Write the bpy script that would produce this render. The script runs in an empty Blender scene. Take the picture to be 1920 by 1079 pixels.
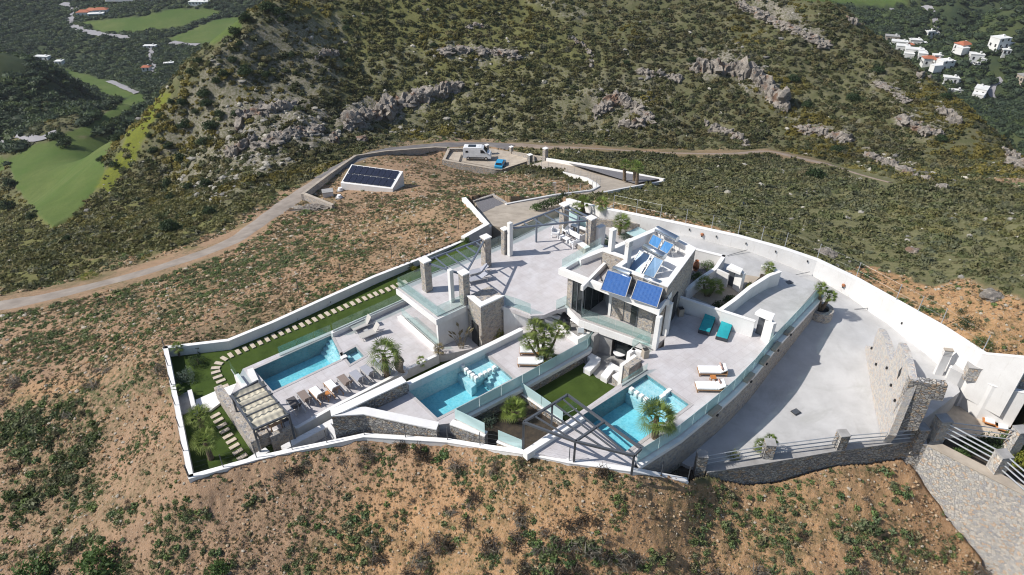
import bpy, bmesh, math, random
import numpy as np
from mathutils import Vector, Matrix
from mathutils.geometry import tessellate_polygon, delaunay_2d_cdt
random.seed(7); rng = np.random.default_rng(7)
SC = bpy.context.scene; COL = SC.collection
# ---------------------------------------------------------------- camera, sky, sun
F = 1300.0; TH = math.radians(34.5); H = 32.0          # focal length in photo pixels, pitch, drone height
cd = bpy.data.cameras.new('camera'); cam = bpy.data.objects.new('camera', cd); COL.objects.link(cam)
cam.location = (0, 0, H); cam.rotation_euler = (math.pi/2-TH, 0, 0)
cd.sensor_width = 36; cd.lens = 36*F/1920; cd.clip_start = 1; cd.clip_end = 9000
SC.camera = cam
w = bpy.data.worlds.new('World'); SC.world = w; w.use_nodes = True
nt = w.node_tree; bgn = nt.nodes['Background']; sky = nt.nodes.new('ShaderNodeTexSky')
SUN_EL, SUN_AZ = 43.5, 263.0                           # azimuth clockwise from +Y
sky.sky_type = 'NISHITA'; sky.sun_disc = False
sky.sun_elevation = math.radians(SUN_EL); sky.sun_rotation = math.radians(SUN_AZ)
nt.links.new(sky.outputs[0], bgn.inputs[0]); bgn.inputs[1].default_value = 0.10
sd = bpy.data.lights.new('sun', 'SUN'); sd.energy = 4.2; sd.angle = math.radians(0.5); sd.color = (1, .955, .89)
so = bpy.data.objects.new('sun', sd); COL.objects.link(so)
sv = Vector((math.sin(math.radians(SUN_AZ))*math.cos(math.radians(SUN_EL)), math.cos(math.radians(SUN_AZ))*math.cos(math.radians(SUN_EL)), math.sin(math.radians(SUN_EL))))
so.rotation_euler = sv.to_track_quat('Z', 'Y').to_euler(); so.location = (0, 0, 80)
SC.view_settings.view_transform = 'Standard'; SC.view_settings.look = 'None'
SC.view_settings.exposure = 0.30; SC.view_settings.gamma = 1.0
SC.cycles.max_bounces = 8; SC.cycles.transparent_max_bounces = 16; SC.cycles.diffuse_bounces = 3; SC.cycles.glossy_bounces = 3
SC.cycles.use_denoising = True; SC.cycles.filter_width = 1.1; SC.cycles.caustics_reflective = False; SC.cycles.caustics_refractive = False
# ---------------------------------------------------------------- survey: photo pixels -> points of known height
CR = {'a':(300,560,4.795),'b':(300,700,4.795),'c':(620,560,4.795),'d':(620,680,4.795),'e':(940,560,4.795),'f':(900,690,4.795),'g':(700,400,4.795),
 'h':(1000,360,4.795),'i':(1200,420,4.795),'j':(1200,560,4.795),'k':(1180,700,4.795),'l':(1520,580,4.795),'m':(1520,740,4.795),'n':(540,240,3.84),
 'o':(860,240,3.84),'q':(1420,420,3.84),'s1':(820,250,7.99),'s2':(1040,520,7.99),'s3':(1120,400,7.99),'s4':(1000,370,7.99),'s5':(1640,700,6.83),
 's6':(120,0,5.99),'s7':(380,700,7.99),'s8':(840,560,7.99),'r1':(0,0,2.997),'r2':(640,0,2.997),'r3':(1280,0,2.997),'r4':(0,300,2.997),'r5':(0,700,2.997),
 'z':(1600,600,5.994),'r6':(640,800,3.0),'r7':(1280,800,3.0),'v':(1600,20,5.99),'p':(0,0,1)}
def px(n, x, y): o = CR[n]; return (o[0]+x/o[2], o[1]+y/o[2])
def ray(x, y):
    u = (x-960)/F; v = (539.5-y)/F
    return Vector((u, math.cos(TH)+v*math.sin(TH), -math.sin(TH)+v*math.cos(TH)))
def P(x, y, z=0.0):
    d = ray(x, y); t = (z-H)/d.z; return Vector((d.x*t, d.y*t, z))
def PY(x, y, Y):
    d = ray(x, y); t = Y/d.y; return Vector((d.x*t, Y, H+d.z*t))
def Pv(x, y, A, B):                                      # point of the vertical plane through A and B
    d = ray(x, y); n = Vector((B.y-A.y, A.x-B.x, 0)); t = (A.x*n.x+A.y*n.y)/(d.x*n.x+d.y*n.y)
    return Vector((d.x*t, d.y*t, H+d.z*t))
def W(n, x, y, z=0.0): return P(*px(n, x, y), z)
def WL(n, pts, z=None): return [W(n, p[0], p[1], p[2] if len(p) > 2 else z) for p in pts]
def PL(pts, z=None): return [P(p[0], p[1], p[2] if len(p) > 2 else z) for p in pts]
AXB = Vector((.770, .638, 0)); AXA = Vector((.638, -.770, 0)); ANG = math.atan2(.638, .770)
def RV(X, Y, Z):                                         # numpy projection
    f = Y*math.cos(TH)-(Z-H)*math.sin(TH); u = Y*math.sin(TH)+(Z-H)*math.cos(TH)
    f = np.maximum(f, .1); return 960+F*X/f, 539.5-F*u/f
# ---------------------------------------------------------------- materials
def nmat(name):
    m = bpy.data.materials.new(name); m.use_nodes = True; t = m.node_tree
    return m, t, t.nodes['Principled BSDF'], t.nodes['Material Output']
def N(t, kind, **kw):
    n = t.nodes.new(kind)
    for k, v in kw.items():
        if k.startswith('i_'): n.inputs[k[2:].replace('_', ' ')].default_value = v
        else: setattr(n, k, v)
    return n
def L(t, a, b): t.links.new(a, b)
def mixc(t, fac, a, b, mode='MIX'):
    n = t.nodes.new('ShaderNodeMix'); n.data_type = 'RGBA'; n.blend_type = mode
    for s, v in ((0, fac), (6, a), (7, b)):
        if hasattr(v, 'links'): t.links.new(v, n.inputs[s])
        else: n.inputs[s].default_value = v if s == 0 else ((*v, 1) if len(v) == 3 else v)
    return n.outputs[2]
def ramp(t, src, lo, hi):
    n = t.nodes.new('ShaderNodeMapRange'); t.links.new(src, n.inputs[0]); n.inputs[1].default_value = lo; n.inputs[2].default_value = hi
    return n.outputs[0]
def coords(t, world=True, scale=(1, 1, 1)):
    if world: g = t.nodes.new('ShaderNodeNewGeometry').outputs['Position']
    else: g = t.nodes.new('ShaderNodeTexCoord').outputs['Object']
    m = t.nodes.new('ShaderNodeMapping'); m.inputs['Scale'].default_value = scale; t.links.new(g, m.inputs['Vector']); return m.outputs[0]
def noise(t, vec, scale, detail=4, rough=.6, dist=0):
    n = t.nodes.new('ShaderNodeTexNoise'); n.inputs['Scale'].default_value = scale; n.inputs['Detail'].default_value = detail
    n.inputs['Roughness'].default_value = rough; n.inputs['Distortion'].default_value = dist; t.links.new(vec, n.inputs['Vector']); return n.outputs[0]
def bump(t, src, bsdf, strength, dist=.02):
    b = t.nodes.new('ShaderNodeBump'); b.inputs['Strength'].default_value = strength; b.inputs['Distance'].default_value = dist
    t.links.new(src, b.inputs['Height']); t.links.new(b.outputs[0], bsdf.inputs['Normal']); return b
def plain(name, col, col2=None, sc=6, rough=.6, metal=0.0, bmp=0.0, world=False, spec=.5, lo=.35, hi=.65, detail=5):
    m, t, b, o = nmat(name); b.inputs['Roughness'].default_value = rough; b.inputs['Metallic'].default_value = metal
    b.inputs['Specular IOR Level'].default_value = spec
    v = coords(t, world)
    if col2 is None: col2 = tuple(c*.86 for c in col)
    n = noise(t, v, sc, detail); f = ramp(t, n, lo, hi)
    L(t, mixc(t, f, col, col2), b.inputs['Base Color'])
    if bmp: bump(t, noise(t, v, sc*4, 6), b, bmp, .02)
    return m
def tiles(name, col, size, joint, rot=ANG, var=.06, rough=.55):
    m, t, b, o = nmat(name); v = coords(t, True)
    mp = t.nodes.new('ShaderNodeMapping'); L(t, v, mp.inputs['Vector']); mp.inputs['Rotation'].default_value = (0, 0, -rot)
    br = t.nodes.new('ShaderNodeTexBrick'); L(t, mp.outputs[0], br.inputs['Vector']); br.offset = 0
    br.inputs['Scale'].default_value = 1; br.inputs['Brick Width'].default_value = size; br.inputs['Row Height'].default_value = size
    br.inputs['Mortar Size'].default_value = .012; br.inputs['Mortar Smooth'].default_value = .3
    br.inputs['Color1'].default_value = (*[c*(1+var) for c in col], 1); br.inputs['Color2'].default_value = (*[c*(1-var) for c in col], 1); br.inputs['Mortar'].default_value = (*joint, 1)
    n = noise(t, v, .9, 6, .65); n2 = noise(t, v, 11, 4)
    c = mixc(t, ramp(t, n, .3, .75), br.outputs[0], (.80, .76, .74), 'MULTIPLY'); c = mixc(t, ramp(t, n2, .2, .9), c, (.9, .9, .9), 'MULTIPLY')
    L(t, c, b.inputs['Base Color']); b.inputs['Roughness'].default_value = rough; return m
def stain(m, amt=.86, sc=.16):
    t = m.node_tree; b = t.nodes['Principled BSDF']; src = b.inputs['Base Color'].links[0].from_socket; v = coords(t, True); n = noise(t, v, sc, 10, .72, 1.2); n2 = noise(t, coords(t, True, (1, .25, 1)), .9, 8, .75)
    c = mixc(t, ramp(t, n, .50, .62), src, mixc(t, 1.0, src, (amt, amt, amt*.98), 'MULTIPLY')); c = mixc(t, ramp(t, n2, .60, .72), c, mixc(t, 1.0, c, (.88, .87, .86), 'MULTIPLY')); L(t, c, b.inputs['Base Color'])
def stone(name, cols, mortar, sc=4.2, edge=.05, bmp=.8, zs=1.5):
    m, t, b, o = nmat(name); v = coords(t, True, (1, 1, zs))
    wv = t.nodes.new('ShaderNodeVectorMath'); wv.operation = 'MULTIPLY_ADD'
    nn = t.nodes.new('ShaderNodeTexNoise'); nn.inputs['Scale'].default_value = 3; L(t, v, nn.inputs['Vector'])
    L(t, nn.outputs['Color'], wv.inputs[0]); wv.inputs[1].default_value = (.25, .25, .25); L(t, v, wv.inputs[2])
    vo = t.nodes.new('ShaderNodeTexVoronoi'); vo.inputs['Scale'].default_value = sc; L(t, wv.outputs[0], vo.inputs['Vector'])
    ve = t.nodes.new('ShaderNodeTexVoronoi'); ve.feature = 'DISTANCE_TO_EDGE'; ve.inputs['Scale'].default_value = sc; L(t, wv.outputs[0], ve.inputs['Vector'])
    sp = t.nodes.new('ShaderNodeSeparateColor'); L(t, vo.outputs['Color'], sp.inputs[0])
    cr = t.nodes.new('ShaderNodeValToRGB'); cr.color_ramp.interpolation = 'CONSTANT'; e = cr.color_ramp.elements
    while len(e) < len(cols): e.new(1)
    for i, c in enumerate(cols): e[i].position = i/len(cols); e[i].color = (*c, 1)
    L(t, sp.outputs[0], cr.inputs[0])
    n = noise(t, v, 14, 5); c = mixc(t, ramp(t, n, .3, .8), cr.outputs[0], (.62, .60, .58), 'MULTIPLY')
    f = ramp(t, ve.outputs['Distance'], edge*.4, edge*1.3)
    L(t, mixc(t, f, mortar, c), b.inputs['Base Color']); b.inputs['Roughness'].default_value = .9
    ad = t.nodes.new('ShaderNodeMath'); ad.operation = 'MULTIPLY_ADD'; L(t, n, ad.inputs[0]); ad.inputs[1].default_value = .4
    L(t, ramp(t, ve.outputs['Distance'], 0, edge*2.5), ad.inputs[2]); bump(t, ad.outputs[0], b, bmp, .06)
    return m
def leafmat(name, col, col2, tint=False, trans=.25, rough=.6):
    m, t, b, o = nmat(name); v = coords(t, False); n = noise(t, v, 3.0, 3)
    oi = t.nodes.new('ShaderNodeObjectInfo')
    if tint:
        a = t.nodes.new('ShaderNodeAttribute'); a.attribute_type = 'INSTANCER'; a.attribute_name = 'tint'
        c = mixc(t, ramp(t, n, .3, .7), a.outputs['Color'], mixc(t, 1.0, a.outputs['Color'], (.55, .58, .5), 'MULTIPLY'))
    else:
        c = mixc(t, ramp(t, n, .3, .7), col, col2)
        c = mixc(t, ramp(t, oi.outputs['Random'], 0, 1), c, mixc(t, 1.0, c, (.75, .85, .8), 'MULTIPLY'))
    L(t, c, b.inputs['Base Color']); b.inputs['Roughness'].default_value = rough; b.inputs['Specular IOR Level'].default_value = .25
    if trans:
        tr = t.nodes.new('ShaderNodeBsdfTranslucent'); L(t, c, tr.inputs[0]); mx = t.nodes.new('ShaderNodeMixShader'); mx.inputs[0].default_value = trans
        L(t, b.outputs[0], mx.inputs[1]); L(t, tr.outputs[0], mx.inputs[2]); L(t, mx.outputs[0], o.inputs[0])
    return m
def schlick(t, f0=.045):                                     # two-sided Fresnel (the Fresnel node is wrong on the exit face of a thin pane)
    lw_ = N(t, 'ShaderNodeLayerWeight'); lw_.inputs[0].default_value = .5; p_ = N(t, 'ShaderNodeMath', operation='POWER'); L(t, lw_.outputs['Facing'], p_.inputs[0]); p_.inputs[1].default_value = 5
    a_ = N(t, 'ShaderNodeMath', operation='MULTIPLY_ADD'); L(t, p_.outputs[0], a_.inputs[0]); a_.inputs[1].default_value = 1-f0; a_.inputs[2].default_value = f0; return a_.outputs[0]
def glassmat(name, tintc, haze, hazec, refl=1.0):
    m, t, b, o = nmat(name); t.nodes.remove(b)
    tr = N(t, 'ShaderNodeBsdfTransparent'); tr.inputs[0].default_value = (*tintc, 1)
    gl = N(t, 'ShaderNodeBsdfGlossy'); gl.inputs['Roughness'].default_value = .03; gl.inputs[0].default_value = (.95*refl, 1*refl, 1*refl, 1)
    df = N(t, 'ShaderNodeBsdfDiffuse'); df.inputs[0].default_value = (*hazec, 1)
    m1 = N(t, 'ShaderNodeMixShader'); m1.inputs[0].default_value = haze; L(t, tr.outputs[0], m1.inputs[1]); L(t, df.outputs[0], m1.inputs[2])
    m2 = N(t, 'ShaderNodeMixShader'); L(t, schlick(t), m2.inputs[0])
    L(t, m1.outputs[0], m2.inputs[1]); L(t, gl.outputs[0], m2.inputs[2]); L(t, m2.outputs[0], o.inputs[0]); return m
def watermat():
    m, t, b, o = nmat('pool_water'); t.nodes.remove(b); v = coords(t, True)
    wn = t.nodes.new('ShaderNodeTexNoise'); wn.inputs['Scale'].default_value = 2.2; wn.inputs['Detail'].default_value = 3; L(t, v, wn.inputs['Vector'])
    wv = t.nodes.new('ShaderNodeVectorMath'); wv.operation = 'MULTIPLY_ADD'; L(t, wn.outputs['Color'], wv.inputs[0]); wv.inputs[1].default_value = (.5, .5, .5); L(t, v, wv.inputs[2])
    vo = t.nodes.new('ShaderNodeTexVoronoi'); vo.feature = 'SMOOTH_F1'; vo.inputs['Scale'].default_value = 6.0; vo.inputs['Smoothness'].default_value = .35; L(t, wv.outputs[0], vo.inputs['Vector'])
    f = ramp(t, vo.outputs['Distance'], .12, .62)
    tr = N(t, 'ShaderNodeBsdfTransparent'); L(t, mixc(t, f, (.58, .86, .91), (.90, 1.0, 1.0)), tr.inputs[0])  # caustic light network put into the water's transparent colour
    gl = N(t, 'ShaderNodeBsdfGlossy'); gl.inputs['Roughness'].default_value = .05
    bp = N(t, 'ShaderNodeBump'); bp.inputs['Strength'].default_value = .35; bp.inputs['Distance'].default_value = .05; L(t, wn.outputs[0], bp.inputs['Height']); L(t, bp.outputs[0], gl.inputs['Normal'])
    m2 = N(t, 'ShaderNodeMixShader'); L(t, schlick(t, .025), m2.inputs[0])
    L(t, tr.outputs[0], m2.inputs[1]); L(t, gl.outputs[0], m2.inputs[2]); L(t, m2.outputs[0], o.inputs[0]); return m
M = {}
def whitewash():
    m, t, b, o = nmat('white_render'); v = coords(t, True); vs = coords(t, True, (1.6, 1.6, .22)); n = noise(t, v, .7, 6); n2 = noise(t, vs, 3.2, 6, .7); n3 = noise(t, v, 22, 3)
    c = mixc(t, ramp(t, n, .35, .7), (.74, .73, .715), (.65, .635, .615)); c = mixc(t, ramp(t, n2, .56, .80), c, (.56, .535, .50)); L(t, c, b.inputs['Base Color']); b.inputs['Roughness'].default_value = .8; bump(t, n3, b, .12, .01); return m
M['white'] = whitewash()
M['whitefl'] = plain('white_cap', (.82, .81, .79), (.75, .73, .71), 1.2, .7, world=True)
M['deck'] = tiles('deck_tiles', (.60, .58, .59), .62, (.50, .48, .49), var=.03)
M['deck2'] = tiles('pale_concrete_tiles', (.50, .48, .475), 1.2, (.38, .36, .35), var=.04)
M['grey'] = plain('grey_concrete', (.36, .35, .34), (.26, .25, .24), 1.5, .85, world=True, bmp=.1)
M['beige'] = plain('beige_concrete', (.44, .38, .31), (.34, .29, .235), .8, .9, world=True, bmp=.15)
M['gravel'] = plain('grey_gravel', (.20, .19, .20), (.12, .115, .12), 9, .95, world=True, bmp=.5)
M['lawn'] = plain('lawn_grass', (.062, .095, .020), (.036, .060, .014), .9, .95, world=True, bmp=.9, detail=9, lo=.3, hi=.75, spec=.1)
M['soil'] = plain('planting_soil', (.06, .045, .03), (.03, .024, .018), 3, .95, world=True, bmp=.6)
M['stoneL'] = stone('mortared_rubble', [(.46, .42, .37), (.36, .34, .33), (.50, .43, .35), (.26, .26, .27), (.42, .37, .31), (.34, .29, .25)], (.50, .46, .41), 5.2, .05, .5)
M['stoneD'] = stone('dry_rubble', [(.54, .52, .49), (.41, .40, .39), (.60, .55, .48), (.33, .33, .335), (.56, .43, .31), (.47, .45, .41)], (.13, .115, .10), 4.4, .05, 1.0, 1.8)
M['stoneR'] = stone('retaining_rubble', [(.66, .63, .58), (.52, .51, .50), (.72, .66, .58), (.47, .465, .47), (.66, .51, .38), (.60, .57, .52), (.56, .545, .52), (.70, .64, .56)], (.55, .51, .46), 5.0, .035, 1.0, 1.25)
M['stoneP'] = stone('pale_rubble', [(.60, .57, .53), (.50, .49, .49), (.64, .58, .50), (.46, .45, .46), (.60, .50, .42), (.52, .49, .45)], (.60, .57, .53), 5.0, .05, .5)
M['steel'] = plain('anthracite_steel', (.11, .12, .135), None, 3, .45, .3)
M['bsteel'] = plain('bluegrey_steel', (.17, .20, .25), None, 3, .45, .3)
M['galv'] = plain('galvanised_rail', (.52, .54, .56), None, 5, .4, .5)
M['glass'] = glassmat('clear_glass', (.88, .96, .95), .05, (.6, .75, .75))
M['frost'] = glassmat('milky_glass', (.70, .88, .88), .72, (.56, .74, .74))
M['window'] = glassmat('window_glass', (.30, .34, .36), .30, (.03, .04, .045))
M['water'] = watermat()
M['basin'] = tiles('pool_mosaic', (.27, .69, .81), .10, (.31, .71, .81), var=.05, rough=.4)
M['basinL'] = tiles('pale_pool_mosaic', (.58, .78, .84), .10, (.50, .70, .75), var=.05, rough=.4)
M['slab'] = plain('paving_slab', (.58, .50, .40), (.46, .39, .31), 2.5, .85)
M['fabricL'] = plain('pale_mesh', (.46, .44, .41), None, 20, .85)
M['fabricB'] = plain('taupe_mesh', (.24, .19, .165), None, 20, .85)
M['fabricG'] = plain('grey_mesh', (.36, .37, .42), None, 20, .85)
M['fabricD'] = plain('dark_mesh', (.10, .09, .09), None, 20, .85)
M['frameW'] = plain('aluminium_frame', (.62, .60, .57), None, 5, .4, .4)
M['teak'] = plain('teak', (.36, .21, .11), (.25, .14, .07), 6, .6)
M['teakO'] = plain('oiled_teak', (.55, .22, .06), (.40, .15, .04), 6, .5)
M['cushion'] = plain('white_cushion', (.80, .80, .80), (.74, .74, .75), 3, .85)
M['pillow'] = plain('rose_pillow', (.50, .34, .29), None, 12, .9)
M['turq'] = plain('turquoise_cushion', (.010, .32, .36), (.008, .26, .30), 3, .8)
M['rattan'] = plain('dark_rattan', (.045, .05, .06), None, 30, .8, bmp=.4)
M['wicker'] = plain('wicker', (.30, .25, .20), (.16, .13, .10), 30, .8, bmp=.4)
M['canvas'] = plain('cream_canvas', (.60, .55, .43), (.48, .44, .35), 3, .9)
M['tank'] = plain('steel_tank', (.62, .66, .70), (.5, .54, .58), 2, .25, .9)
M['terra'] = plain('terracotta', (.42, .17, .08), (.3, .12, .06), 5, .8)
M['black'] = plain('black_plastic', (.02, .02, .022), None, 5, .5)
M['dark'] = plain('dark_void', (.03, .03, .032), None, 5, .8)
M['trunk'] = plain('palm_trunk', (.20, .15, .10), (.09, .065, .045), 9, .95, bmp=.8)
M['bark'] = plain('bark', (.09, .07, .05), None, 9, .95, bmp=.5)
M['palm'] = leafmat('palm_leaf', (.24, .29, .075), (.15, .20, .05), trans=.4)
M['palmY'] = leafmat('young_palm_leaf', (.27, .33, .07), (.17, .23, .055), trans=.35)
M['palmD'] = leafmat('dry_palm_leaf', (.30, .24, .14), (.20, .16, .09), trans=.2)
M['leafD'] = leafmat('dark_leaf', (.055, .085, .032), (.032, .055, .020))
M['leafG'] = leafmat('green_leaf', (.10, .16, .04), (.06, .10, .03))
M['leafS'] = leafmat('silver_leaf', (.17, .215, .16), (.10, .14, .10))
M['leafY'] = leafmat('yellow_leaf', (.26, .25, .03), (.14, .16, .03))
M['leafT'] = leafmat('tinted_leaf', (1, 1, 1), (1, 1, 1), tint=True, trans=.32)
M['rockT'] = None
def rockmat():
    m, t, b, o = nmat('limestone'); v = coords(t, True); n = noise(t, v, .8, 8, .7); n2 = noise(t, v, 3.5, 8, .7)
    c = mixc(t, ramp(t, n, .35, .62), (.31, .275, .235), (.15, .135, .12)); c = mixc(t, ramp(t, n2, .50, .72), c, (.45, .395, .33))
    n3 = noise(t, v, .35, 5); c = mixc(t, ramp(t, n3, .56, .66), c, (.20, .125, .085))
    L(t, c, b.inputs['Base Color']); b.inputs['Roughness'].default_value = .95; bump(t, n2, b, 1.0, .25); return m
M['rock'] = rockmat()
def solar(name, base, line, cell=.16, refl=.12):
    m, t, b, o = nmat(name); v = coords(t, False)
    br = t.nodes.new('ShaderNodeTexBrick'); L(t, v, br.inputs['Vector']); br.offset = 0; br.inputs['Scale'].default_value = 1
    br.inputs['Brick Width'].default_value = cell; br.inputs['Row Height'].default_value = cell; br.inputs['Mortar Size'].default_value = .006
    br.inputs['Color1'].default_value = (*base, 1); br.inputs['Color2'].default_value = (*[c*.8 for c in base], 1); br.inputs['Mortar'].default_value = (*line, 1)
    L(t, br.outputs[0], b.inputs['Base Color']); b.inputs['Roughness'].default_value = refl; b.inputs['Specular IOR Level'].default_value = .8; return m
M['pv'] = solar('pv_cells', (.012, .014, .03), (.05, .055, .08))
M['coll'] = solar('blue_collector', (.035, .11, .33), (.12, .22, .45), .09)
M['coll3'] = solar('glare_tinted_collector', (.20, .34, .52), (.24, .38, .55), .3, .35)  # paler cells: sun glare put into the base colour
M['coll2'] = solar('pale_collector', (.09, .28, .60), (.14, .34, .62), .3, .2)
# ---------------------------------------------------------------- mesh helpers
def tagp(o, label=None, cat=None, group=None, kind=None):
    if label: o['label'] = label
    if cat: o['category'] = cat
    if group: o['group'] = group
    if kind: o['kind'] = kind
    return o
def thing(name, label, cat, loc, rz=0.0, group=None):
    o = bpy.data.objects.new(name, None); o.empty_display_size = .3; COL.objects.link(o); o.location = loc; o.rotation_euler = (0, 0, rz)
    return tagp(o, label, cat, group)
class MB:
    def __init__(s): s.v = []; s.f = []; s.mi = []
    def add(s, vs, fs, mi=0):
        b = len(s.v); s.v += [tuple(v) for v in vs]; s.f += [tuple(i+b for i in f) for f in fs]; s.mi += [mi]*len(fs); return s
    def box(s, c, d, rz=0.0, tilt=None, mi=0):            # centre, full size
        x, y, z = d[0]/2, d[1]/2, d[2]/2
        vs = [Vector((sx*x, sy*y, sz*z)) for sz in (-1, 1) for sx, sy in ((-1, -1), (1, -1), (1, 1), (-1, 1))]
        m = Matrix.Rotation(rz, 3, 'Z')
        if tilt: m = m @ Matrix.Rotation(tilt, 3, 'Y')
        return s.add([m @ v + Vector(c) for v in vs], [(3, 2, 1, 0), (4, 5, 6, 7), (0, 1, 5, 4), (1, 2, 6, 5), (2, 3, 7, 6), (3, 0, 4, 7)], mi)
    def prism(s, top, zb, holes=(), mi=0, sides=True, bottom=False):   # top: Vectors with z, zb number or list
        loops = [list(top)]+[list(h) for h in holes]; flat = [v for l in loops for v in l]
        tri = tessellate_polygon([[Vector((v.x, v.y, 0)) for v in l] for l in loops]); fs = []
        for a, b, c in tri:
            n = (flat[b].x-flat[a].x)*(flat[c].y-flat[a].y)-(flat[b].y-flat[a].y)*(flat[c].x-flat[a].x)
            fs.append((a, b, c) if n > 0 else (a, c, b))
        s.add(flat, fs, mi)
        if sides:
            for l in loops:
                n = len(l)
                for i in range(n):
                    a, b = l[i], l[(i+1) % n]
                    s.add([a, b, Vector((b.x, b.y, zb)), Vector((a.x, a.y, zb))], [(0, 1, 2, 3)], mi)
        if bottom: s.add([Vector((v.x, v.y, zb)) for v in flat], [tuple(reversed(f)) for f in fs], mi)
        return s
    def tube(s, a, b, r0, r1=None, n=8, cap=True, mi=0):
        a, b = Vector(a), Vector(b); r1 = r0 if r1 is None else r1; d = (b-a).normalized()
        u = d.cross(Vector((0, 0, 1)) if abs(d.z) < .9 else Vector((1, 0, 0))).normalized(); w = d.cross(u)
        vs = [a+(u*math.cos(2*math.pi*i/n)+w*math.sin(2*math.pi*i/n))*r0 for i in range(n)]+[b+(u*math.cos(2*math.pi*i/n)+w*math.sin(2*math.pi*i/n))*r1 for i in range(n)]
        fs = [(i, (i+1) % n, n+(i+1) % n, n+i) for i in range(n)]
        if cap: fs += [tuple(range(n-1, -1, -1)), tuple(range(n, 2*n))]
        return s.add(vs, fs, mi)
    def bar(s, a, b, wd, ht, mi=0):                         # rectangular bar between two points
        a, b = Vector(a), Vector(b); d = (b-a).normalized(); u = d.cross(Vector((0, 0, 1)))
        u = u.normalized() if u.length > .01 else Vector((1, 0, 0)); w_ = u.cross(d).normalized(); vs = []
        for p in (a, b): vs += [p+u*wd/2*i+w_*ht/2*j for i, j in ((-1, -1), (1, -1), (1, 1), (-1, 1))]
        return s.add(vs, [(0, 1, 2, 3), (7, 6, 5, 4), (0, 4, 5, 1), (1, 5, 6, 2), (2, 6, 7, 3), (3, 7, 4, 0)], mi)
    def build(s, name, mats, parent=None, bevel=0.0, smooth=False, ground=True):
        mats = mats if isinstance(mats, (list, tuple)) else [mats]
        me = bpy.data.meshes.new(name); v = np.array(s.v, dtype=float)
        if parent is None:
            o3 = np.array([(v[:, 0].min()+v[:, 0].max())/2, (v[:, 1].min()+v[:, 1].max())/2, v[:, 2].min()])
            loc = Vector(o3); v = v-o3
        else: loc = Vector((0, 0, 0))
        me.from_pydata(v.tolist(), [], s.f)
        for m in mats: me.materials.append(m)
        me.polygons.foreach_set('material_index', s.mi)
        bm = bmesh.new(); bm.from_mesh(me); bmesh.ops.remove_doubles(bm, verts=bm.verts, dist=.0004); bmesh.ops.recalc_face_normals(bm, faces=bm.faces)
        if bevel:
            ed = [e for e in bm.edges if len(e.link_faces) == 2 and e.calc_face_angle(0) > .6]
            bmesh.ops.bevel(bm, geom=ed, offset=bevel, segments=2, affect='EDGES', profile=.5)
        bm.to_mesh(me); bm.free()
        if smooth: me.polygons.foreach_set('use_smooth', [True]*len(me.polygons))
        o = bpy.data.objects.new(name, me); COL.objects.link(o)
        if parent is None: o.location = loc
        else: o.parent = parent
        return o
def wpart(mb, name, mats, parent, **k):                    # mesh in world coordinates made a child of a placed thing
    inv = (Matrix.Translation(parent.location) @ parent.rotation_euler.to_matrix().to_4x4()).inverted()
    mb.v = [tuple(inv @ Vector(v)) for v in mb.v]; return mb.build(name, mats, parent, **k)
def struct(name, mb, mats, **k): return tagp(mb.build(name, mats, **k), kind='structure')
def dup(root, loc, rz=None, label=None, group=None):
    r = root.copy(); COL.objects.link(r); r.location = loc
    if rz is not None: r.rotation_euler = (0, 0, rz)
    if label: r['label'] = label
    if group: r['group'] = group
    for ch in list(root.children):
        c = ch.copy(); COL.objects.link(c); c.parent = r
        for g in list(ch.children): d = g.copy(); COL.objects.link(d); d.parent = c
    return r
def offset(line, t, closed=False):                          # offset polyline to its left by t (xy), keeps z
    n = len(line); out = []
    for i in range(n):
        a = line[(i-1) % n] if (closed or i > 0) else None; c = line[(i+1) % n] if (closed or i < n-1) else None; b = line[i]
        ds = []
        if a is not None: d = Vector((b.x-a.x, b.y-a.y)); ds.append(d.normalized())
        if c is not None: d = Vector((c.x-b.x, c.y-b.y)); ds.append(d.normalized())
        ns = [Vector((-d.y, d.x)) for d in ds]
        m = ns[0] if len(ns) == 1 else (ns[0]+ns[1]).normalized(); k = 1.0/max(.35, m.dot(ns[0]))
        out.append(Vector((b.x+m.x*t*k, b.y+m.y*t*k, b.z)))
    return out
def wallmb(line, t, zb, mb=None, up=0.0, mi=0):             # solid wall, line = one top edge, thickness t to the left, bottom zb
    mb = mb or MB(); o2 = offset(line, t); top = [v+Vector((0, 0, up)) for v in line]; to2 = [v+Vector((0, 0, up)) for v in o2]; n = len(line)
    zz = zb if isinstance(zb, (list, tuple)) else [zb]*n
    for i in range(n-1):
        A, B, C, D = top[i], top[i+1], to2[i+1], to2[i]
        a, b, c, d = (Vector((q.x, q.y, z)) for q, z in ((A, zz[i]), (B, zz[i+1]), (C, zz[i+1]), (D, zz[i])))
        mb.add([A, B, C, D, a, b, c, d], [(0, 1, 2, 3), (0, 4, 5, 1), (2, 6, 7, 3), (7, 6, 5, 4)], mi)
        if i == 0: mb.add([A, D, d, a], [(0, 1, 2, 3)], mi)
        if i == n-2: mb.add([B, b, c, C], [(0, 1, 2, 3)], mi)
    return mb
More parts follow.
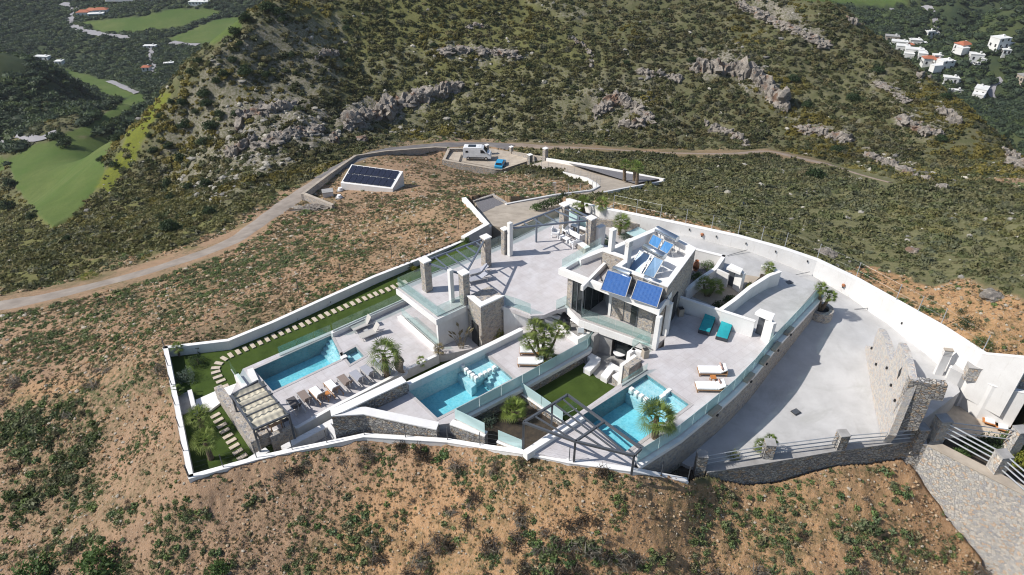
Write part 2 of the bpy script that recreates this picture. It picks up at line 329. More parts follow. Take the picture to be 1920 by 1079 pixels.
def wall(name, label, cat, line, t, zb, m, cap=None, capt=.06, over=.03, group=None):
    """a wall as one thing; with cap it is a body and a coping"""
    if cap is None: return tagp(wallmb(line, t, zb).build(name, m), label, cat, group)
    base = line[0].copy(); base.z = zb if not isinstance(zb, (list, tuple)) else min(zb); th = thing(name, label, cat, base, 0, group)
    low = [v-Vector((0, 0, capt)) for v in line]; wpart(wallmb(low, t, zb), 'wall_body', m, th)
    s = 1 if t > 0 else -1; cl = offset(line, -over*s); cap_mb = wallmb(cl, t+2*over*s, 0)
    cap_mb = MB(); o2 = offset(cl, t+2*over*s); n = len(cl)
    for i in range(n-1):
        A, B, C, D = cl[i], cl[i+1], o2[i+1], o2[i]; dz = Vector((0, 0, -capt))
        cap_mb.add([A, B, C, D, A+dz, B+dz, C+dz, D+dz], [(0, 1, 2, 3), (0, 4, 5, 1), (2, 6, 7, 3), (7, 6, 5, 4)]+([(0, 3, 7, 4)] if i == 0 else [])+([(1, 5, 6, 2)] if i == n-2 else []))
    wpart(cap_mb, 'coping', cap, th); return th
def glassrail(label, line, ht=1.0, m='glass', pane=1.5, group='glass balustrades', rail=True):
    th = thing('glass_balustrade', label, 'balustrade', line[0], 0, group); ch = MB(); npane = 0
    for a, b in zip(line[:-1], line[1:]):
        Lh = math.hypot(b.x-a.x, b.y-a.y); n = max(1, round(Lh/pane)); d = (b-a)/n; u = d.normalized()
        ch.bar(a+Vector((0, 0, .03)), b+Vector((0, 0, .03)), .06, .06)
        for i in range(n):
            p, q_ = a+d*i+u*.015, a+d*(i+1)-u*.015; nn = Vector((-u.y, u.x, 0)).normalized()*.008; up = Vector((0, 0, ht)); lo = Vector((0, 0, .06))
            g = MB().add([p-nn+lo, q_-nn+lo, q_+nn+lo, p+nn+lo, p-nn+up, q_-nn+up, q_+nn+up, p+nn+up], [(3, 2, 1, 0), (4, 5, 6, 7), (0, 1, 5, 4), (1, 2, 6, 5), (2, 3, 7, 6), (3, 0, 4, 7)])
            wpart(g, 'glass_pane', M[m], th)
    wpart(ch, 'base_channel', M['frameW'], th); return th
def pip(X, Y, poly):
    ins = np.zeros(X.shape, bool); n = len(poly)
    for i in range(n):
        x0, y0 = poly[i]; x1, y1 = poly[(i+1) % n]
        c = ((y0 > Y) != (y1 > Y)) & (X < (x1-x0)*(Y-y0)/((y1-y0) if y1 != y0 else 1e-9)+x0); ins ^= c
    return ins
def sdf(X, Y, poly):                                        # positive inside
    d = np.full(X.shape, 1e9); n = len(poly)
    for i in range(n):
        x0, y0 = poly[i]; x1, y1 = poly[(i+1) % n]; dx, dy = x1-x0, y1-y0
        t = np.clip(((X-x0)*dx+(Y-y0)*dy)/max(1e-9, dx*dx+dy*dy), 0, 1); d = np.minimum(d, np.hypot(X-x0-t*dx, Y-y0-t*dy))
    return np.where(pip(X, Y, poly), d, -d)
def linedist(X, Y, pts):
    d = np.full(X.shape, 1e9)
    for (x0, y0), (x1, y1) in zip(pts[:-1], pts[1:]):
        dx, dy = x1-x0, y1-y0; t = np.clip(((X-x0)*dx+(Y-y0)*dy)/max(1e-9, dx*dx+dy*dy), 0, 1); d = np.minimum(d, np.hypot(X-x0-t*dx, Y-y0-t*dy))
    return d
def sm(x, a, b): t = np.clip((x-a)/(b-a), 0, 1); return t*t*(3-2*t)
_H = rng.random((256, 256))
def vn(x, y):
    xi = np.floor(x).astype(int); yi = np.floor(y).astype(int); fx = x-xi; fy = y-yi; fx = fx*fx*(3-2*fx); fy = fy*fy*(3-2*fy)
    a = _H[xi & 255, yi & 255]; b = _H[(xi+1) & 255, yi & 255]; c = _H[xi & 255, (yi+1) & 255]; d = _H[(xi+1) & 255, (yi+1) & 255]
    return (a*(1-fx)+b*fx)*(1-fy)+(c*(1-fx)+d*fx)*fy
def fbm(x, y, o=4, g=.5):
    s = 0; a = 1; t = 0
    for i in range(o): s = s+a*vn(x*2**i+17.3*i, y*2**i+9.1*i); t += a; a *= g
    return s/t
_H3 = rng.random((64, 64, 64))
def vn3(p):
    i = np.floor(p).astype(int); f = p-i; f = f*f*(3-2*f); r = 0
    for dx in (0, 1):
        for dy in (0, 1):
            for dz in (0, 1):
                wgt = (f[:, 0] if dx else 1-f[:, 0])*(f[:, 1] if dy else 1-f[:, 1])*(f[:, 2] if dz else 1-f[:, 2])
                r = r+wgt*_H3[(i[:, 0]+dx) & 63, (i[:, 1]+dy) & 63, (i[:, 2]+dz) & 63]
    return r
def tps(pts):                                               # pts rows (u,v,z) -> evaluator
    p = np.array(pts, float); n = len(p); d = np.hypot(p[:, None, 0]-p[None, :, 0], p[:, None, 1]-p[None, :, 1])
    K = np.where(d > 0, d*d*np.log(np.maximum(d, 1e-9)), 0)+np.eye(n)*1e-4; Q = np.c_[np.ones(n), p[:, :2]]
    A = np.block([[K, Q], [Q.T, np.zeros((3, 3))]]); s = np.linalg.solve(A, np.r_[p[:, 2], 0, 0, 0])
    def ev(U, V):
        out = s[n]+s[n+1]*U+s[n+2]*V
        for i in range(n):
            dd = (U-p[i, 0])**2+(V-p[i, 1])**2; out = out+s[i]*.5*dd*np.log(np.maximum(dd, 1e-18))
        return out
    return ev
# ---------------------------------------------------------------- terrain
CZ = """0,1079,-8.5 352,1079,-5.6 960,1079,-3.6 1500,1079,-5.6 1800,1079,-8.6 1920,1079,-9.8 150,950,-7.3 352,903,-3.15 500,870,-3.05 560,853,-2.9 650,835,-2.55 760,834,-2.3 839,838,-2.15 900,847,-1.8
981,856,-0.55 1067,874,-.35 1186,892,-.35 1250,904,-1.15 1290,911,-1.8 1312,920,-2.5 325,790,-3.2 1420,897,-3.9 1600,877,-3.9 1722,866,-4.2 1750,923,-5.8 1827,1000,-7.6 1903,1060,-9.3 960,1000,-2.6 1300,1000,-4 700,1000,-4.6
300,800,-4.4 304,652,-3.0 200,800,-6 0,850,-8.5 0,700,-9 200,680,-5.8 427,630,-3.0 508,596,-3.0 596,556,-3.0 700,510,-3.1 790,475,-3.3 866,442,-3.9 868,368,-6.0
300,600,-6.3 450,530,-7 600,470,-7.5 750,420,-8 0,600,-12.2 0,572,-13 160,540,-13 280,508,-13.2 440,450,-14.5 490,415,-16 590,345,-19 640,312,-21 700,288,-23.8 830,271,-26.3 955,275,-26.4
700,360,-18.0 620,385,-17.5 750,300,-22.5 850,325,-23 940,335,-21.5 870,318,-27.3 930,324,-27.6 985,311,-27.2 840,306,-27.2 1050,340,-16.5 1000,372,-9.5 1110,345,-14.5 930,295,-26.8 1000,310,-23.5
1065,374,-7 1172,353,-12.5 1244,340,-15 1026,300,-23 1061,372,-4.5 1100,381,-2.5 1150,390,-1.0 1250,411,0.2 1383,440,.5 1471,463,.3 1532,484,.0 1680,558,-.5 1763,604,0 1842,652,.4 1920,660,.5
1850,600,1.2 1920,550,1.8 1750,530,-.6 1600,480,-1.7 1500,420,-4 1700,450,-3 1920,470,-1 1300,370,-8 1500,350,-13 1700,380,-10 1900,400,-7
1080,277,-26.2 1290,287,-24.5 1440,284,-25 1560,310,-21 1700,345,-16 1900,345,-16 1200,310,-20.5
250,350,-30 150,430,-28 100,500,-20 0,500,-22 0,430,-36 250,450,-20 300,400,-22 270,250,-41 300,250,-36 100,350,-55 100,290,-58 200,280,-49 20,300,-62 50,400,-48 0,270,-70
200,160,-105 250,170,-103 350,100,-110 200,100,-112 0,60,-108 400,60,-108 250,30,-104 450,20,-103 100,20,-108 0,0,-100 300,0,-99 450,0,-98 150,300,-53
1800,120,-88 1900,120,-84 1700,60,-92 1850,60,-84 1920,0,-50 1700,0,-75 1800,0,-60 1900,200,-82 1915,250,-76 1880,190,-84"""
CY = """760,250,148 900,255,150 1100,262,150 1300,270,147 1500,285,137 1700,318,122 1850,325,118 640,200,150 800,200,158 960,200,160 1200,200,160 1400,200,158 1600,200,156 1700,250,142
500,130,154 640,130,162 960,130,172 1200,130,174 1400,130,172 1600,130,172 640,60,174 960,60,186 1200,60,190 1400,60,190 1600,90,178 640,0,184 960,0,200 1200,0,205 1400,0,205
450,330,115 400,250,137 480,250,132 560,230,138 560,300,122 350,270,138 380,330,126"""
RIDGE = [(520,0,172),(460,50,160),(400,110,151),(335,165,147),(1556,0,203),(1636,66,188),(1682,104,180),(1726,136,172),(1796,187,160),(1866,246,146),(1922,311,130)]
ctl = []
def addc(p): ctl.append((math.atan2(p.x, p.y), math.log(math.hypot(p.x, p.y)), p.z))
for s_ in CZ.split(): a_ = [float(t) for t in s_.split(',')]; addc(P(*a_))
for s_ in CY.split(): a_ = [float(t) for t in s_.split(',')]; addc(PY(*a_))
for x_, y_, Y_ in RIDGE:
    addc(PY(x_, y_, Y_))
    for k_, dz_ in ((1.22, 17), (1.5, 42)):
        v_ = PY(x_, y_, Y_*k_); v_.z = max(v_.z-dz_, -105); addc(v_)
for x_, y_, Y_, b_ in [(100,180,285,0),(0,200,262,0),(150,205,258,0),(60,240,228,0),(0,120,325,1),(130,150,312,1),(212,192,268,1),(180,240,232,0)]:
    addc(PY(x_, y_, Y_))
    if b_: v_ = PY(x_, y_, Y_*1.18); v_.z -= 14; addc(v_)
for x_, y_, z_ in [(-40,255,0),(10,255,6),(60,255,6),(-10,330,10),(60,330,12),(-45,420,-40),(60,450,-40),(150,700,-60),(0,800,-60),(-300,900,-60),(400,900,-20),(0,2500,60),(-1500,2000,60),(1500,2000,60),
                   (-120,90,-32),(-60,10,-18),(60,10,-22),(100,60,0),(130,100,-5),(0,18,-8),(-30,18,-12),(30,18,-13)]: addc(Vector((x_, y_, z_)))
TE = tps(ctl)
NT, NR = 1000, 740; T0, T1 = math.radians(-75), math.radians(75); R0, R1 = math.log(11.0), math.log(2600.0)
# denser rows up to 700 m, sparse beyond
NRa = 710; Ra = np.linspace(R0, math.log(900), NRa); Rb = np.linspace(math.log(900), R1, NR-NRa+1)[1:]; LR = np.r_[Ra, Rb]; TT = np.linspace(T0, T1, NT)
TG, RG = np.meshgrid(TT, LR); X = np.sin(TG)*np.exp(RG); Y = np.cos(TG)*np.exp(RG)
Z0 = TE(TG, RG); U_, V_ = RV(X, Y, Z0); DIST = np.exp(RG)
ROADS = {'gravel_road': ([(-60,583),(0,572),(60,563),(160,540),(280,508),(380,475),(440,450),(490,415),(540,380),(590,345),(618,327)], 3.4),
 'road': ([(605,335),(640,311),(700,289),(760,279),(830,271.5),(900,270),(960,276)], 3.6),
 'dirt_track': ([(955,271),(1000,274),(1080,277),(1180,283),(1290,288),(1380,288),(1440,284),(1500,297),(1550,308)], 3.2),
 'footpath': ([(1555,309),(1610,327),(1670,343)], 1.0)}
VALLEY = {'valley_road': ([(115,8),(133,12),(139,26),(130,38),(140,50),(165,60),(205,68),(245,71)], 7), 'valley_road.001': ([(322,80),(345,84),(372,85)], 6),
 'farm_track': ([(283,90),(285,110),(288,128),(289,143)], 4), 'farm_track.001': ([(205,153),(222,160),(240,168),(258,176)], 4.0), 'farm_road': ([(-30,274),(0,270),(60,262),(108,249)], 3.2),
 'village_road': ([(1878,150),(1862,160),(1858,178),(1868,186)], 3), 'valley_path': ([(1672,17),(1740,15),(1880,16)], 3)}
warp = (fbm(X/2.5, Y/2.5, 4)-.5)
def msk(poly, soft=10, wz=26): return sm(sdf(U_, V_, poly)+warp*wz, -soft/2, soft/2)
dirt = msk([(-200,590),(0,590),(160,560),(290,525),(440,470),(520,405),(600,352),(640,318),(700,296),(760,284),(830,284),(835,315),(990,330),(1110,345),(1110,362),(960,400),(880,400),(1300,500),(1300,915),(1500,860),(1760,850),(2100,1100),(2100,1400),(-300,1400),(-300,600)])
verge = np.clip(1-np.abs(linedist(U_, V_, ROADS['gravel_road'][0]+ROADS['road'][0]))/np.where(V_ > 350, 26, 10)+.55+warp*2.2, 0, 1)*(V_ > 262)
tverge = np.clip(1-linedist(U_, V_, ROADS['dirt_track'][0])/10+warp*1.2, 0, 1)*.9
dirtR = msk([(1560,505),(1640,500),(1690,520),(1750,545),(1800,528),(1860,535),(1925,570),(1960,600),(1960,700),(1840,680),(1700,600),(1600,548)], 8, 30)
strip = msk([(1100,378),(1130,376),(1180,388),(1260,404),(1330,422),(1380,436),(1380,450),(1200,425),(1090,395)], 6, 22)*.9
orange = np.clip(dirtR+strip+msk([(900,860),(1280,900),(1500,860),(1720,850),(2000,1200),(500,1200),(700,900)], 160, 80)*.75+msk([(0,760),(150,740),(220,700),(60,720)], 20, 30)*.5+msk([(690,430),(850,400),(870,440),(700,500),(560,570),(600,480)], 60, 60)*.25, 0, 1)
dirt = np.clip(np.maximum.reduce([dirt, verge, tverge, dirtR, strip, msk([(1845,334),(1930,330),(1930,356),(1880,350)], 4, 8)]), 0, 1)
field = np.maximum.reduce([msk(p, 3, 3) for p in ([(152,42),(262,31),(330,16),(400,18),(420,24),(330,52),(240,62),(190,60)], [(312,74),(402,37),(455,30),(452,60),(405,82),(345,80)],
  [(105,124),(190,148),(238,168),(262,178),(220,186),(160,162)], [(15,300),(60,272),(112,262),(222,256),(200,300),(192,340),(140,402),(98,426),(62,395),(30,350)], [(85,265),(160,236),(262,170),(275,186),(170,255)], [(1500,2),(1640,-10),(1720,4),(1660,12)], [(-20,330),(8,320),(12,300),(-20,290)])])
yel = msk([(298,168),(322,172),(285,235),(255,300),(205,360),(180,350),(222,290),(245,228)], 10, 14)
rk = np.maximum.reduce([msk(p, 24, 60)*s for p, s in (([(300,210),(420,90),(520,20),(640,40),(640,150),(560,260),(480,350),(420,400),(300,340)], .60), ([(430,190),(560,180),(640,220),(600,280),(480,330),(420,280)], .95),
  ([(600,230),(680,190),(850,155),(870,180),(700,235),(610,265)], 1), ([(810,85),(960,90),(1010,110),(900,125),(820,110)], .8), ([(1300,95),(1400,95),(1480,190),(1440,200),(1380,150),(1300,130)], .9), ([(1370,-10),(1450,-10),(1560,75),(1520,85)], .9),
  ([(1110,160),(1220,170),(1230,240),(1100,220)], .7), ([(1000,-5),(1100,30),(1090,50),(1040,25)], .7), ([(1620,280),(1750,330),(1730,340),(1620,300)], .8), ([(1500,225),(1610,235),(1600,270),(1520,255)], .7),
  ([(700,230),(760,190),(1000,120),(1250,150),(1300,260),(900,265),(700,265)], .35), ([(640,120),(760,80),(840,120),(700,170)], .35), ([(1680,200),(1760,230),(1760,255),(1690,240)], .7), ([(1640,140),(1700,170),(1690,195),(1640,165)], .7))])
hill = ((V_ < 600) & (dirt < .5) & (DIST < 330)).astype(float)
near = sm(DIST, 30, 90)
rockn = np.abs(fbm(X/7+3, Y/7, 5, .55)-.5)*2
Z = Z0+near*((fbm(X/14, Y/14, 4)-.5)*2.6+(fbm(X/3.2+40, Y/3.2, 4)-.5)*.9)*(1-.85*field)*(1-dirt*.7)*sm(900-DIST, 0, 200)
Z += rk*((1-rockn)*2.2-1.2)*sm(DIST, 70, 120)
Z += (1-near)*((fbm(X/2.2, Y/2.2, 5, .6)-.5)*.7+(fbm(X/.7+9, Y/.7, 4, .6)-.5)*.34)
flat = np.zeros_like(X)
for k_, (pts_, w_) in ROADS.items(): flat = np.maximum(flat, 1-sm(linedist(U_, V_, pts_)/np.where(V_ > 330, 20, 8), .55, 1.3))
for k_, (pts_, w_) in VALLEY.items(): flat = np.maximum(flat, 1-sm(linedist(U_, V_, pts_)/8, .6, 1.5))
Z = Z*(1-flat)+Z0*flat
# dig out what the buildings and slabs stand in
def carve(poly_world, depth, soft=.5):
    global Z
    d = sdf(X, Y, [(p.x, p.y) for p in poly_world]); st = np.where((V_ > 760) | (U_ < 900), .04, -.12); Z = Z-sm(d-st, 0, soft-(-.12))*depth
BND = [(306,650,-2.7),(427,636,-2.7),(508,603,-2.7),(596,563,-2.7),(700,517,-2.8),(790,482,-3),(870,449,-3.6),(918,422,-3.8),(874,372,-5.2)]
BLO = [(874,372,-5.2),(889,378,-6),(924,367,-6.4),(955,382,-6.3),(1042,366,-8),(1061,374,-3),(1090,382.5,-1.5),(1125,391,0),(1237,413,0.7),(1383,445,.7),(1471,469,.5),(1532,490,.2),(1680,567,-.3),(1763.8,613.5,.1),(1842,664,.5),(1960,676,.5)]
BOT = [(1960,960,-2.2),(1866,900,-2.2),(1739,835,-2.2),(1708,826,-2.2),(1591,843,-2.2),(1561,848,-2.2),(1430,871,-2.2),(1326,887,-2.2),(1290,902,-1.5),(1240,892,-.9),(1186,882,0),(1067,866,0),(981,849,-.25),(900,837,-1.5),(839,827,-1.8),(683,817,-2.0),(613,832,-2.3),(548,845,-2.6),(481,860,-2.7),(353,896,-2.7)]
carve(PL(BND+BLO[1:]+BOT), 7.0, .10)
DRV = [(918,422,-4),(960,410,-5),(1066,376,-7.3),(1172.5,353.5,-12.1),(1243,341,-14.7),(1243,336,-15),(1150,318,-19),(1026.7,300,-22.5),(1001,308,-23),(975,315,-23.2),(1010,318,-21.5),(1042,320,-20.2),(1102,335,-16),(1124,349.4,-12.6),(1110,357.5,-11),(1042,367,-9),(955,383,-6.6),(924,368,-6.4),(889,378,-6.1)]
PKG = [(838,300,-26.2),(845,283,-26.2),(872,279,-26.2),(915,280,-26.2),(957,287,-26.2),(1000,301,-24.5),(993,301,-24.9),(960,312,-25.6),(929,317,-26.2)]
carve(PL(DRV), 2.2, .8); carve(PL(PKG), 2.0, 1.0)
vs = np.stack([X.ravel(), Y.ravel(), Z.ravel()], 1)
ii = (np.arange(NR-1)[:, None]*NT+np.arange(NT-1)[None, :]).ravel(); fa = np.stack([ii, ii+1, ii+NT+1, ii+NT], 1)
me = bpy.data.meshes.new('terrain'); me.vertices.add(len(vs)); me.vertices.foreach_set('co', vs.ravel()); me.loops.add(fa.size); me.loops.foreach_set('vertex_index', fa.ravel().astype(np.int32))
me.polygons.add(len(fa)); me.polygons.foreach_set('loop_start', np.arange(0, fa.size, 4, dtype=np.int32)); me.polygons.foreach_set('loop_total', np.full(len(fa), 4, dtype=np.int32)); me.update(); me.validate()
me.polygons.foreach_set('use_smooth', np.ones(len(fa), bool))
def attr(me, nm, r, g, b, a=None):
    at = me.color_attributes.new(nm, 'FLOAT_COLOR', 'POINT'); d = np.ones((r.size, 4), np.float32); d[:, 0] = r.ravel(); d[:, 1] = g.ravel(); d[:, 2] = b.ravel()
    if a is not None: d[:, 3] = a.ravel()
    at.data.foreach_set('color', d.ravel())
green = msk([(0,720),(60,760),(180,700),(300,640),(320,760),(200,820),(160,930),(0,980)], 60, 120)*.5+sm(fbm(X/5+70, Y/5, 4), .5, .62)*.5
valley = sm(DIST, 290, 340)
attr(me, 'ma', dirt, rk, field); attr(me, 'mb', yel, orange, np.clip(green, 0, 1)); rgtf = msk([(1060,300),(1500,305),(1930,360),(2000,560),(1600,520),(1250,430),(1060,380)], 60, 40); yup = np.clip(msk([(560,40),(760,-40),(1000,-40),(1130,120),(1000,260),(800,240),(640,160)], 120, 80)+msk([(-60,400),(220,330),(420,380),(560,330),(600,345),(420,470),(0,560),(-60,560)], 60, 60), 0, 1)
attr(me, 'mc', valley, rgtf, yup)
ground = bpy.data.objects.new('ground', me); COL.objects.link(ground); tagp(ground, kind='structure')
def terrmat():
    m, t, b, o = nmat('hillside_ground'); v = coords(t, True)
    A = [t.nodes.new('ShaderNodeSeparateColor') for _ in range(3)]
    for s, nm in zip(A, ('ma', 'mb', 'mc')): a = t.nodes.new('ShaderNodeVertexColor'); a.layer_name = nm; L(t, a.outputs[0], s.inputs[0])
    n1 = noise(t, v, .35, 10, .68); n2 = noise(t, v, 2.2, 8, .7); n3 = noise(t, v, 9, 6, .7); n4 = noise(t, v, .05, 5)
    scrub = mixc(t, ramp(t, n2, .35, .65), (.125, .12, .06), (.20, .175, .115)); scrub = mixc(t, ramp(t, n1, .32, .6), scrub, (.105, .11, .05))
    val = mixc(t, ramp(t, n4, .4, .6), (.038, .055, .03), (.07, .085, .036)); scrub = mixc(t, A[2].outputs[2], scrub, mixc(t, ramp(t, n2, .35, .7), (.13, .135, .045), (.19, .18, .08))); scrub = mixc(t, A[2].outputs[1], scrub, mixc(t, ramp(t, n2, .35, .7), (.15, .155, .07), (.22, .20, .11))); scrub = mixc(t, A[2].outputs[0], scrub, val)
    soil = mixc(t, ramp(t, n1, .3, .7), (.39, .255, .16), (.29, .19, .122)); soil = mixc(t, ramp(t, n3, .48, .75), soil, (.46, .34, .24)); soil = mixc(t, ramp(t, n2, .54, .72), soil, (.15, .11, .065)); soil = mixc(t, ramp(t, n4, .5, .62), soil, mixc(t, .45, soil, (.17, .15, .075)))
    osoil = mixc(t, ramp(t, n3, .4, .7), (.46, .26, .12), (.54, .36, .22)); osoil = mixc(t, ramp(t, n2, .55, .75), osoil, (.28, .15, .07))
    soil = mixc(t, A[1].outputs[1], soil, osoil)
    vo = t.nodes.new('ShaderNodeTexVoronoi'); vo.inputs['Scale'].default_value = 3.2; L(t, v, vo.inputs['Vector']); peb = t.nodes.new('ShaderNodeMath'); peb.operation = 'LESS_THAN'; L(t, vo.outputs['Distance'], peb.inputs[0]); peb.inputs[1].default_value = .16
    pm = t.nodes.new('ShaderNodeMath'); pm.operation = 'MULTIPLY'; L(t, peb.outputs[0], pm.inputs[0]); L(t, ramp(t, n1, .45, .7), pm.inputs[1]); soil = mixc(t, pm.outputs[0], soil, (.42, .31, .22))
    gm = t.nodes.new('ShaderNodeMath'); gm.operation = 'MULTIPLY'; L(t, A[1].outputs[2], gm.inputs[0]); L(t, ramp(t, n2, .42, .6), gm.inputs[1]); soil = mixc(t, gm.outputs[0], soil, (.085, .10, .045))
    c = mixc(t, A[0].outputs[0], scrub, soil)
    rock = mixc(t, ramp(t, n2, .4, .68), (.16, .145, .125), (.38, .34, .29)); rock = mixc(t, ramp(t, n1, .6, .75), rock, (.20, .135, .09))
    rf = t.nodes.new('ShaderNodeMath'); rf.operation = 'MULTIPLY'; L(t, A[0].outputs[1], rf.inputs[0]); L(t, ramp(t, n2, .38, .55), rf.inputs[1]); c = mixc(t, rf.outputs[0], c, rock)
    fc = mixc(t, ramp(t, n4, .35, .65), (.075, .125, .030), (.125, .155, .050)); fc = mixc(t, ramp(t, n1, .4, .8), fc, (.08, .115, .034)); fc = mixc(t, ramp(t, n2, .5, .8), fc, (.06, .09, .03)); c = mixc(t, A[0].outputs[2], c, fc)
    c = mixc(t, A[1].outputs[0], c, mixc(t, ramp(t, n2, .35, .65), (.17, .18, .025), (.11, .13, .03)))
    L(t, c, b.inputs['Base Color']); b.inputs['Roughness'].default_value = .95; b.inputs['Specular IOR Level'].default_value = .1
    bump(t, n3, b, 1.0, .14); return m
me.materials.append(terrmat())
def zt(x, y, G=None):                                       # terrain height (or a mask) at world points
    G = Z if G is None else G; x = np.asarray(x, float); y = np.asarray(y, float); th = np.arctan2(x, y); lr = np.log(np.hypot(x, y))
    fi = np.clip((th-T0)/(T1-T0)*(NT-1), 0, NT-1.001); fj = np.clip(np.interp(lr, LR, np.arange(NR)), 0, NR-1.001); i = fi.astype(int); j = fj.astype(int); a = fi-i; b = fj-j
    return (G[j, i]*(1-a)+G[j, i+1]*a)*(1-b)+(G[j+1, i]*(1-a)+G[j+1, i+1]*a)*b
def PT(x, y, z0=None):                                      # where the photo's ray meets the ground
    d = ray(x, y); ts = np.linspace(20, 1400, 2600); ts = 20*(70**np.linspace(0, 1, 2600)); zs = H+d.z*ts; g = zt(d.x*ts, d.y*ts); k = np.argmax(zs < g)
    t0, t1 = ts[max(k-1, 0)], ts[k]; e0 = H+d.z*t0-zt(d.x*t0, d.y*t0); e1 = H+d.z*t1-zt(d.x*t1, d.y*t1); t = t0+(t1-t0)*float(e0/(e0-e1+1e-9)); return Vector((d.x*t, d.y*t, float(zt(d.x*t, d.y*t))))
# ---------------------------------------------------------------- roads
M['groad'] = plain('gravel_road', (.31, .265, .225), (.22, .185, .155), .6, .95, world=True, bmp=.4, detail=9)
M['asphalt'] = plain('worn_asphalt', (.12, .112, .115), (.19, .175, .165), .5, .9, world=True, bmp=.2)
M['track'] = plain('dirt_track', (.30, .235, .185), (.23, .175, .135), .7, .95, world=True, bmp=.3)
M['vroad'] = plain('pale_road', (.30, .29, .30), (.24, .23, .24), .1, .9, world=True)
def ribbon(name, pts, width, m, lift=.07):
    pw = [PT(*p) for p in pts]; den = []
    for i in range(len(pw)-1):                              # Catmull-Rom
        p0, p1, p2, p3 = pw[max(i-1, 0)], pw[i], pw[i+1], pw[min(i+2, len(pw)-1)]; n = max(4, int((p2-p1).length/1.2))
        for k in range(n):
            t = k/n; den.append(.5*((2*p1)+(p2-p0)*t+(2*p0-5*p1+4*p2-p3)*t*t+(3*p1-p0-3*p2+p3)*t*t*t))
    den.append(pw[-1]); mb = MB(); NW = 6; rows = []
    for i, p in enumerate(den):
        d = (den[min(i+1, len(den)-1)]-den[max(i-1, 0)]); d.z = 0; d.normalize(); n = Vector((-d.y, d.x, 0))
        r_ = []
        for k in range(NW+1):
            w_ = width*(1+.10*math.sin(i*.37+k)+.08*math.sin(i*1.3)) if k in (0, NW) else width
            q_ = p+n*(k/NW-.5)*w_; r_.append((q_.x, q_.y, float(zt(q_.x, q_.y))+lift-(.10 if k in (0, NW) else 0)))
        rows.append(r_)
    mb.v = [q for r_ in rows for q in r_]; w1 = NW+1
    mb.f = [(i*w1+k, i*w1+k+1, (i+1)*w1+k+1, (i+1)*w1+k) for i in range(len(rows)-1) for k in range(NW)]; mb.mi = [0]*len(mb.f)
    return struct(name, mb, m, smooth=True)
ribbon('gravel_road', *ROADS['gravel_road'], M['groad']); ribbon('road', *ROADS['road'], M['asphalt'], .10); ribbon('dirt_track', *ROADS['dirt_track'], M['track']); ribbon('footpath', *ROADS['footpath'], M['track'])
for k_, (p_, w_) in VALLEY.items(): ribbon(k_.split('.')[0], p_, w_, M['vroad'], .5)
# ---------------------------------------------------------------- slabs, decks, lawns (the setting of the compound)
def slab(name, pts, z, zb, m, holes=(), **k): return struct(name, MB().prism(PL(pts, z), zb, holes), m, **k)
ZD1, ZD2, ZML = -3.2, -1.6, -2.5
p1 = WL('a', [(845,640),(1535,335),(1640,540),(1015,835)], ZD1); sp = WL('a', [(1640,500),(1760,435),(1835,520),(1712,590)], ZD1)
p2 = WL('c', [(690,820),(1100,600),(1370,485),(1640,720),(960,1075)], ZD2); p3 = WL('f', [(905,440),(1500,60),(1880,330),(1300,760)], 0)
slab('terrace_base', [(300,655),(427,640),(596,566),(790,485),(880,455),(1000,440),(1120,660),(1270,850),(1290,898),(1240,888),(1186,876),(1067,860),(981,845),(900,832),(839,822),(683,812),(613,827),(548,840),(481,854),(356,888)], -5.0, -7, M['soil'])
slab('pool_terrace', [(432.6,741.3),(455,692),(524,662),(618,622),(640,612),(762,558),(900,530),(960,620),(883,655),(823,667),(622,766),(558.6,802),(476,816),(425,746)], ZD1, -5.1, M['deck'], [p1, sp])
d2 = [(657.5,765),(688.8,765),(821,796.8),(846,793.7),(855,786),(977.5,721.6),(1098.5,653.8),(1114,631),(1083.9,638),(1019,592),(995,601),(974.5,617),(849.4,685),(764,727),(759.7,716)]
slab('pool_terrace', d2, ZD2, -5.1, M['deck'], [p2])
D3 = [(981,845),(1067,863),(1186,880),(1191.5,865.8),(1269.7,816.8),(1342.7,757.4),(1371.9,731.3),(1408.6,693.5),(1449,643.4),(1542,526),(1500,515),(1470,505),(1400,472),(1262.6,436),(1231,430),(1280,540),(1272,560),(1246,600),(1246,650),(1228,656),(1196.5,672.6),(1213,693.5),(1155.5,724.4),(1086.6,772.4)]
d3 = PL(D3, 0)
for i_, z_ in ((9, -1.0), (10, -.9), (11, -.7), (12, -.25)): d3[i_] = P(*D3[i_], z_)
struct('pool_terrace', MB().prism(PL(D3[:9]+[(1437,628),(1354,604),(1275,588)]+D3[15:]  , 0), -5.1, [p3]), M['deck'])
struct('roof_terrace', MB().prism(PL([(744.8,541.8),(960.7,450),(1042,409.4),(1062,406),(1104,432),(1110,452),(1170,470),(1150,540),(1075,575),(1040,582.5),(1019,591.5),(995,592.5),(944,574.5),(873,573),(818.9,598)], 0), -.34, bottom=True), M['deck'])
slab('middle_lawn', [(979,730),(992,727),(1100.6,670),(1127,700),(1185,720),(1190,760),(1110,805),(1060.6,788)], ZML, -5.1, M['lawn'])
slab('planting_bed', [(850,800),(979,722),(1068,792),(1000,846),(910,828)], ZML-.1, -5.1, M['soil'])
slab('lower_patio', [(1092,676),(1098,640),(1146,606),(1230,640),(1200,700),(1160,728),(1118,708)], ZML+.03, -4.4, M['grey'])
slab('side_lawn', [(308,652),(427,638),(508,604),(596,564),(700,519),(790,484),(872,452),(905,470),(760,560),(623,622),(524,671),(470,690),(470,745),(425,775),(476,818),(510,835),(440,868),(355,888)], -3.6, -5.1, M['lawn'])
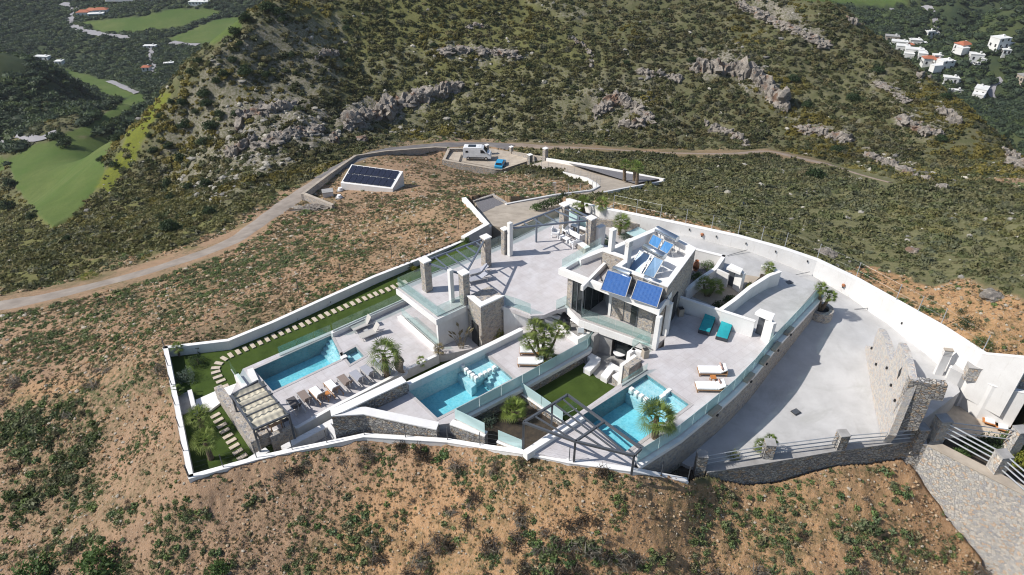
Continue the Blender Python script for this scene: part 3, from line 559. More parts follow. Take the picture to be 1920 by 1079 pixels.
slab('gully_lawn', [(490,815),(560,795),(622,762),(700,722),(762,690),(830,660),(905,625),(925,640),(850,690),(764,730),(660,790),(560,832),(500,840)], -3.9, -5.1, M['lawn'])
slab('garden_path', [px('b', *q) for q in [(320,240),(500,160),(690,90),(760,130),(640,200),(590,230),(420,360),(330,300)]], -3.42, -4.4, M['whitefl'])
slab('passage_floor', [(548,842),(622,800),(660,788),(700,780),(870,800),(985,846),(900,834),(839,824),(683,814),(613,829)], -3.75, -5.1, M['grey'])
# driveway sheets with real falls
def sheet(name, pts, m, extra=(), step=1.2, thick=.3, lift=0.0):
    w = PL(pts); ev = tps([(p.x, p.y, p.z) for p in w+list(extra)]); n = len(w); xs = [p.x for p in w]; ys = [p.y for p in w]
    gx, gy = np.meshgrid(np.arange(min(xs), max(xs), step), np.arange(min(ys), max(ys), step)); d = sdf(gx, gy, [(p.x, p.y) for p in w]); ok = d > step*.45
    ip = np.c_[gx[ok], gy[ok]]; vv = [Vector((p.x, p.y)) for p in w]+[Vector(q) for q in ip]
    r = delaunay_2d_cdt(vv, [], [list(range(n))], 1, 1e-4); rv = r[0]; A = np.array([(v.x, v.y) for v in rv]); zz = ev(A[:, 0], A[:, 1])+lift
    mb = MB(); mb.add([(a[0], a[1], z) for a, z in zip(A, zz)], [tuple(f) for f in r[2]])
    for i in range(n): a, b = w[i]+Vector((0, 0, lift)), w[(i+1) % n]+Vector((0, 0, lift)); mb.add([a, b, b-Vector((0, 0, thick)), a-Vector((0, 0, thick))], [(0, 1, 2, 3)])
    return struct(name, mb, m)
M['drive'] = plain('brushed_concrete', (.53, .525, .52), (.43, .425, .42), .55, .8, world=True, bmp=.05, detail=8)
stain(M['drive']); stain(M['deck'], .93, .3); stain(M['beige'], .85, .3); stain(M['lawn'], .80, .5)
sheet('driveway', [(1262,860,-2.5),(1290,874,-2.5),(1330,884,-2.5),(1430,866,-2.5),(1561,844,-2.5),(1665,832,-2.5),(1762,765,-2.5),(1800,735,-2.5),(1757,682,-2.5),(1695,622,-2.4),(1631,581,-2.1),(1519,512.5,-1.1),(1404,471,-.22),(1310,447,-.05),(1330,470,0),(1400,500,-.2),(1475,520,-.7),(1545,548,-1.2),(1449,665,-2.3),(1372,752,-2.5),(1300,815,-2.5)], M['drive'], thick=2)
sheet('side_ramp', [(1354,604,0.02),(1437,628,0.02),(1447,640,0.02),(1538,534,-.62),(1500,519,-.5),(1480,512,-.45),(1455,505,-.3),(1310,447,.0),(1262,434,.03),(1234,424,.03),(1300,470,.02),(1330,520,.02),(1290,556,.02)], M['drive'], thick=3, lift=.03)
sheet('forecourt', [(918,422,-4),(900,400,-5.2),(889,378,-6),(924,367,-6.4),(947,381,-6.2),(1000,373,-7.5),(1042,366,-8.6),(1108,357.5,-11),(1124,349.4,-12.6),(1102,335,-16),(1042,319.5,-20.2),(1010,315,-21.5),(990,312,-22.3),(1000,308,-23),(1026.7,300.5,-22.5),(1150,319,-19),(1243,337,-15),(1243,341,-14.7),(1172.5,353.5,-12.1),(1066,376,-7.6),(1050,390,-6),(1005,410,-4.6),(960,432,-4)], M['beige'], thick=2.5, step=1.6)
sheet('gravel_patch', [(891,379,-5.95),(923,368.5,-6.35),(946,382,-6.2),(903,400,-5.25)], M['gravel'], thick=.02, lift=.05, step=2)
sheet('gravel_patch', [(1055,305,-21.6),(1150,319.5,-19),(1241,337.5,-15),(1190,347,-13.6),(1120,325,-17.3)], M['gravel'], thick=.02, lift=.25, step=2)
sheet('parking_area', PKG, M['beige'], thick=2, step=1.6, lift=.25)
# ---------------------------------------------------------------- boundary and retaining walls
wall('boundary_wall', 'long low white wall between the side lawn and the weedy field', 'wall', PL(BND[:8]), -.26, -5.2, M['white'], M['whitefl'], group='white boundary walls')
wall('boundary_wall', 'short white wall closing the far left end of the side lawn, beside the palms', 'wall', PL([(353,896,-2.7),(306,650,-2.7)]), -.28, -5.6, M['white'], M['whitefl'], group='white boundary walls')
wall('boundary_wall', 'low white wall running along the whole front edge above the stony foreground', 'wall', PL([(1291,904,-1.5),(1240,894,-.9),(1186,884,.02),(1067,868,.02),(981,850.5,-.25),(900,839,-1.5),(839,829,-1.8),(683,819,-2.0),(613,834,-2.3),(548,847,-2.6),(481,862,-2.7),(353,898,-2.7)]), -.3, [-3.4,-3.0,-2.5,-2.3,-2.6,-3.8,-4.2,-4.4,-4.6,-4.8,-5,-5.8], M['white'], M['whitefl'], group='white boundary walls')
BW = PL([(1061,373,-2.2),(1090,381.5,-.3),(1125,390.5,.7),(1237.8,413,1.05),(1300,426,1.05),(1383.5,444,1.0),(1471,468,.75),(1532,489,.45),(1605,524,.1),(1680,566,-.05),(1763.8,612.7,.35),(1842,663.5,.8)])
wall('perimeter_wall', 'tall curved bright white wall sweeping along the back of the concrete drive', 'wall', BW, .42, -5, M['white'], M['whitefl'], over=.01)
wall('perimeter_wall', 'white wall continuing right from the corner above the rubble planter', 'wall', PL([(1842,663.5,.8),(1935,672,2.2)]), .28, -3.2, M['white'], M['whitefl'], over=.01)
wall('courtyard_wall', 'bright white wall of the sunken court at the right edge below the rubble planter', 'wall', PL([(1780,689,-1.5),(1822,702,-1.3),(1862,723.5,-1.1),(1930,739,-.7)]), .3, -6, M['white'], M['whitefl'])
wall('rubble_planter', 'raised rubble stone planter strip under the white wall at the right edge', 'planter', PL([(1817,689.5,-.45),(1870,696,-.2),(1940,706,.1)]), .8, -1.6, M['stoneR'], M['grey'])
slab('roof_ledge', [(1783,690.5),(1805,701),(1822,703.5),(1862,725),(1930,740.5),(1950,700),(1830,678),(1800,672)], -1.36, -4, M['drive'])
slab('ledge_floor', [(1757,681),(1785,690),(1800,735),(1762,765)], -2.52, -6, M['drive'])
slab('court_floor', [(1735,760),(1800,755),(1880,798),(1960,840),(1960,880),(1800,850),(1740,835),(1735,740)], -4.25, -7, M['slab'])
wall('entry_wall', 'thick white wall beside the gravel corner of the forecourt', 'wall', PL([(873,370,-4.7),(917.5,420,-3.3)]), -.45, -7.5, M['white'], M['whitefl'])
wall('entry_wall', 'white wall linking the forecourt corner with the side lawn wall', 'wall', PL([(917.5,420,-3.3),(871,446,-3.2)]), -.45, -6, M['white'], M['whitefl'])
wall('drive_wall', 'low white kerb wall curving along the inner side of the entrance drive', 'wall', PL([(950,383,-5.9),(1042,365.5,-8.1),(1110,357,-10.5),(1125,349,-12.1),(1120,344,-13.2),(1102,333.5,-15.5),(1042,318.5,-19.8),(1002,312.5,-21.8)]), .3, [-8,-10,-12.5,-14,-15,-17.5,-21.8,-24], M['white'])
wall('drive_wall', 'white wall along the far side of the entrance drive up to its gate pillar', 'wall', PL([(1024,297,-21.8),(1131,314,-18.2),(1244,336,-14.2)]), .3, [-25,-21,-17], M['white'])
wall('drive_wall', 'shaded low wall closing the near side of the palm triangle on the drive', 'wall', PL([(1245,340,-14.1),(1172.5,353,-11.5),(1063,375,-7.0)]), -.3, [-17,-15,-11], M['white'])
wall('gravel_bay_wall', 'low stone edge round the gravel corner of the forecourt', 'wall', PL([(889,377.5,-5.7),(924,366.5,-6.05),(948,381,-6.0)]), .3, -8, M['stoneL'])
wall('road_wall', 'long curved stone wall between the road and the solar panel field', 'wall', PL([(1145/3.84+540,277.5,-25.6),(816,276.5,-25.4),(722,284,-23.2),(668,292,-21.4),(610,333,-17.9),(569,364,-16.8)]), -.45, [-28,-28,-26,-24,-20,-19], M['stoneL'], M['beige'])
wall('road_wall', 'short rubble wall end below the white box near the field corner', 'wall', PL([(569,364,-16.8),(622,385,-16.2)]), .45, -19, M['stoneL'], M['beige'])
wall('parking_wall', 'rubble wall along the near side of the parking with the van', 'wall', PL([px('s1', 70,400)+(-25.6,), px('s1', 870,545)+(-25.6,), px('s1', 960,545)+(-25.6,), px('s1', 1390,405)+(-24.2,)]), .5, [-28.5, -28.2, -28, -27], M['stoneD'], M['beige'])
wall('parking_wall', 'rubble wall on the left end of the parking beside the field', 'wall', PL([px('s1', 160,225)+(-25.3,), px('s1', 80,392)+(-25.6,)]), .5, -28.5, M['stoneD'], M['beige'])
wall('parking_wall', 'rubble wall behind the van along the asphalt road', 'wall', PL([px('s1', 160,222)+(-25.2,), px('s1', 640,215)+(-25.3,)]), -.45, -28.5, M['stoneD'], M['beige'])
wall('parking_wall', 'low rubble wall at the right side of the parking between two gate pillars', 'wall', PL([px('s1', 1110,278)+(-25.4,), px('s1', 1595,365)+(-22.6,)]), .45, -28, M['stoneL'], M['beige'])
def pillar(label, x, y, ztop, zb, s, m, capm, hcap=.12, over=.07, rz=ANG, group=None, name='stone_pillar', sy=None):
    c = P(x, y, ztop); th = thing(name, label, 'pillar', (c.x, c.y, zb), rz, group); sy = sy or s; h = ztop-zb
    MB().box((0, 0, (h-hcap)/2), (s, sy, h-hcap)).build('shaft', m, th); MB().box((0, 0, h-hcap/2), (s+2*over, sy+2*over, hcap)).build('cap', capm, th, bevel=.012); return th
pillar('tall tan gate pillar where the white drive wall begins', *px('s1', 1620,222), -20.2, -25, .75, M['stoneL'], M['whitefl'], name='gate_pillar')
pillar('gate pillar with white cap at the right corner of the parking wall', *px('s1', 1388,318), -22.8, -27.5, .75, M['stoneD'], M['whitefl'], name='gate_pillar')
pillar('small pale gate pillar at the roadside end of the parking wall', *px('s1', 1108,200), -24.4, -28, .6, M['stoneL'], M['whitefl'], name='gate_pillar')
pillar('gate pillar with pale cap just behind the front of the van', *px('s1', 742,172), -24.0, -28, .6, M['stoneL'], M['whitefl'], name='gate_pillar')
tagp(MB().prism(PL([px('s1', *q) for q in [(262,312),(358,308),(322,418),(240,412)]], -25.6), -26.4).build('loading_ramp', M['beige']), 'tan concrete ramp slab at the left end of the parking', 'ramp')
# retained terraces in front
wall('retaining_wall', 'stone wall with wide white cap angled between the two left pool terraces', 'wall', PL([px('c', 640,702)+(-.45,), px('c', 0,1000)+(-.45,), px('d', 8,478)+(-.5,), px('d', 300,462)+(-.7,), px('d', 950,600)+(-1.15,)]), .62, -4.6, M['stoneD'], M['whitefl'], capt=.09)
wall('retaining_wall', 'short stone wall with white cap under the milky glass in front of the middle pool', 'wall', PL([px('d', 1070,552)+(-1.2,), px('d', 1385,660)+(-1.25,)]), .42, -4.6, M['stoneD'], M['whitefl'], capt=.1)
wall('retaining_wall', 'small stone wall with white cap beside the left foot of the steel pergola', 'wall', PL([px('f', 150,660)+(-.75,), px('f', 360,745)+(-.55,)]), .42, -4.4, M['stoneD'], M['whitefl'], capt=.1)
wall('terrace_wall', 'white capped wall along the upper side of the middle pool', 'wall', PL([px('c', 680,752)+(-1.0,), px('c', 1440,392)+(-1.0,), px('c', 1705,262)+(-1.0,)]), -.32, -4.4, M['white'], M['whitefl'], capt=.08)
wall('terrace_kerb', 'white kerb wall behind the row of sun loungers above the grass gully', 'wall', PL([(476,818,-3.05),(558.6,803,-3.05),(622,767,-3.05),(764,694,-3.05),(823,666,-3.05)]), .26, -4.6, M['white'], M['whitefl'], over=.0)
wall('terrace_wall', 'low white parapet under the glass along the upper edge of the left pool terrace', 'wall', PL([(623,625,-2.75),(762,562,-2.75),(800,545,-2.75)]), .25, -4.6, M['white'], M['whitefl'])
wall('ramp_wall', 'white sloping wall beside the sunken stairs in front of the fabric pergola', 'wall', PL([px('b', 1085,655)+(-3.0,), px('b', 1545,410)+(-3.0,)]), -.5, -4.6, M['white'])
wall('ramp_wall', 'small white wall stub at the foot of the sunken stairs', 'wall', PL([px('b', 1490,460)+(-2.9,), px('b', 1590,600)+(-2.9,)]), .3, -4.4, M['white'])
tagp(MB().prism(PL([px('b', *q) for q in [(790,760),(945,668),(985,700),(880,770)]], -2.75), -4.2).build('white_wedge', M['white']), 'white wedge shaped wall block by the end of the lower stepping stones', 'wall')
# edge of the right terrace: white ledge on rubble
G3 = PL([(1191.5,865.8,0),(1269.7,816.8,0),(1342.7,757.4,0),(1371.9,731.3,0),(1408.6,693.5,0),(1449,643.4,0),(1536,551,0)])
wall('ledge_wall', 'rubble wall with white ledge between the right pool terrace and the sunken drive', 'wall', G3, -.42, -3.6, M['stoneL'], M['whitefl'], capt=.28, over=.02)
glassrail('long milky glass balustrade on the white ledge above the concrete drive', [v+Vector((0, 0, .0)) for v in offset(G3, -.1)], 1.05, 'frost', 1.6)
for i_, q in enumerate([('i',1305,945),('j',1190,415),('j',1085,535),('j',945,690),('j',640,985)]):
    c_ = W(*q, .12); k_ = [6,5,5,4,3][i_]; d_ = G3[k_]-G3[k_-1] if k_ > 2 else G3[2]-G3[1]; a_ = math.atan2(d_.y, d_.x); o_ = Vector((d_.y, -d_.x, 0)).normalized()*.30; c_ = c_+o_
    th = thing('ledge_block', 'concrete block with lamp on the glass ledge, '+['nearest the round palm planter','second from the round planter','middle one of five','beside the white daybeds','nearest the right pool palm'][i_], 'ledge block', (c_.x, c_.y, 0), a_, 'concrete blocks along the glass ledge')
    MB().box((0, 0, .09), (1.1, .36, .22)).build('block', M['beige'], th, bevel=.02); MB().box((0, -.22, -.16), (.16, .1, .12)).build('lamp', M['black'], th)
# glass on the other edges
Gm = PL([(855,785,ZD2),(977.5,721.6,ZD2),(1098.5,653.8,ZD2),(1114,631,ZD2)])
wall('ledge_wall', 'rubble wall with white ledge between the middle pool terrace and the sunken lawn', 'wall', Gm, -.38, -4.4, M['stoneD'], M['whitefl'], capt=.3, over=.02)
glassrail('milky glass balustrade on the ledge above the sunken lawn and palm bed', offset(Gm, -.1), 1.0, 'frost', 1.6)
glassrail('short milky glass panel run above the stone wall in front of the middle pool', WL('d', [(1118,508),(1388,640)], -1.2), .95, 'frost', 1.8)
glassrail('short milky glass run beside the left foot of the steel pergola', WL('f', [(162,650),(378,742)], -.65), .9, 'frost', 1.3)
GF = WL('f', [(375,212),(560,340),(752,475)], -2.1)
wall('lawn_wall', 'thin white capped wall between the sunken lawn and the palm bed', 'wall', GF, -.22, -3.4, M['stoneD'], M['whitefl'])
glassrail('milky glass fence on the thin wall dividing the sunken lawn from the palm bed', offset(GF, -.1), .95, 'frost', 1.6)
glassrail('small glass fence panel at the lower corner of the sunken lawn', WL('f', [(730,440),(870,370)], ZML), .9, 'glass', 1.3)
tagp(wallmb(WL('f', [(385,742),(905,412)], .30), -.42, -.25).build('raised_kerb', M['whitefl']), 'long raised white kerb along the left of the pergola paving', 'kerb')
glassrail('clear glass balustrade along the upper side of the left pool', WL('a', [(1075,522),(1545,318)], ZD1), .95, 'glass', 1.6)
glassrail('clear glass balustrade on the white parapet beside the stepping stone lawn', PL([(624,622,-2.72),(762,560,-2.72),(800,543,-2.72)]), .8, 'glass', 1.6)
glassrail('glass balustrade by the steps at the near left end of the left pool', WL('a', [(745,800),(640,640)], -3.3), .9, 'glass', 1.3)
tagp(wallmb(WL('a', [(665,690),(745,800)], -2.9), .35, -4.2).build('step_wall', M['white']), 'small tapered white wall beside the steps at the near end of the left pool', 'wall')
tagp(wallmb(WL('a', [(782,640),(832,752)], -3.0), .45, -4.4).build('pool_end_wall', M['white']), 'white block wall at the near end corner of the left pool', 'wall')
RT = PL([(744.8,541.8,0),(818.9,598,0),(873,573,0)])
glassrail('clear glass balustrade round the front corner of the upper roof terrace', offset([RT[0], RT[1], RT[2]], .18), 1.0, 'glass', 1.5)
glassrail('clear glass balustrade along the back edge of the upper roof terrace', PL([(746,540.5,0),(794,520,0),(960.7,451,0),(1042,410.5,0),(1060,407.5,0)]), 1.0, 'glass', 1.5)
glassrail('clear glass balustrade beside the stairs right of the stone tower', PL([(946,573,0),(965,578,0),(995,590,0)]), 1.0, 'glass', 1.4)
glassrail('clear glass on the low white curb under the upper roof terrace', WL('c', [(640,148),(960,432)], -2.85), .8, 'glass', 1.5)
wall('loggia_curb', 'low white curb under the overhanging corner of the roof terrace', 'wall', WL('c', [(628,150),(962,448)], -2.85), -.3, -3.6, M['white'], M['whitefl'])
tagp(wallmb(PL([(734,536.8,.02),(744,541.3,.02),(818.5,598.4,.02),(873,573.5,.02)][1:]), -.1, -.5).build('roof_fascia', M['white']), 'white edge band round the front corner of the roof terrace', 'fascia')
# building volume under the roof terrace
lw = thing('lower_house', 'white walled lower house under the roof terrace corner, beside the left pool', 'house', P(850,600,ZD1))
c1_, c2_ = P(818.9,598,0), P(873,573,0); bk_ = [c1_+AXB*.0-AXA*2.6, P(960,560,0)-AXA*2]
wpart(wallmb([P(819.5,598.3,-.36), P(880,574,-.36)], .25, -4.2), 'wall', M['white'], lw)
wpart(wallmb([P(752,546,-.36)+AXB*1.9, P(818.9,598,-.36)+AXB*1.9], .2, -4.2), 'glass_front', M['window'], lw)
wpart(wallmb([P(752,546,-.36)+AXB*6.1, P(818.9,598,-.36)+AXB*6.1], .2, -4.2), 'rear_wall', M['white'], lw)
for k_ in range(4): q_ = P(752,546,-1.9)+AXB*1.85+(P(818.9,598,0)-P(752,546,0))*((k_+.4)/4); q_.z = -1.8; wpart(MB().box(q_, (.07, .1, 2.8), ANG+math.pi/2), 'window_frame', M['steel'], lw)
# stone stair tower
tw = thing('stair_tower', 'square rubble stone stair tower with white cap at the front of the roof terrace', 'tower', P(900,632,ZD1))
tA = WL('g', [(845,735),(965,835),(1172,738)], .95); tq = [tA[0], tA[1], tA[2], tA[0]+(tA[2]-tA[1])]
wpart(MB().prism([v-Vector((0, 0, .12)) for v in tq], ZD1-.6), 'tower_body', M['stoneL'], tw)
capo = offset(tq, -.06, True); capi = offset(tq, .42, True)
cm_ = MB()
for i in (0, 1): A_, B_, C_, D_ = capo[i], capo[i+1], capi[i+1], capi[i]; dz = Vector((0, 0, -.12)); cm_.add([A_, B_, C_, D_, A_+dz, B_+dz, C_+dz, D_+dz], [(0, 1, 2, 3), (0, 4, 5, 1), (3, 2, 6, 7), (0, 3, 7, 4), (1, 5, 6, 2)])
wpart(cm_, 'cap', M['whitefl'], tw)
d_ = (tA[1]-tA[0]).normalized(); n_ = Vector((-(tA[1]-tA[0]).y, (tA[1]-tA[0]).x, 0)).normalized()
dc = tA[0]+d_*1.0-n_*.03; wpart(MB().box((dc.x, dc.y, ZD1+1.0), (.85, .12, 2.1), math.atan2(d_.y, d_.x)), 'door', M['dark'], tw)
tagp(wallmb(PL([(944,575,.05),(966,585,-.2),(1000,604,-1.1)]), .25, -4.2).build('stair_wall', M['white']), 'white wall sloping down beside the stairs right of the stone tower', 'wall')
slab('side_paving', [px('b', *q) for q in [(150,200),(270,160),(325,320),(175,380)]], -3.5, -5, M['grey'])
wall('garden_wall', 'short white wall beside the grey paving at the left end of the lawn', 'wall', WL('b', [(285,145),(328,320)], -3.0), -.3, -4, M['white'])
# ---------------------------------------------------------------- pools
def pool(name, label, poly, depth, steps=None, coping=True, mat='basin', wz=.06):
    c = sum(poly, Vector())/len(poly); th = thing(name, label, 'swimming pool', (c.x, c.y, poly[0].z-depth))
    z0 = poly[0].z; mb = MB(); n = len(poly); inner = offset(poly, -.0, True)
    area = sum(poly[i].x*poly[(i+1) % n].y-poly[(i+1) % n].x*poly[i].y for i in range(n)); s = 1 if area > 0 else -1
    bot = [Vector((v.x, v.y, z0-depth)) for v in poly]
    ou = offset(poly, -.14*s, True)
    mb.prism(bot, z0-depth-.1, sides=False)
    for i in range(n): j = (i+1) % n; a, b = poly[i]-Vector((0, 0, .012)), poly[j]-Vector((0, 0, .012)); mb.add([a, b, bot[j], bot[i]], [(0, 1, 2, 3)])
    wpart(mb, 'basin', M[mat], th)
    wpart(MB().prism([v-Vector((0, 0, wz)) for v in offset(poly, .004*s, True)], 0, sides=False), 'water', M['water'], th)
    if coping:
        io = offset(poly, .0*s, True); oo = offset(poly, -.22*s, True); cp = MB(); up = Vector((0, 0, .025))
        for i in range(n): j = (i+1) % n; cp.add([io[i]+up, io[j]+up, oo[j]+up, oo[i]+up, io[i]-up*2, io[j]-up*2, oo[j], oo[i]], [(0, 1, 2, 3), (0, 4, 5, 1), (2, 6, 7, 3)])
        wpart(cp, 'coping', M['deck2'], th)
    return th
pa = pool('swimming_pool', 'left turquoise pool below the side lawn, with the small splash pool off its corner', p1, 1.35)
u_ = (p1[1]-p1[0]).normalized(); v_ = (p1[3]-p1[0]).normalized()
for k in range(4): a_ = p1[1]-u_*(.28*(k+1)); wpart(MB().prism([Vector((q.x, q.y, ZD1-.28*(k+1))) for q in (a_, a_+u_*.285, a_+u_*.285+v_*3.2, a_+v_*3.2)], ZD1-1.34), 'step', M['basinL'], pa)
ps = pool('splash_pool', 'small pale square splash pool beside the palm on the left terrace', sp, .45, mat='basinL')
wpart(MB().box((sp[0]+(sp[3]-sp[0])*.35+Vector((-.1, 0, .04))), (.5, .35, .12), ANG), 'stepping_block', M['whitefl'], ps)
pb = pool('swimming_pool', 'middle turquoise pool with white cube seats between the two palms', p2, 1.4)
def ledge(th, n, pts, z, zb, m): wpart(MB().prism(WL(n, pts, z), zb), 'ledge', m, th)
S2 = WL('c', [(1175,590),(1300,710),(1490,610),(1370,490),(1240,545)], ZD2-.35); wpart(MB().prism(S2, ZD2-1.39), 'shallow_ledge', M['basinL'], pb)
wpart(MB().prism(WL('c', [(1130,665),(1165,640),(1310,770),(1265,805)], ZD2-.55), ZD2-1.39), 'bench', M['basinL'], pb)
e1_ = p2[2]; e2_ = p2[3]; dd_ = (e2_-e1_).normalized(); nn_ = Vector((dd_.y, -dd_.x, 0))
if (p2[4]-p2[3]).dot(nn_) < 0: nn_ = -nn_
for k in range(4): s0 = e1_+dd_*1.75+nn_*(.30*k); s1 = e2_+nn_*(.30*k)-dd_*.03; wpart(MB().prism([Vector((q.x, q.y, ZD2-.25*(k+1))) for q in (s0, s1, s1+nn_*.305, s0+nn_*.305)], ZD2-1.39), 'step', M['basinL'], pb)
for q in [(1185,600),(1218,632),(1248,658),(1278,682),(1308,705),(1348,680),(1388,660),(1428,638),(1470,612)]:
    c_ = W('c', *q, ZD2+.10); wpart(MB().box((c_.x, c_.y, ZD2-.12), (.27, .27, .46), ANG), 'cube_seat', M['whitefl'], pb, bevel=.015)
pc = pool('swimming_pool', 'right turquoise pool partly under the steel pergola, beside the sunken lawn', p3, 1.4)
wpart(MB().prism(WL('f', [(1345,170),(1500,62),(1725,190),(1530,290)], -.32), -1.39), 'shallow_ledge', M['basinL'], pc)
wpart(MB().prism(WL('f', [(1310,225),(1345,195),(1520,320),(1480,350)], -.55), -1.39), 'bench', M['basinL'], pc)
e1_, e2_ = p3[1], p3[2]; dd_ = (e2_-e1_).normalized(); nn_ = Vector((dd_.y, -dd_.x, 0))
if (p3[3]-p3[2]).dot(nn_) < 0: nn_ = -nn_
for k in range(4): s0 = e1_+dd_*1.95+nn_*(.32*k); s1 = e2_+nn_*(.32*k)-dd_*.03; wpart(MB().prism([Vector((q.x, q.y, -.25*(k+1))) for q in (s0, s1, s1+nn_*.325, s0+nn_*.325)], -1.39), 'step', M['basinL'], pc)
for q in [(1365,180),(1410,212),(1452,240),(1495,270),(1640,245),(1672,215),(1702,192)]:
    c_ = W('f', *q, .10); wpart(MB().box((c_.x, c_.y, -.14), (.30, .27, .42), ANG), 'cube_seat', M['whitefl'], pc, bevel=.015)
# ---------------------------------------------------------------- stepping stones, each a thing
LW = 'cream slab of the curved stepping stone path across the side lawn'
ST = [(575,795),(548,745),(520,708),(503,665),(502,627),(530,585),(578,543),(636,513),(704,484),(769,456),(834,427),(900,399),(965,371),(1028,343),(1089,315),(1153,290),(1215,265),(1277,240),(1335,215),(1393,192),(1450,166),(1507,141),(1565,118),(1621,94),(1676,70),(1733,48),(1786,24),(1842,2)]
SP = [px('a', *q) for q in ST]+[(694.8,556),(705,552),(716,547.6),(727.5,543.5),(738,539)]+[(749,534.5),(760,530)]
spw = [P(*q, -3.58) for q in SP]; sp0 = None
def stoneslab(label, group, c, a, s): 
    th = MB().box((0, 0, 0), (s[0], s[1], .07)).build('stepping_stone', M['slab'], bevel=.01); th.location = c; th.rotation_euler = (0, 0, a); return tagp(th, label, 'stepping stone', group)
for i, c in enumerate(spw):
    a, b = spw[max(0, i-1)], spw[min(len(spw)-1, i+1)]; d = b-a; lbl = LW if i > 9 else 'cream slab in the curved end of the stepping stone path near the fabric pergola'
    if sp0 is None: sp0 = stoneslab(lbl, 'stepping stones of the side lawn', c, math.atan2(d.y, d.x), (.31, .68)); continue
    o = sp0.copy(); COL.objects.link(o); o.location = c; o.rotation_euler = (0, 0, math.atan2(d.y, d.x)+random.uniform(-.04, .04)); o['label'] = lbl
    o['group'] = 'stepping stones of the side lawn' if i > 9 else 'stepping stones of the curve'
sp0['group'] = 'stepping stones of the curve'
for q in [px('s7', *q) for q in [(195,640),(240,712),(290,790),(332,870),(382,948),(432,1020)]]+[px('b', *q) for q in [(670,660),(700,708),(740,755)]]:
    o = sp0.copy(); COL.objects.link(o); o.location = P(*q, -3.58); o.rotation_euler = (0, 0, ANG-math.pi/2+.1); o['label'] = 'cream slab of the short stepping stone path beside the stone wall and two palms'; o['group'] = 'stepping stones of the short path'
# ---------------------------------------------------------------- pillars and pergolas of the roof terrace
PG = 'stone pillars of the roof terrace'
def rp(label, n, x, y, s=.62, zt_=2.9, m='stoneL', cap=.75, **k): return pillar(label, *px(n, x, y), zt_, -.0, s, M[m], M['whitefl'], .1, .06, group=PG, **k)
rp('stone pillar with white cap at the outer left corner of the roof terrace', 'g', 465,420)
rp('stone pillar with white cap at the inner end of the first roof pergola', 'g', 1010,208)
rp('stone pillar beside the white square column above the stair tower', 'g', 812,528, s=.6)
rp('stone pillar with white cap backed by a white chimney on the roof terrace', 'g', 1180,135, s=.45, zt_=2.55)
rp('stone pillar with white cap at the back end of the roof terrace', 's4', 470,100)
rp('stone pillar with white cap behind the white sofa set', 's4', 872,300)
def col(label, n, x, y, zt_, zb, s, name='white_column', cat='column', sy=None, caps=False):
    c = W(n, x, y, zt_); th = thing(name, label, cat, (c.x, c.y, zb), ANG); h = zt_-zb; sy = sy or s
    MB().box((0, 0, h/2), (s, sy, h)).build('shaft', M['white'], th, bevel=.02)
    if caps:
        MB().box((0, 0, h-.06), (s+.06, sy+.06, .06)).build('cap', M['whitefl'], th)
        for k in range(3): MB().box((0, 0, h-.18-.1*k), (s+.05, sy+.05, .03)).build('vent_slat', M['frameW'], th)
    return th
col('white square column at the front of the roof terrace, inside the glass', 'g', 690,508, 3.0, 0, .34)
col('white chimney rising behind the capped pillar on the roof terrace', 'g', 1228,85, 3.25, 0, .36, 'chimney', 'chimney')
def pergola(name, label, n, z, big, small, m, w1=.12, w2=.09, posts=(), prz=ANG):
    b0 = W(n, *big[0][0], z); th = thing(name, label, 'pergola', (b0.x, b0.y, 0)); 
    for a, b in big: wpart(MB().bar(W(n, *a, z), W(n, *b, z), w1, w1*1.2), 'beam', M[m], th)
    for a, b in small: wpart(MB().bar(W(n, *a, z-.015), W(n, *b, z-.015), w2, w2), 'rafter', M[m], th)
    for x, y, zb in posts: c = W(n, x, y, z); wpart(MB().box((c.x, c.y, (z+zb)/2-.05), (.13, .13, z-zb), prz), 'post', M[m], th)
    return th
pergola('roof_pergola', 'triangular blue-grey steel pergola frame over the left end of the roof terrace', 'g', 2.6, [((512,412),(985,235)), ((1000,240),(850,512)), ((490,452),(782,545))],
 [((560,402),(668,492)), ((655,368),(848,505)), ((745,330),(882,435)), ((830,296),(922,356)), ((925,262),(962,292))], 'bsteel')
pergola('roof_pergola', 'long blue-grey steel pergola frame over the far end of the roof terrace by the sofa', 'o', 2.6, [((392,706),(758,567)), ((392,722),(940,667)), ((790,570),(930,640))],
 [((465,680),(505,708)), ((535,652),(608,700)), ((612,624),(722,688)), ((690,594),(872,672)), ((745,574),(930,662))], 'bsteel', posts=((562,640,0), (868,628,0)))
# ---------------------------------------------------------------- big steel pergola by the right pool
Ap, Bp, Cp, Dp, Mp = (392,490), (787,243), (1450,728), (1385,790), (857,662)
pergola('steel_pergola', 'large anthracite steel pergola frame over the near end of the right pool', 'f', 1.75, [(Ap, Bp), (Bp, Cp), (Ap, Mp), (Mp, Dp), (Cp, Dp), (Mp, (1112,488))],
 [((487,432),(857,655)), ((575,378),(1110,718)), ((662,322),(1240,757)), ((738,275),(1330,782))], 'steel', .13, .085, posts=((392,490,-.5), (650,335,0), (857,662,0), (1385,790,.2)), prz=math.atan2(-.1, 1))
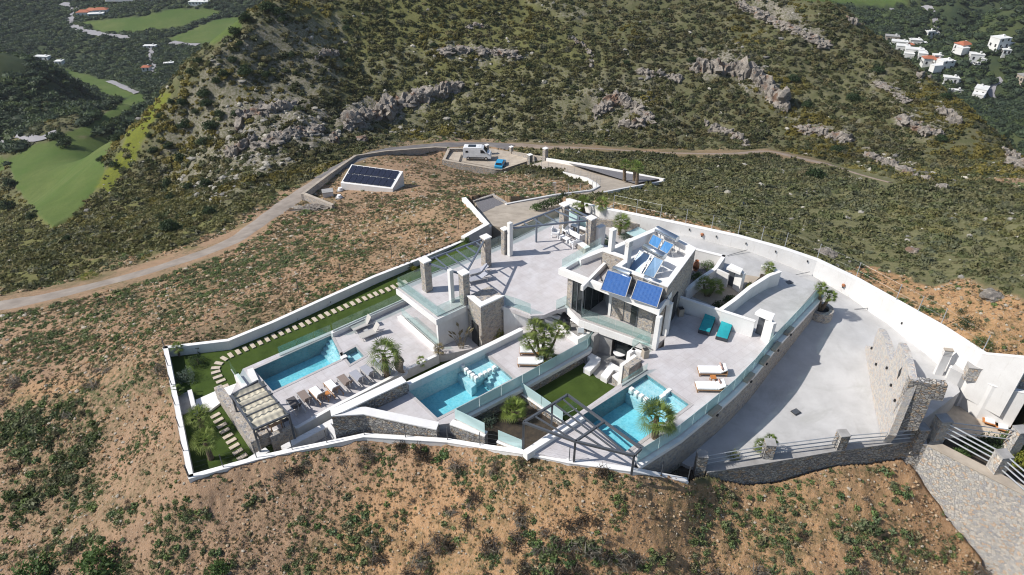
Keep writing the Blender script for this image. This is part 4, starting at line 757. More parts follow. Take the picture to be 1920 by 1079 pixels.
# ---------------------------------------------------------------- fabric pergola with its stone wall
fw = wall('pergola_wall', 'pale rubble wall along the left of the fabric covered pergola', 'wall', WL('s7', [(165,215),(720,1040)], -2.3), .55, -4.2, M['stoneL'])
tagp(wallmb(WL('s7', [(720,1010),(985,885)], -2.5), .4, -4.2).build('pergola_front_wall', M['stoneL']), 'low rubble wall under the open front of the fabric pergola', 'wall')
tagp(wallmb(WL('s7', [(1010,960),(1380,810)], -2.75), .4, -4.2).build('pergola_side_wall', M['stoneL']), 'low rubble wall at the front right foot of the fabric pergola', 'wall')
zc = -.75; fpn = [W('s7', 435,330, zc), W('s7', 830,115, zc), W('s7', 1290,620, zc), W('s7', 765,850, zc)]
ft = thing('fabric_pergola', 'steel pergola with pleated cream fabric roof next to the left pool', 'pergola', (fpn[0].x, fpn[0].y, ZD1))
for i in range(4): wpart(MB().bar(fpn[i], fpn[(i+1) % 4], .12, .14), 'beam', M['steel'], ft)
for i in range(4): wpart(MB().box((fpn[i].x, fpn[i].y, (zc+ZD1)/2), (.12, .12, zc-ZD1), ANG), 'post', M['steel'], ft)
L0, L1, R0_, R1_ = W('s7', 490,400, zc), W('s7', 765,850, zc), W('s7', 960,195, zc), W('s7', 1290,620, zc)
for k in range(4):
    if k < 3: t = k/3.35; wpart(MB().bar(L0.lerp(L1, t)+Vector((0, 0, .08)), R0_.lerp(R1_, t)+Vector((0, 0, .08)), .07, .1), 'rafter', M['steel'], ft)
cv = MB(); NU, NV = 44, 30
fl0, fl1, fr0, fr1 = W('s7', 450,320, zc), W('s7', 770,835, zc), W('s7', 915,120, zc), W('s7', 1280,612, zc)
grid = []
for i in range(NU+1):
    t = i/NU; s_ = (t*3.6) % 1; sag = -.30*math.sin(math.pi*s_)**.7
    for j in range(NV+1):
        u = j/NV; p = fl0.lerp(fl1, t).lerp(fr0.lerp(fr1, t), u); e = math.sin(u*34+2*math.sin(t*9))*.035*abs(math.sin(math.pi*s_))
        hang = -.22*max(0, 1-min(u, 1-u)*14)*abs(math.sin(math.pi*s_)); grid.append(p+Vector((0, 0, .07+sag+e+hang)))
cv.v = [tuple(g) for g in grid]; cv.f = [(i*(NV+1)+j, i*(NV+1)+j+1, (i+1)*(NV+1)+j+1, (i+1)*(NV+1)+j) for i in range(NU) for j in range(NV)]; cv.mi = [0]*len(cv.f)
wpart(cv, 'fabric_roof', M['canvas'], ft, smooth=True)
dt = W('s7', 1010,860, -2.5); t_ = thing('dining_table', 'dark table with chairs in the shade of the fabric pergola', 'table', (dt.x-.3, dt.y+1.2, ZD1), ANG)
MB().box((0, 0, .72), (.9, 1.9, .05)).build('table_top', M['teak'], t_, bevel=.01)
for sx in (-1, 1):
    for sy in (-1, 1): MB().box((sx*.36, sy*.85, .35), (.07, .07, .7)).build('leg', M['teak'], t_)
def chair(label, cat, loc, rz, group=None, m='fabricD'):
    t = thing('chair', label, cat, loc, rz, group); MB().box((0, 0, .44), (.46, .46, .05)).build('seat', M[m], t, bevel=.01); MB().box((-.22, 0, .68), (.04, .46, .45)).build('backrest', M[m], t, bevel=.01)
    for sx in (-1, 1):
        for sy in (-1, 1): MB().box((sx*.2, sy*.2, .21), (.04, .04, .42)).build('leg', M[m], t)
    return t
ch0 = None
for k, (sx, sy) in enumerate([(-.75, -.5), (-.75, .5), (.75, -.5), (.75, .5)]):
    loc = Vector((dt.x-.3, dt.y+1.2, ZD1))+AXB*sx-AXA*sy; rz = ANG+(0 if sx < 0 else math.pi)
    if ch0 is None: ch0 = chair('dark dining chair in the shade under the fabric pergola', 'chair', loc, rz, 'chairs under the fabric pergola')
    else: dup(ch0, loc, rz)
# ---------------------------------------------------------------- main house
hs = thing('villa', 'white and stone flat roofed villa with solar water heaters on its roof', 'house', P(1180,560,0))
RA, RB, RC = W('h',625,528,4.5), W('h',1110,318,4.5), W('h',1462,505,4.5); RD = W('h',1208,850,4.5); RA3 = W('s3',255,800,4.5); RA2 = W('s3',425,680,4.5)
rear = [RA, RA2, RA3, RD, RC, RB]
def lower(l, z): return [Vector((v.x, v.y, z)) for v in l]
wpart(MB().prism(lower(rear, 3.5), -.02), 'rear_block', M['stoneL'], hs)
ring = offset(rear+[rear[0]], 0); area_ = sum(rear[i].x*rear[(i+1) % 6].y-rear[(i+1) % 6].x*rear[i].y for i in range(6)); s_ = 1 if area_ > 0 else -1
inn = offset(rear, .36*s_, True); inn2 = offset(rear, .31*s_, True); out2 = offset(rear, -.03*s_, True); pm_ = MB(); pl_ = MB(); cp_ = MB()
for i in range(6):
    j = (i+1) % 6; z0, z1 = Vector((0, 0, -1.02)), Vector((0, 0, -.08))
    pm_.add([rear[i]+z1, rear[j]+z1, inn2[j]+z1, inn2[i]+z1, rear[i]+Vector((0, 0, -1.0)), rear[j]+Vector((0, 0, -1.0))], [(0, 4, 5, 1)])
    pl_.add([inn[i]+z0, inn[j]+z0, inn[j]+z1, inn[i]+z1], [(0, 1, 2, 3)])
    cp_.add([out2[i], out2[j], inn[j], inn[i], out2[i]+z1, out2[j]+z1, inn[j]+z1, inn[i]+z1], [(0, 1, 2, 3), (0, 4, 5, 1), (3, 2, 6, 7), (4, 7, 6, 5)])
wpart(pm_, 'parapet_face', M['stoneL'], hs); wpart(pl_, 'parapet_lining', M['white'], hs); wpart(cp_, 'parapet_cap', M['whitefl'], hs)
wpart(MB().prism(lower(inn, 3.53), 3.4, sides=False), 'roof', M['whitefl'], hs)
FL, FR, FR2 = P(1048,510.5,3.1), P(1235.5,587.5,3.1), P(1259,553,3.1); BKc = W('h', 605,505,3.1)
fr_ = [FL, FR, FR2, Vector((RD.x, RD.y, 3.1)), Vector((RA3.x, RA3.y, 3.1)), Vector((RA2.x, RA2.y, 3.1)), Vector((RA.x, RA.y, 3.1)), BKc]
wpart(MB().prism(fr_, 2.94, bottom=True), 'front_roof', M['deck2'], hs)
up_ = Vector((0, 0, .32)); cur = [BKc, FL, FR, FR2, Vector((RD.x, RD.y, 3.1))]
wpart(wallmb([v+up_ for v in offset(cur, -.03)], .34, 2.90), 'roof_edge', M['whitefl'], hs)
wpart(wallmb(WL('h', [(450,852),(655,640)], 3.5), .22, 3.09), 'roof_divider', M['whitefl'], hs)
body = PL([(1063,572),(1091,593.5),(1133,561),(1142.6,589),(1221.5,626),(1252,606),(1268,580),(1200,520),(1120,520)], 0); body = lower(body, 2.9)
wpart(MB().prism(body, 0.02), 'front_block', M['white'], hs)
def panel(a, b, z0, z1, off, m, name, t=.06, par=hs):
    d = (b-a); d.z = 0; n = Vector((d.y, -d.x, 0)).normalized(); c = (a+b)/2+n*off; return wpart(MB().box((c.x, c.y, (z0+z1)/2), (d.length, t, z1-z0), math.atan2(d.y, d.x)), name, M[m], par)
g0 = lambda x, y: P(x, y, 0)
e_ = g0(1063,572).lerp(g0(1091,593.5), .34)
panel(g0(1063,572), e_, .05, 2.88, .04, 'stoneL', 'stone_panel'); wd = panel(e_, g0(1091,593.5), .1, 2.85, .04, 'window', 'window')
for t in (0.02, .5, .98): q_ = e_.lerp(g0(1091,593.5), t); panel(q_, q_+(g0(1091,593.5)-e_).normalized()*.07, .1, 2.85, .08, 'steel', 'window_frame')
panel(g0(1091.5,593), g0(1132.5,561.5), .1, 2.85, .04, 'window', 'window')
for t in (0.01, .33, .66, .98): a_, b_ = g0(1091.5,593), g0(1132.5,561.5); q_ = a_.lerp(b_, t); panel(q_, q_+(b_-a_).normalized()*.07, .1, 2.85, .08, 'steel', 'window_frame')
a_, b_ = g0(1142.6,589), g0(1221.5,626); m1_ = a_.lerp(b_, .06); m2_ = a_.lerp(b_, .66)
panel(a_, m1_, .03, 2.9, .10, 'white', 'column', .3); panel(m1_, m2_, .06, 2.5, .04, 'window', 'patio_door'); panel(m2_, b_, .03, 2.88, .05, 'stoneL', 'stone_panel')
for t in (0.0, .45, .97): q_ = m1_.lerp(m2_, t); panel(q_, q_+(b_-a_).normalized()*.09, .05, 2.5, .09, 'steel', 'door_frame')
panel(m1_, m2_, 2.42, 2.52, .09, 'steel', 'door_frame'); panel(m1_, m2_, .03, .1, .09, 'steel', 'door_frame')
panel(g0(1221.5,626), g0(1252,606), .03, 2.88, .05, 'stoneL', 'stone_panel')
cdir = (FR-FL).normalized(); cz = math.atan2(cdir.y, cdir.x)
for q in ((1227.5,654), (1247,628)): c = P(*q, 0); wpart(MB().box((c.x, c.y, 1.47), (.34, .40, 2.9), cz), 'column', M['white'], hs, bevel=.01)
wpart(MB().prism(PL([(1087.6,598.9),(1228,650),(1250,632),(1275,588),(1290,556),(1200,520),(1120,500),(1063,572)], .015), -.5, bottom=True), 'veranda_floor', M['deck2'], hs)
wpart(wallmb(PL([(1061,571.5,.05),(1087.3,599.3,.05),(1228,649.5,.05)]), -.12, -.55), 'veranda_edge', M['white'], hs)
panel(P(1146.5,634,-.5), P(1205,658,-.5), -2.46, -.5, -.6, 'window', 'lower_window'); panel(P(1108,622,-.5), P(1146.5,634,-.5), -2.46, -.5, -.3, 'grey', 'lower_wall')
wpart(wallmb(PL([(1114,631,-.45),(1146,606,-.45)]), .25, -4.2), 'lower_side_wall', M['grey'], hs)
dq_ = (RC-RD).normalized(); c_ = Vector((RD.x, RD.y, 0))+dq_*2.3+Vector((dq_.y, -dq_.x, 0))*.03; wpart(MB().box((c_.x, c_.y, 1.25), (1.0, .12, 2.3), math.atan2(dq_.y, dq_.x)), 'side_door', M['dark'], hs)
glassrail('clear glass balustrade along the back edge of the villa balcony', [BKc+Vector((0, 0, 0)), FL.lerp(BKc, .06)], 1.0, 'glass', 1.5)
glassrail('clear glass balustrade along the front of the villa veranda', PL([(1090,597,.03),(1219,643.5,.03)]), .95, 'glass', 1.5)
glassrail('clear glass balustrade on the left side of the villa veranda', PL([(1089,595,.03),(1124,567,.03)]), .95, 'glass', 1.5)
bx = thing('planter_box', 'long white planter box on the back edge of the villa balcony', 'planter', W('h', 515,560,3.1), 0)
wpart(wallmb(WL('h', [(395,590),(625,500)], 3.6), -.45, 3.1), 'box', M['whitefl'], bx)
for lb_, bx_, sz_ in (('white square chimney on the left corner of the villa parapet', P(1149.5,431,6.3), 4.5), ('white slatted chimney beside the glare tinted solar collector on the villa roof', P(1180,452,6.2), 3.5)):
    th = thing('chimney', lb_, 'chimney', (bx_.x, bx_.y, sz_), ANG); h_ = bx_.z-sz_; MB().box((0, 0, h_/2), (.40, .36, h_)).build('shaft', M['white'], th, bevel=.015)
    MB().box((0, 0, h_+.03), (.46, .42, .06)).build('cap', M['whitefl'], th)
    if sz_ < 4:
        for k in range(3): MB().box((0, 0, h_-.14-.12*k), (.45, .41, .03)).build('vent_slat', M['frameW'], th)
def heater(label, panels, tank, r, m, zr, frame=True):
    c = sum([p for q in panels for p in q], Vector())/(4*len(panels)); th = thing('solar_heater', label, 'solar heater', (c.x, c.y, zr))
    for q in panels:
        n = (q[1]-q[0]).cross(q[3]-q[0]).normalized(); n = n if n.z > 0 else -n
        mb = MB().add([p for p in q]+[p-n*.08 for p in q], [(0, 1, 2, 3), (0, 4, 5, 1), (1, 5, 6, 2), (2, 6, 7, 3), (3, 7, 4, 0)])
        wpart(mb, 'collector', M[m], th)
        fr = MB(); 
        for i in range(4): fr.bar(q[i]+n*.012, q[(i+1) % 4]+n*.012, .05, .05)
        wpart(fr, 'collector_frame', M['frameW'], th)
        for i in (0, 1):
            if q[i].z-zr > .3: wpart(MB().tube(q[i]-n*.1, Vector((q[i].x, q[i].y, zr)), .022, n=6), 'leg', M['galv'], th)
    a, b = tank; d = (b-a).normalized(); tb = MB(); tb.tube(a-d*.05, a, r*.86, r, 28).tube(a, b, r, r, 28, cap=False).tube(b, b+d*.05, r, r*.86, 28); ob_ = wpart(tb, 'tank', M['tank'], th, smooth=True); ob_.data.polygons.foreach_set('use_smooth', [len(p.vertices) == 4 for p in ob_.data.polygons])
    for t in (.2, .8): p = a.lerp(b, t); wpart(MB().bar(p-Vector((0, 0, r)), Vector((p.x, p.y, zr)), .06, .06), 'tank_stand', M['galv'], th)
    return th
def hq(n, pts, zu, zl): return [W(n, *pts[0], zu), W(n, *pts[1], zu), W(n, *pts[2], zl), W(n, *pts[3], zl)]
heater('left dark blue solar collector with tank at the front edge of the villa roof', [hq('h', [(668,703),(885,768),(828,950),(605,880)], 4.25, 3.55)], (W('h', 722,690,4.35), W('h', 870,742,4.35)), .24, 'coll', 3.1)
heater('right dark blue solar collector with tank at the front corner of the villa roof', [hq('h', [(936,790),(1168,865),(1112,1042),(876,962)], 4.25, 3.55)], (W('h', 1000,775,4.35), W('h', 1142,825,4.35)), .24, 'coll', 3.1)
heater('rearmost solar heater with two pale blue collectors inside the villa parapet', [hq('s3', [(835,312),(975,388),(905,532),(762,452)], 4.75, 3.85), hq('s3', [(1012,408),(1152,468),(1048,612),(928,542)], 4.75, 3.85)], (W('s3', 895,238,5.05), W('s3', 1195,390,5.05)), .27, 'coll2', 3.53)
heater('middle solar heater behind the slatted chimney with two collectors tinted pale with sun glare', [hq('s3', [(640,560),(800,632),(640,925),(470,840)], 4.95, 3.65), hq('s3', [(850,648),(995,705),(850,965),(670,935)], 4.95, 3.65)], (W('s3', 705,500,5.1), W('s3', 1005,650,5.1)), .27, 'coll3', 3.53)
pp = MB(); pts_ = [W('s3', *q, 3.2) for q in [(215,765),(120,840),(40,930),(60,1010),(130,1020)]]
for a, b in zip(pts_[:-1], pts_[1:]): pp.tube(a, b, .03, n=6)
tagp(pp.build('water_pipe', M['black']), 'black hose curving over the villa roof by the left blue collector', 'pipe')
# ---------------------------------------------------------------- courtyards right of the house
def gate(label, n, slabq, zt_, postq, zb=0):
    s = WL(n, slabq, zt_); th = thing('gate_portal', label, 'gate portal', (W(n, *postq, zb).x, W(n, *postq, zb).y, zb)); wpart(MB().prism(s, zt_-.22, bottom=True), 'lintel', M['whitefl'], th)
    c = W(n, *postq, zb); wpart(MB().box((c.x, c.y, (zt_-.22+zb)/2), (.30, .8, zt_-.22-zb), ANG-.25), 'post', M['white'], th); return th
wall('courtyard_wall', 'white wall behind the turquoise loungers, running from the villa', 'wall', WL('i', [(345,655),(730,782)], 1.25), .2, -.5, M['white'], M['whitefl'])
wall('courtyard_wall', 'white wall with a diamond opening between the turquoise loungers and the gate', 'wall', WL('i', [(730,782),(1035,880)], 1.45), .2, -.5, M['white'], M['whitefl'])
dm = W('i', 940,893,.85); tagp(MB().box((dm.x, dm.y-.02, .85), (.16, .06, .28), -.2).build('wall_lamp', M['steel']), 'small dark lamp on the white wall left of the gate', 'wall lamp')
gate('white portal with flat lintel over the gate beside the glass balustrade', 'i', [(1035,795),(1080,760),(1215,808),(1190,862)], 2.15, (1130,1060))
gp = W('i', 1080,1010,0); tagp(panel(W('i', 1035,985,0), W('i', 1120,1020,0), .05, 1.7, 0, 'steel', 'gate_leaf', .05, thing('garden_gate', 'dark grey gate leaf between the wall and the white portal by the loungers', 'gate', gp)))
wall('courtyard_wall', 'white wall between the villa side and the inner palm courtyard', 'wall', WL('i', [(422,600),(560,490),(690,405),(772,285)], 1.2), .25, -.3, M['white'], M['whitefl'])
wall('courtyard_wall', 'white wall at the back of the shrub courtyard next to the villa corner', 'wall', WL('i', [(772,285),(500,218)], 1.2), .25, -.3, M['white'], M['whitefl'])
wall('courtyard_wall', 'short white wall stub by the inner courtyard gate', 'wall', WL('i', [(692,410),(796,458)], 1.3), .18, -.3, M['white'])
gate('white portal of the inner courtyard beside the planter wall', 'i', [(780,390),(820,355),(928,405),(905,440)], 2.1, (870,600))
panel(W('i', 775,545,0), W('i', 845,575,0), .05, 1.7, 0, 'steel', 'gate_leaf', .05, thing('garden_gate', 'dark grey gate leaf of the inner courtyard', 'gate', W('i', 800,560,0)))
wall('planter_wall', 'white curved planter wall with palm between the inner courtyard and the side ramp', 'wall', WL('i', [(735,778),(860,690),(1000,575),(1170,468),(1272,430),(1180,385),(1092,368)], 1.15), .26, -.8, M['white'], M['whitefl'])
slab('courtyard_floor', [px('i', *q) for q in [(430,640),(700,420),(1090,480),(760,770)]], .06, -.4, M['beige'])
slab('courtyard_floor', [px('i', *q) for q in [(430,650),(480,240),(760,300),(690,430)]], .07, -.4, M['gravel'])
slab('planter_soil', [px('i', *q) for q in [(940,600),(1075,480),(1105,385),(1235,432),(1158,468),(1003,574),(950,618)]], .45, -.4, M['soil'])
pt = thing('jar', 'terracotta jar standing between the villa wall and the courtyard shrubs', 'jar', W('i', 498,420,.07)); jb = MB()
for z0, z1, r0, r1 in [(0,.3,.16,.27),(.3,.7,.27,.24),(.7,.9,.24,.13),(.9,1.0,.13,.17)]: jb.tube((0, 0, z0), (0, 0, z1), r0, r1, 16, cap=z0 == 0)
jb.build('body', M['terra'], pt, smooth=True)
# round palm planter at the drive
rc_ = W('i', 1625,770,-1.0); rpn = thing('round_planter', 'round rubble stone planter with a two headed palm at the end of the glass', 'planter', (rc_.x, rc_.y, -2.0))
def ringmb(r0, r1, z0, z1, n=36):
    mb = MB(); c = lambda r, z: [(r*math.cos(2*math.pi*i/n), r*math.sin(2*math.pi*i/n), z) for i in range(n)]
    mb.v = c(r1, z0)+c(r1, z1)+c(r0, z1)+c(r0, z0); mb.f = [(k*n+i, k*n+(i+1) % n, (k+1)*n+(i+1) % n, (k+1)*n+i) for k in range(3) for i in range(n)]; mb.mi = [0]*len(mb.f); return mb
ringmb(.62, .98, 0, 1.15).build('stone_ring', M['stoneL'], rpn); MB().tube((0, 0, .4), (0, 0, .95), .64, n=28).build('soil', M['dark'], rpn)
# expansion joints, drains
for i_, (n, a, b, z) in enumerate([('i',(785,292),(965,240),-.02),('i',(1280,490),(1525,438),-.75),('q',(560,630),(800,612),-1.9)]):
    A_, B_ = W(n, *a, z), W(n, *b, z); mb = MB()
    for k in range(8):
        u, v = A_.lerp(B_, k/8), A_.lerp(B_, (k+1)/8); mb.bar(u+Vector((0, 0, .07)), v+Vector((0, 0, .07)), .05, .02)
    tagp(mb.build('drain_channel', M['steel']), 'thin dark drain line across the drive, '+['nearest the villa','by the palm planter wall','near the rubble wall with two peaks'][i_], 'drain')
for lb_, n, x, y, z in [('in the shade of the glass balustrade','k',1035,192,-2.5),('in the middle of the sunlit drive','k',1495,350,-2.5),('in the shade of the white planter wall','i',1340,530,-.35),('at the edge of the palm shadow','j',1848,247,-2.2)]:
    c = W(n, x, y, z); th = thing('drain_cover', 'small square drain cover '+lb_, 'drain cover', c, .5); MB().box((0, 0, .03), (.5, .38, .05)).build('grate', M['steel'], th); MB().box((0, 0, .03), (.56, .44, .04)).build('frame', M['dark'], th)
# lamps on the tall perimeter wall
def onwall(x, y, line):
    best = None
    for a, b in zip(line[:-1], line[1:]):
        p = Pv(x, y, a, b); d = (b-a); d.z = 0; t = (p-a).dot(d)/d.length_squared
        if -.02 <= t <= 1.02 and p.y > 0: best = (p, math.atan2(d.y, d.x)) if best is None or p.length < best[0].length else best
    return best or (p, 0)
for i_, (n, x, y, big) in enumerate([('i',445,50,0),('i',560,95,1),('i',686,112,0),('i',953,175,0),('i',1219,247,0),('i',1506,335,0),('i',1832,552,1),('l',822,125,0)]):
    p, a = onwall(*px(n, x, y), BW); th = thing('wall_lamp', ('orange round lamp' if big else 'small dark spotlight')+' on the tall white wall, '+['closest to the villa roof tanks','in front of the villa corner','just right of the first orange lamp','above the first drain line','left of the palm planter wall drain','above the drain line end','above the round palm planter','above the rubble peaks'][i_], 'wall lamp', p, a)
    if big: MB().tube((0, -.02, 0), (0, -.12, 0), .16, .12, 14).build('shade', M['terra'], th); MB().box((0, -.1, -.14), (.12, .1, .12)).build('bracket', M['black'], th)
    else: MB().box((0, -.05, 0), (.08, .1, .16)).build('body', M['black'], th)
# ---------------------------------------------------------------- rubble walls with peaks, front wall with rails
B0, B1 = P(1620,663,-2.5), P(1655,842,-2.5)
def slabwall(label, pxs, A, B, t, m, name='rubble_wall', zmin=-4.5):
    pts = [Pv(x, y, A, B) for x, y in pxs]; d = (B-A).normalized(); nr = Vector((-d.y, d.x, 0))*t; n = len(pts)
    u = [(p-A).dot(d) for p in pts]; tri = tessellate_polygon([[Vector((a, p.z, 0)) for a, p in zip(u, pts)]])
    mb = MB().add(pts+[p+nr for p in pts], [tuple(f) for f in tri]+[tuple(reversed([i+n for i in f])) for f in tri]+[(i, (i+1) % n, (i+1) % n+n, i+n) for i in range(n)])
    return tagp(mb.build(name, m), label, 'wall')
slabwall('rubble stone wall with two jagged peaks standing on the concrete drive', [px('z', *q) for q in [(120,470),(128,345),(145,290),(215,300),(240,200),(290,93),(345,200),(385,330),(415,450),(445,440),(480,340),(512,250),(560,340),(600,480),(640,685)]]+[px('l', *q) for q in [(780,935),(700,1130),(640,1200),(620,1079),(560,820)]], B0, B1, .45, M['stoneP'])
zz_ = Pv(*px('l', 895,645), B0, B1).z; E0 = Pv(*px('l', 895,645), B0, B1); E1 = P(*px('l', 1235,690), zz_)
slabwall('shaded grey rubble wall facing the camera beside the double peaked wall', [px('l', *q) for q in [(893,646),(1235,690),(1188,825),(1080,818),(1040,930),(990,1020),(960,1095),(715,1085)]], E0+Vector((0, -.05, 0)), E1+Vector((0, -.05, 0)), .5, M['stoneD'])
for i_, q in enumerate([(800,575),(595,497),(692,530),(730,685),(765,822),(555,352)]):
    w_ = Pv(*px('l', *q), B0, B1); th = thing('wall_niche' if i_ == 0 else 'wall_lamp', ['dark diamond opening in the second peak of the rubble wall','small dark lamp on the first peak of the rubble wall','small dark lamp between the two peaks of the rubble wall','small dark lamp at the middle right of the peaked rubble wall','lowest dark lamp on the peaked rubble wall','small dark lamp at the stepped left shoulder of the rubble wall'][i_], 'opening' if i_ == 0 else 'wall lamp', w_, math.atan2((B1-B0).y, (B1-B0).x))
    if i_ == 0: MB().add([(-.22,-.01,0),(0,-.01,-.55),(.22,-.01,0),(0,-.01,.55),(-.22,.05,0),(0,.05,-.55),(.22,.05,0),(0,.05,.55)], [(0,1,2,3),(4,7,6,5),(0,4,5,1),(1,5,6,2),(2,6,7,3),(3,7,4,0)]).build('void', M['dark'], th)
    else: MB().box((0, -.06, 0), (.13, .12, .16)).build('body', M['black'], th)
ch = thing('chimney', 'grey white slatted chimney leaning into view before the tall white wall corner', 'chimney', P(1758,702, -2.5), -.2); h_ = 2.3
MB().box((0, 0, h_/2), (.56, .28, h_)).build('shaft', M['white'], ch, bevel=.01); MB().box((0, 0, h_+.04), (.62, .34, .08)).build('cap', M['beige'], ch)
for k in range(3): MB().box((0, 0, h_-.15-.12*k), (.60, .32, .03)).build('vent_slat', M['frameW'], ch)
tp = [px('k', 560,800)+(-2.2,), px('k', 700,890)+(-2.25,), px('k', 1200,812)+(-2.25,), px('k', 1835,702)+(-2.25,), px('m', 340,492)+(-2.25,), px('m', 900,415)+(-2.25,), px('m', 1050,452)+(-2.25,)]
FWL = PL(tp)
wall('front_wall', 'long dry rubble wall with concrete ledge along the front of the drive', 'wall', FWL[1:], .5, [-6]*6, M['stoneD'], M['grey'], capt=.08)
BR = PL([px('m', 1050,452)+(-2.25,), px('m', 1660,768)+(-2.2,), (1960,948,-2.2), (2050,1010,-2.2)])
wall('retaining_wall', 'huge pale rubble retaining wall dropping down at the bottom right corner', 'wall', BR, .75, [-7, -11, -12, -12], M['stoneR'], M['beige'], capt=.08)
PF = 'rubble pillars of the railed front wall'
fp = [('k',660,722,'leftmost, beside the silvery bush',-.95,.62,'stoneD'),('k',1272,618,'beside the small palm on the drive',-.95,.62,'stoneD'),('m',300,345,'third from the left along the drive',-.95,.62,'stoneD'),('m',1010,288,'just left of the big corner pillar',-.95,.66,'stoneD'),('m',1205,210,'large one at the corner above the big retaining wall',-.45,.75,'stoneR'),('m',1745,530,'on top of the big retaining wall',-.7,.75,'stoneR'),('m',1900,310,'at the right edge beside the sunken court',-.6,.7,'stoneR')]
pc_ = []
for n, x, y, lb, zt_, s, m in fp:
    pillar('rubble pillar with cement top, '+lb, *px(n, x, y), zt_, -3.2, s, M[m], M['grey'], .08, .02, rz=-.1 if n == 'k' else .1, group=PF); pc_.append(W(n, x, y, zt_))
def rails(label, a, b, zs, r=.035):
    th = thing('handrail', label, 'handrail', Vector((a.x, a.y, -2.2)), 0, 'metal rails of the front wall')
    for z in zs: wpart(MB().tube(Vector((a.x, a.y, z)), Vector((b.x, b.y, z)), r, n=8), 'rail', M['galv'], th)
RZ = (-1.25, -1.6, -1.95); RZ2 = (-.75, -1.1, -1.45, -1.85)
rails('three metal rails between the leftmost front pillar and the small palm pillar', pc_[0], pc_[1], RZ); rails('three metal rails right of the small palm pillar', pc_[1], pc_[2], RZ)
rails('three metal rails in front of the double peaked rubble wall', pc_[2], pc_[3], RZ); rails('four thick metal rails above the big retaining wall', pc_[4], pc_[5], RZ2, .05)
rails('four thick metal rails running out of the bottom right of the view', pc_[5], P(2000,960,-1), RZ2, .05); rails('three thin rails above the sunken court at the right edge', pc_[4], pc_[6], (-.8, -1.2, -1.6), .035)
slab('shrub_bed', [(1745,828),(1800,820),(1880,822),(1960,850),(1980,950),(1900,910)], -3.0, -6, M['soil'])
slab('shrub_bed', [(1195,868),(1235,840),(1262,862),(1290,872),(1328,884),(1300,900),(1240,888)], -2.75, -5, M['soil'])
for lb_, q in (('nearest the white wall',(1868,800)), ('nearest the bushes',(1893,812))):
    th = thing('teak_lounger', 'orange wooden lounger in the sunken court at the right edge, '+lb_, 'lounger', P(*q, -4.25), -.5, 'orange loungers of the sunken court')
    MB().box((0, 0, .28), (1.9, .62, .06)).build('frame', M['teakO'], th); MB().box((-.5, 0, .34), (.6, .5, .08)).build('cushion', M['cushion'], th)
# ---------------------------------------------------------------- loungers, beds, seats
def lounger(label, loc, rz, m='fabricB', fm='frameW', group='mesh sun loungers in the row', back=50, towel=False):
    t = thing('sun_lounger', label, 'sun lounger', loc, rz, group); A = math.radians(back)       # head towards +x
    MB().box((-.32, 0, .33), (1.28, .60, .035)).build('seat', M[m], t, bevel=.01)
    MB().box((.32+.36*math.cos(A), 0, .34+.36*math.sin(A)), (.74, .58, .035), 0, -A).build('backrest', M[m], t, bevel=.01)
    for s in (-1, 1):
        MB().bar((-.98, s*.33, .32), (1.0, s*.33, .32), .05, .05).build('side_rail', M[fm], t)
        for x in (-.85, .8): MB().bar((x, s*.33, 0), (x, s*.33, .31), .045, .045).build('leg', M[fm], t)
    MB().bar((.60, 0, .30), (.32+.60*math.cos(A), 0, .34+.58*math.sin(A)), .05, .04).build('back_strut', M[fm], t)
    if towel: MB().box((-.3, 0, .375), (1.3, .62, .06)).build('cushion', M['cushion'], t, bevel=.02); MB().box((.32+.34*math.cos(A)-.05, 0, .37+.36*math.sin(A)), (.72, .6, .06), 0, -A).build('back_cushion', M['cushion'], t, bevel=.02)
    return t
rzl = math.atan2(AXA.y, AXA.x); ZL = ZD1+.0
for n, x, y, m, fm, tw_, lb in [('b',1225,318,'fabricD','frameW',0,'dark mesh sun lounger in the pergola shade, first of the row'),('b',1320,258,'fabricB','frameW',0,'brown mesh sun lounger between the dark one and a white cushioned one'),
  ('b',1432,225,'fabricB','teak',1,'white cushioned wooden lounger left of the small teak table'),('b',1565,165,'fabricB','teak',1,'white cushioned wooden lounger right of the small teak table'),
  ('b',1680,112,'fabricB','frameW',0,'brown mesh sun lounger right of the two wooden ones'),('c',258,742,'fabricG','frameW',0,'pale grey mesh sun lounger next to the second brown one'),
  ('c',352,692,'fabricG','frameW',0,'pale grey mesh sun lounger left of the single palm'),('c',455,640,'fabricG','frameW',0,'pale grey mesh sun lounger partly hidden behind the single palm')]:
    lounger(lb, W(n, x, y, ZL), rzl+random.uniform(-.04, .04), m, fm, back=58, towel=tw_)
lounger('beige mesh lounger with raised head nearest the glass parapet of the left terrace', W('c', 290,262, ZL), ANG-.05, 'fabricL', 'frameW', 'pair of beige loungers', 55); lounger('beige mesh lounger with raised head, the nearer of the upper pair', W('c', 365,332, ZL), ANG-.05, 'fabricL', 'frameW', 'pair of beige loungers', 55)
lounger('grey mesh lounger in the pergola shadow on the roof terrace, rear one', W('g', 935,548, .02), ANG-.3, 'fabricG', 'frameW', 'pair of roof terrace loungers', 30); lounger('grey mesh lounger beside the stone pillar on the roof terrace, front one', W('g', 930,612, .02), ANG-.3, 'fabricG', 'frameW', 'pair of roof terrace loungers', 30)
def table(label, loc, m, s=.45, h=.4, rz=0):
    t = thing('side_table', label, 'side table', loc, rz); MB().box((0, 0, h-.02), (s, s, .04)).build('table_top', M[m], t, bevel=.005)
    for a in (-1, 1):
        for b in (-1, 1): MB().box((a*(s/2-.03), b*(s/2-.03), (h-.04)/2), (.04, .04, h-.04)).build('leg', M[m], t)
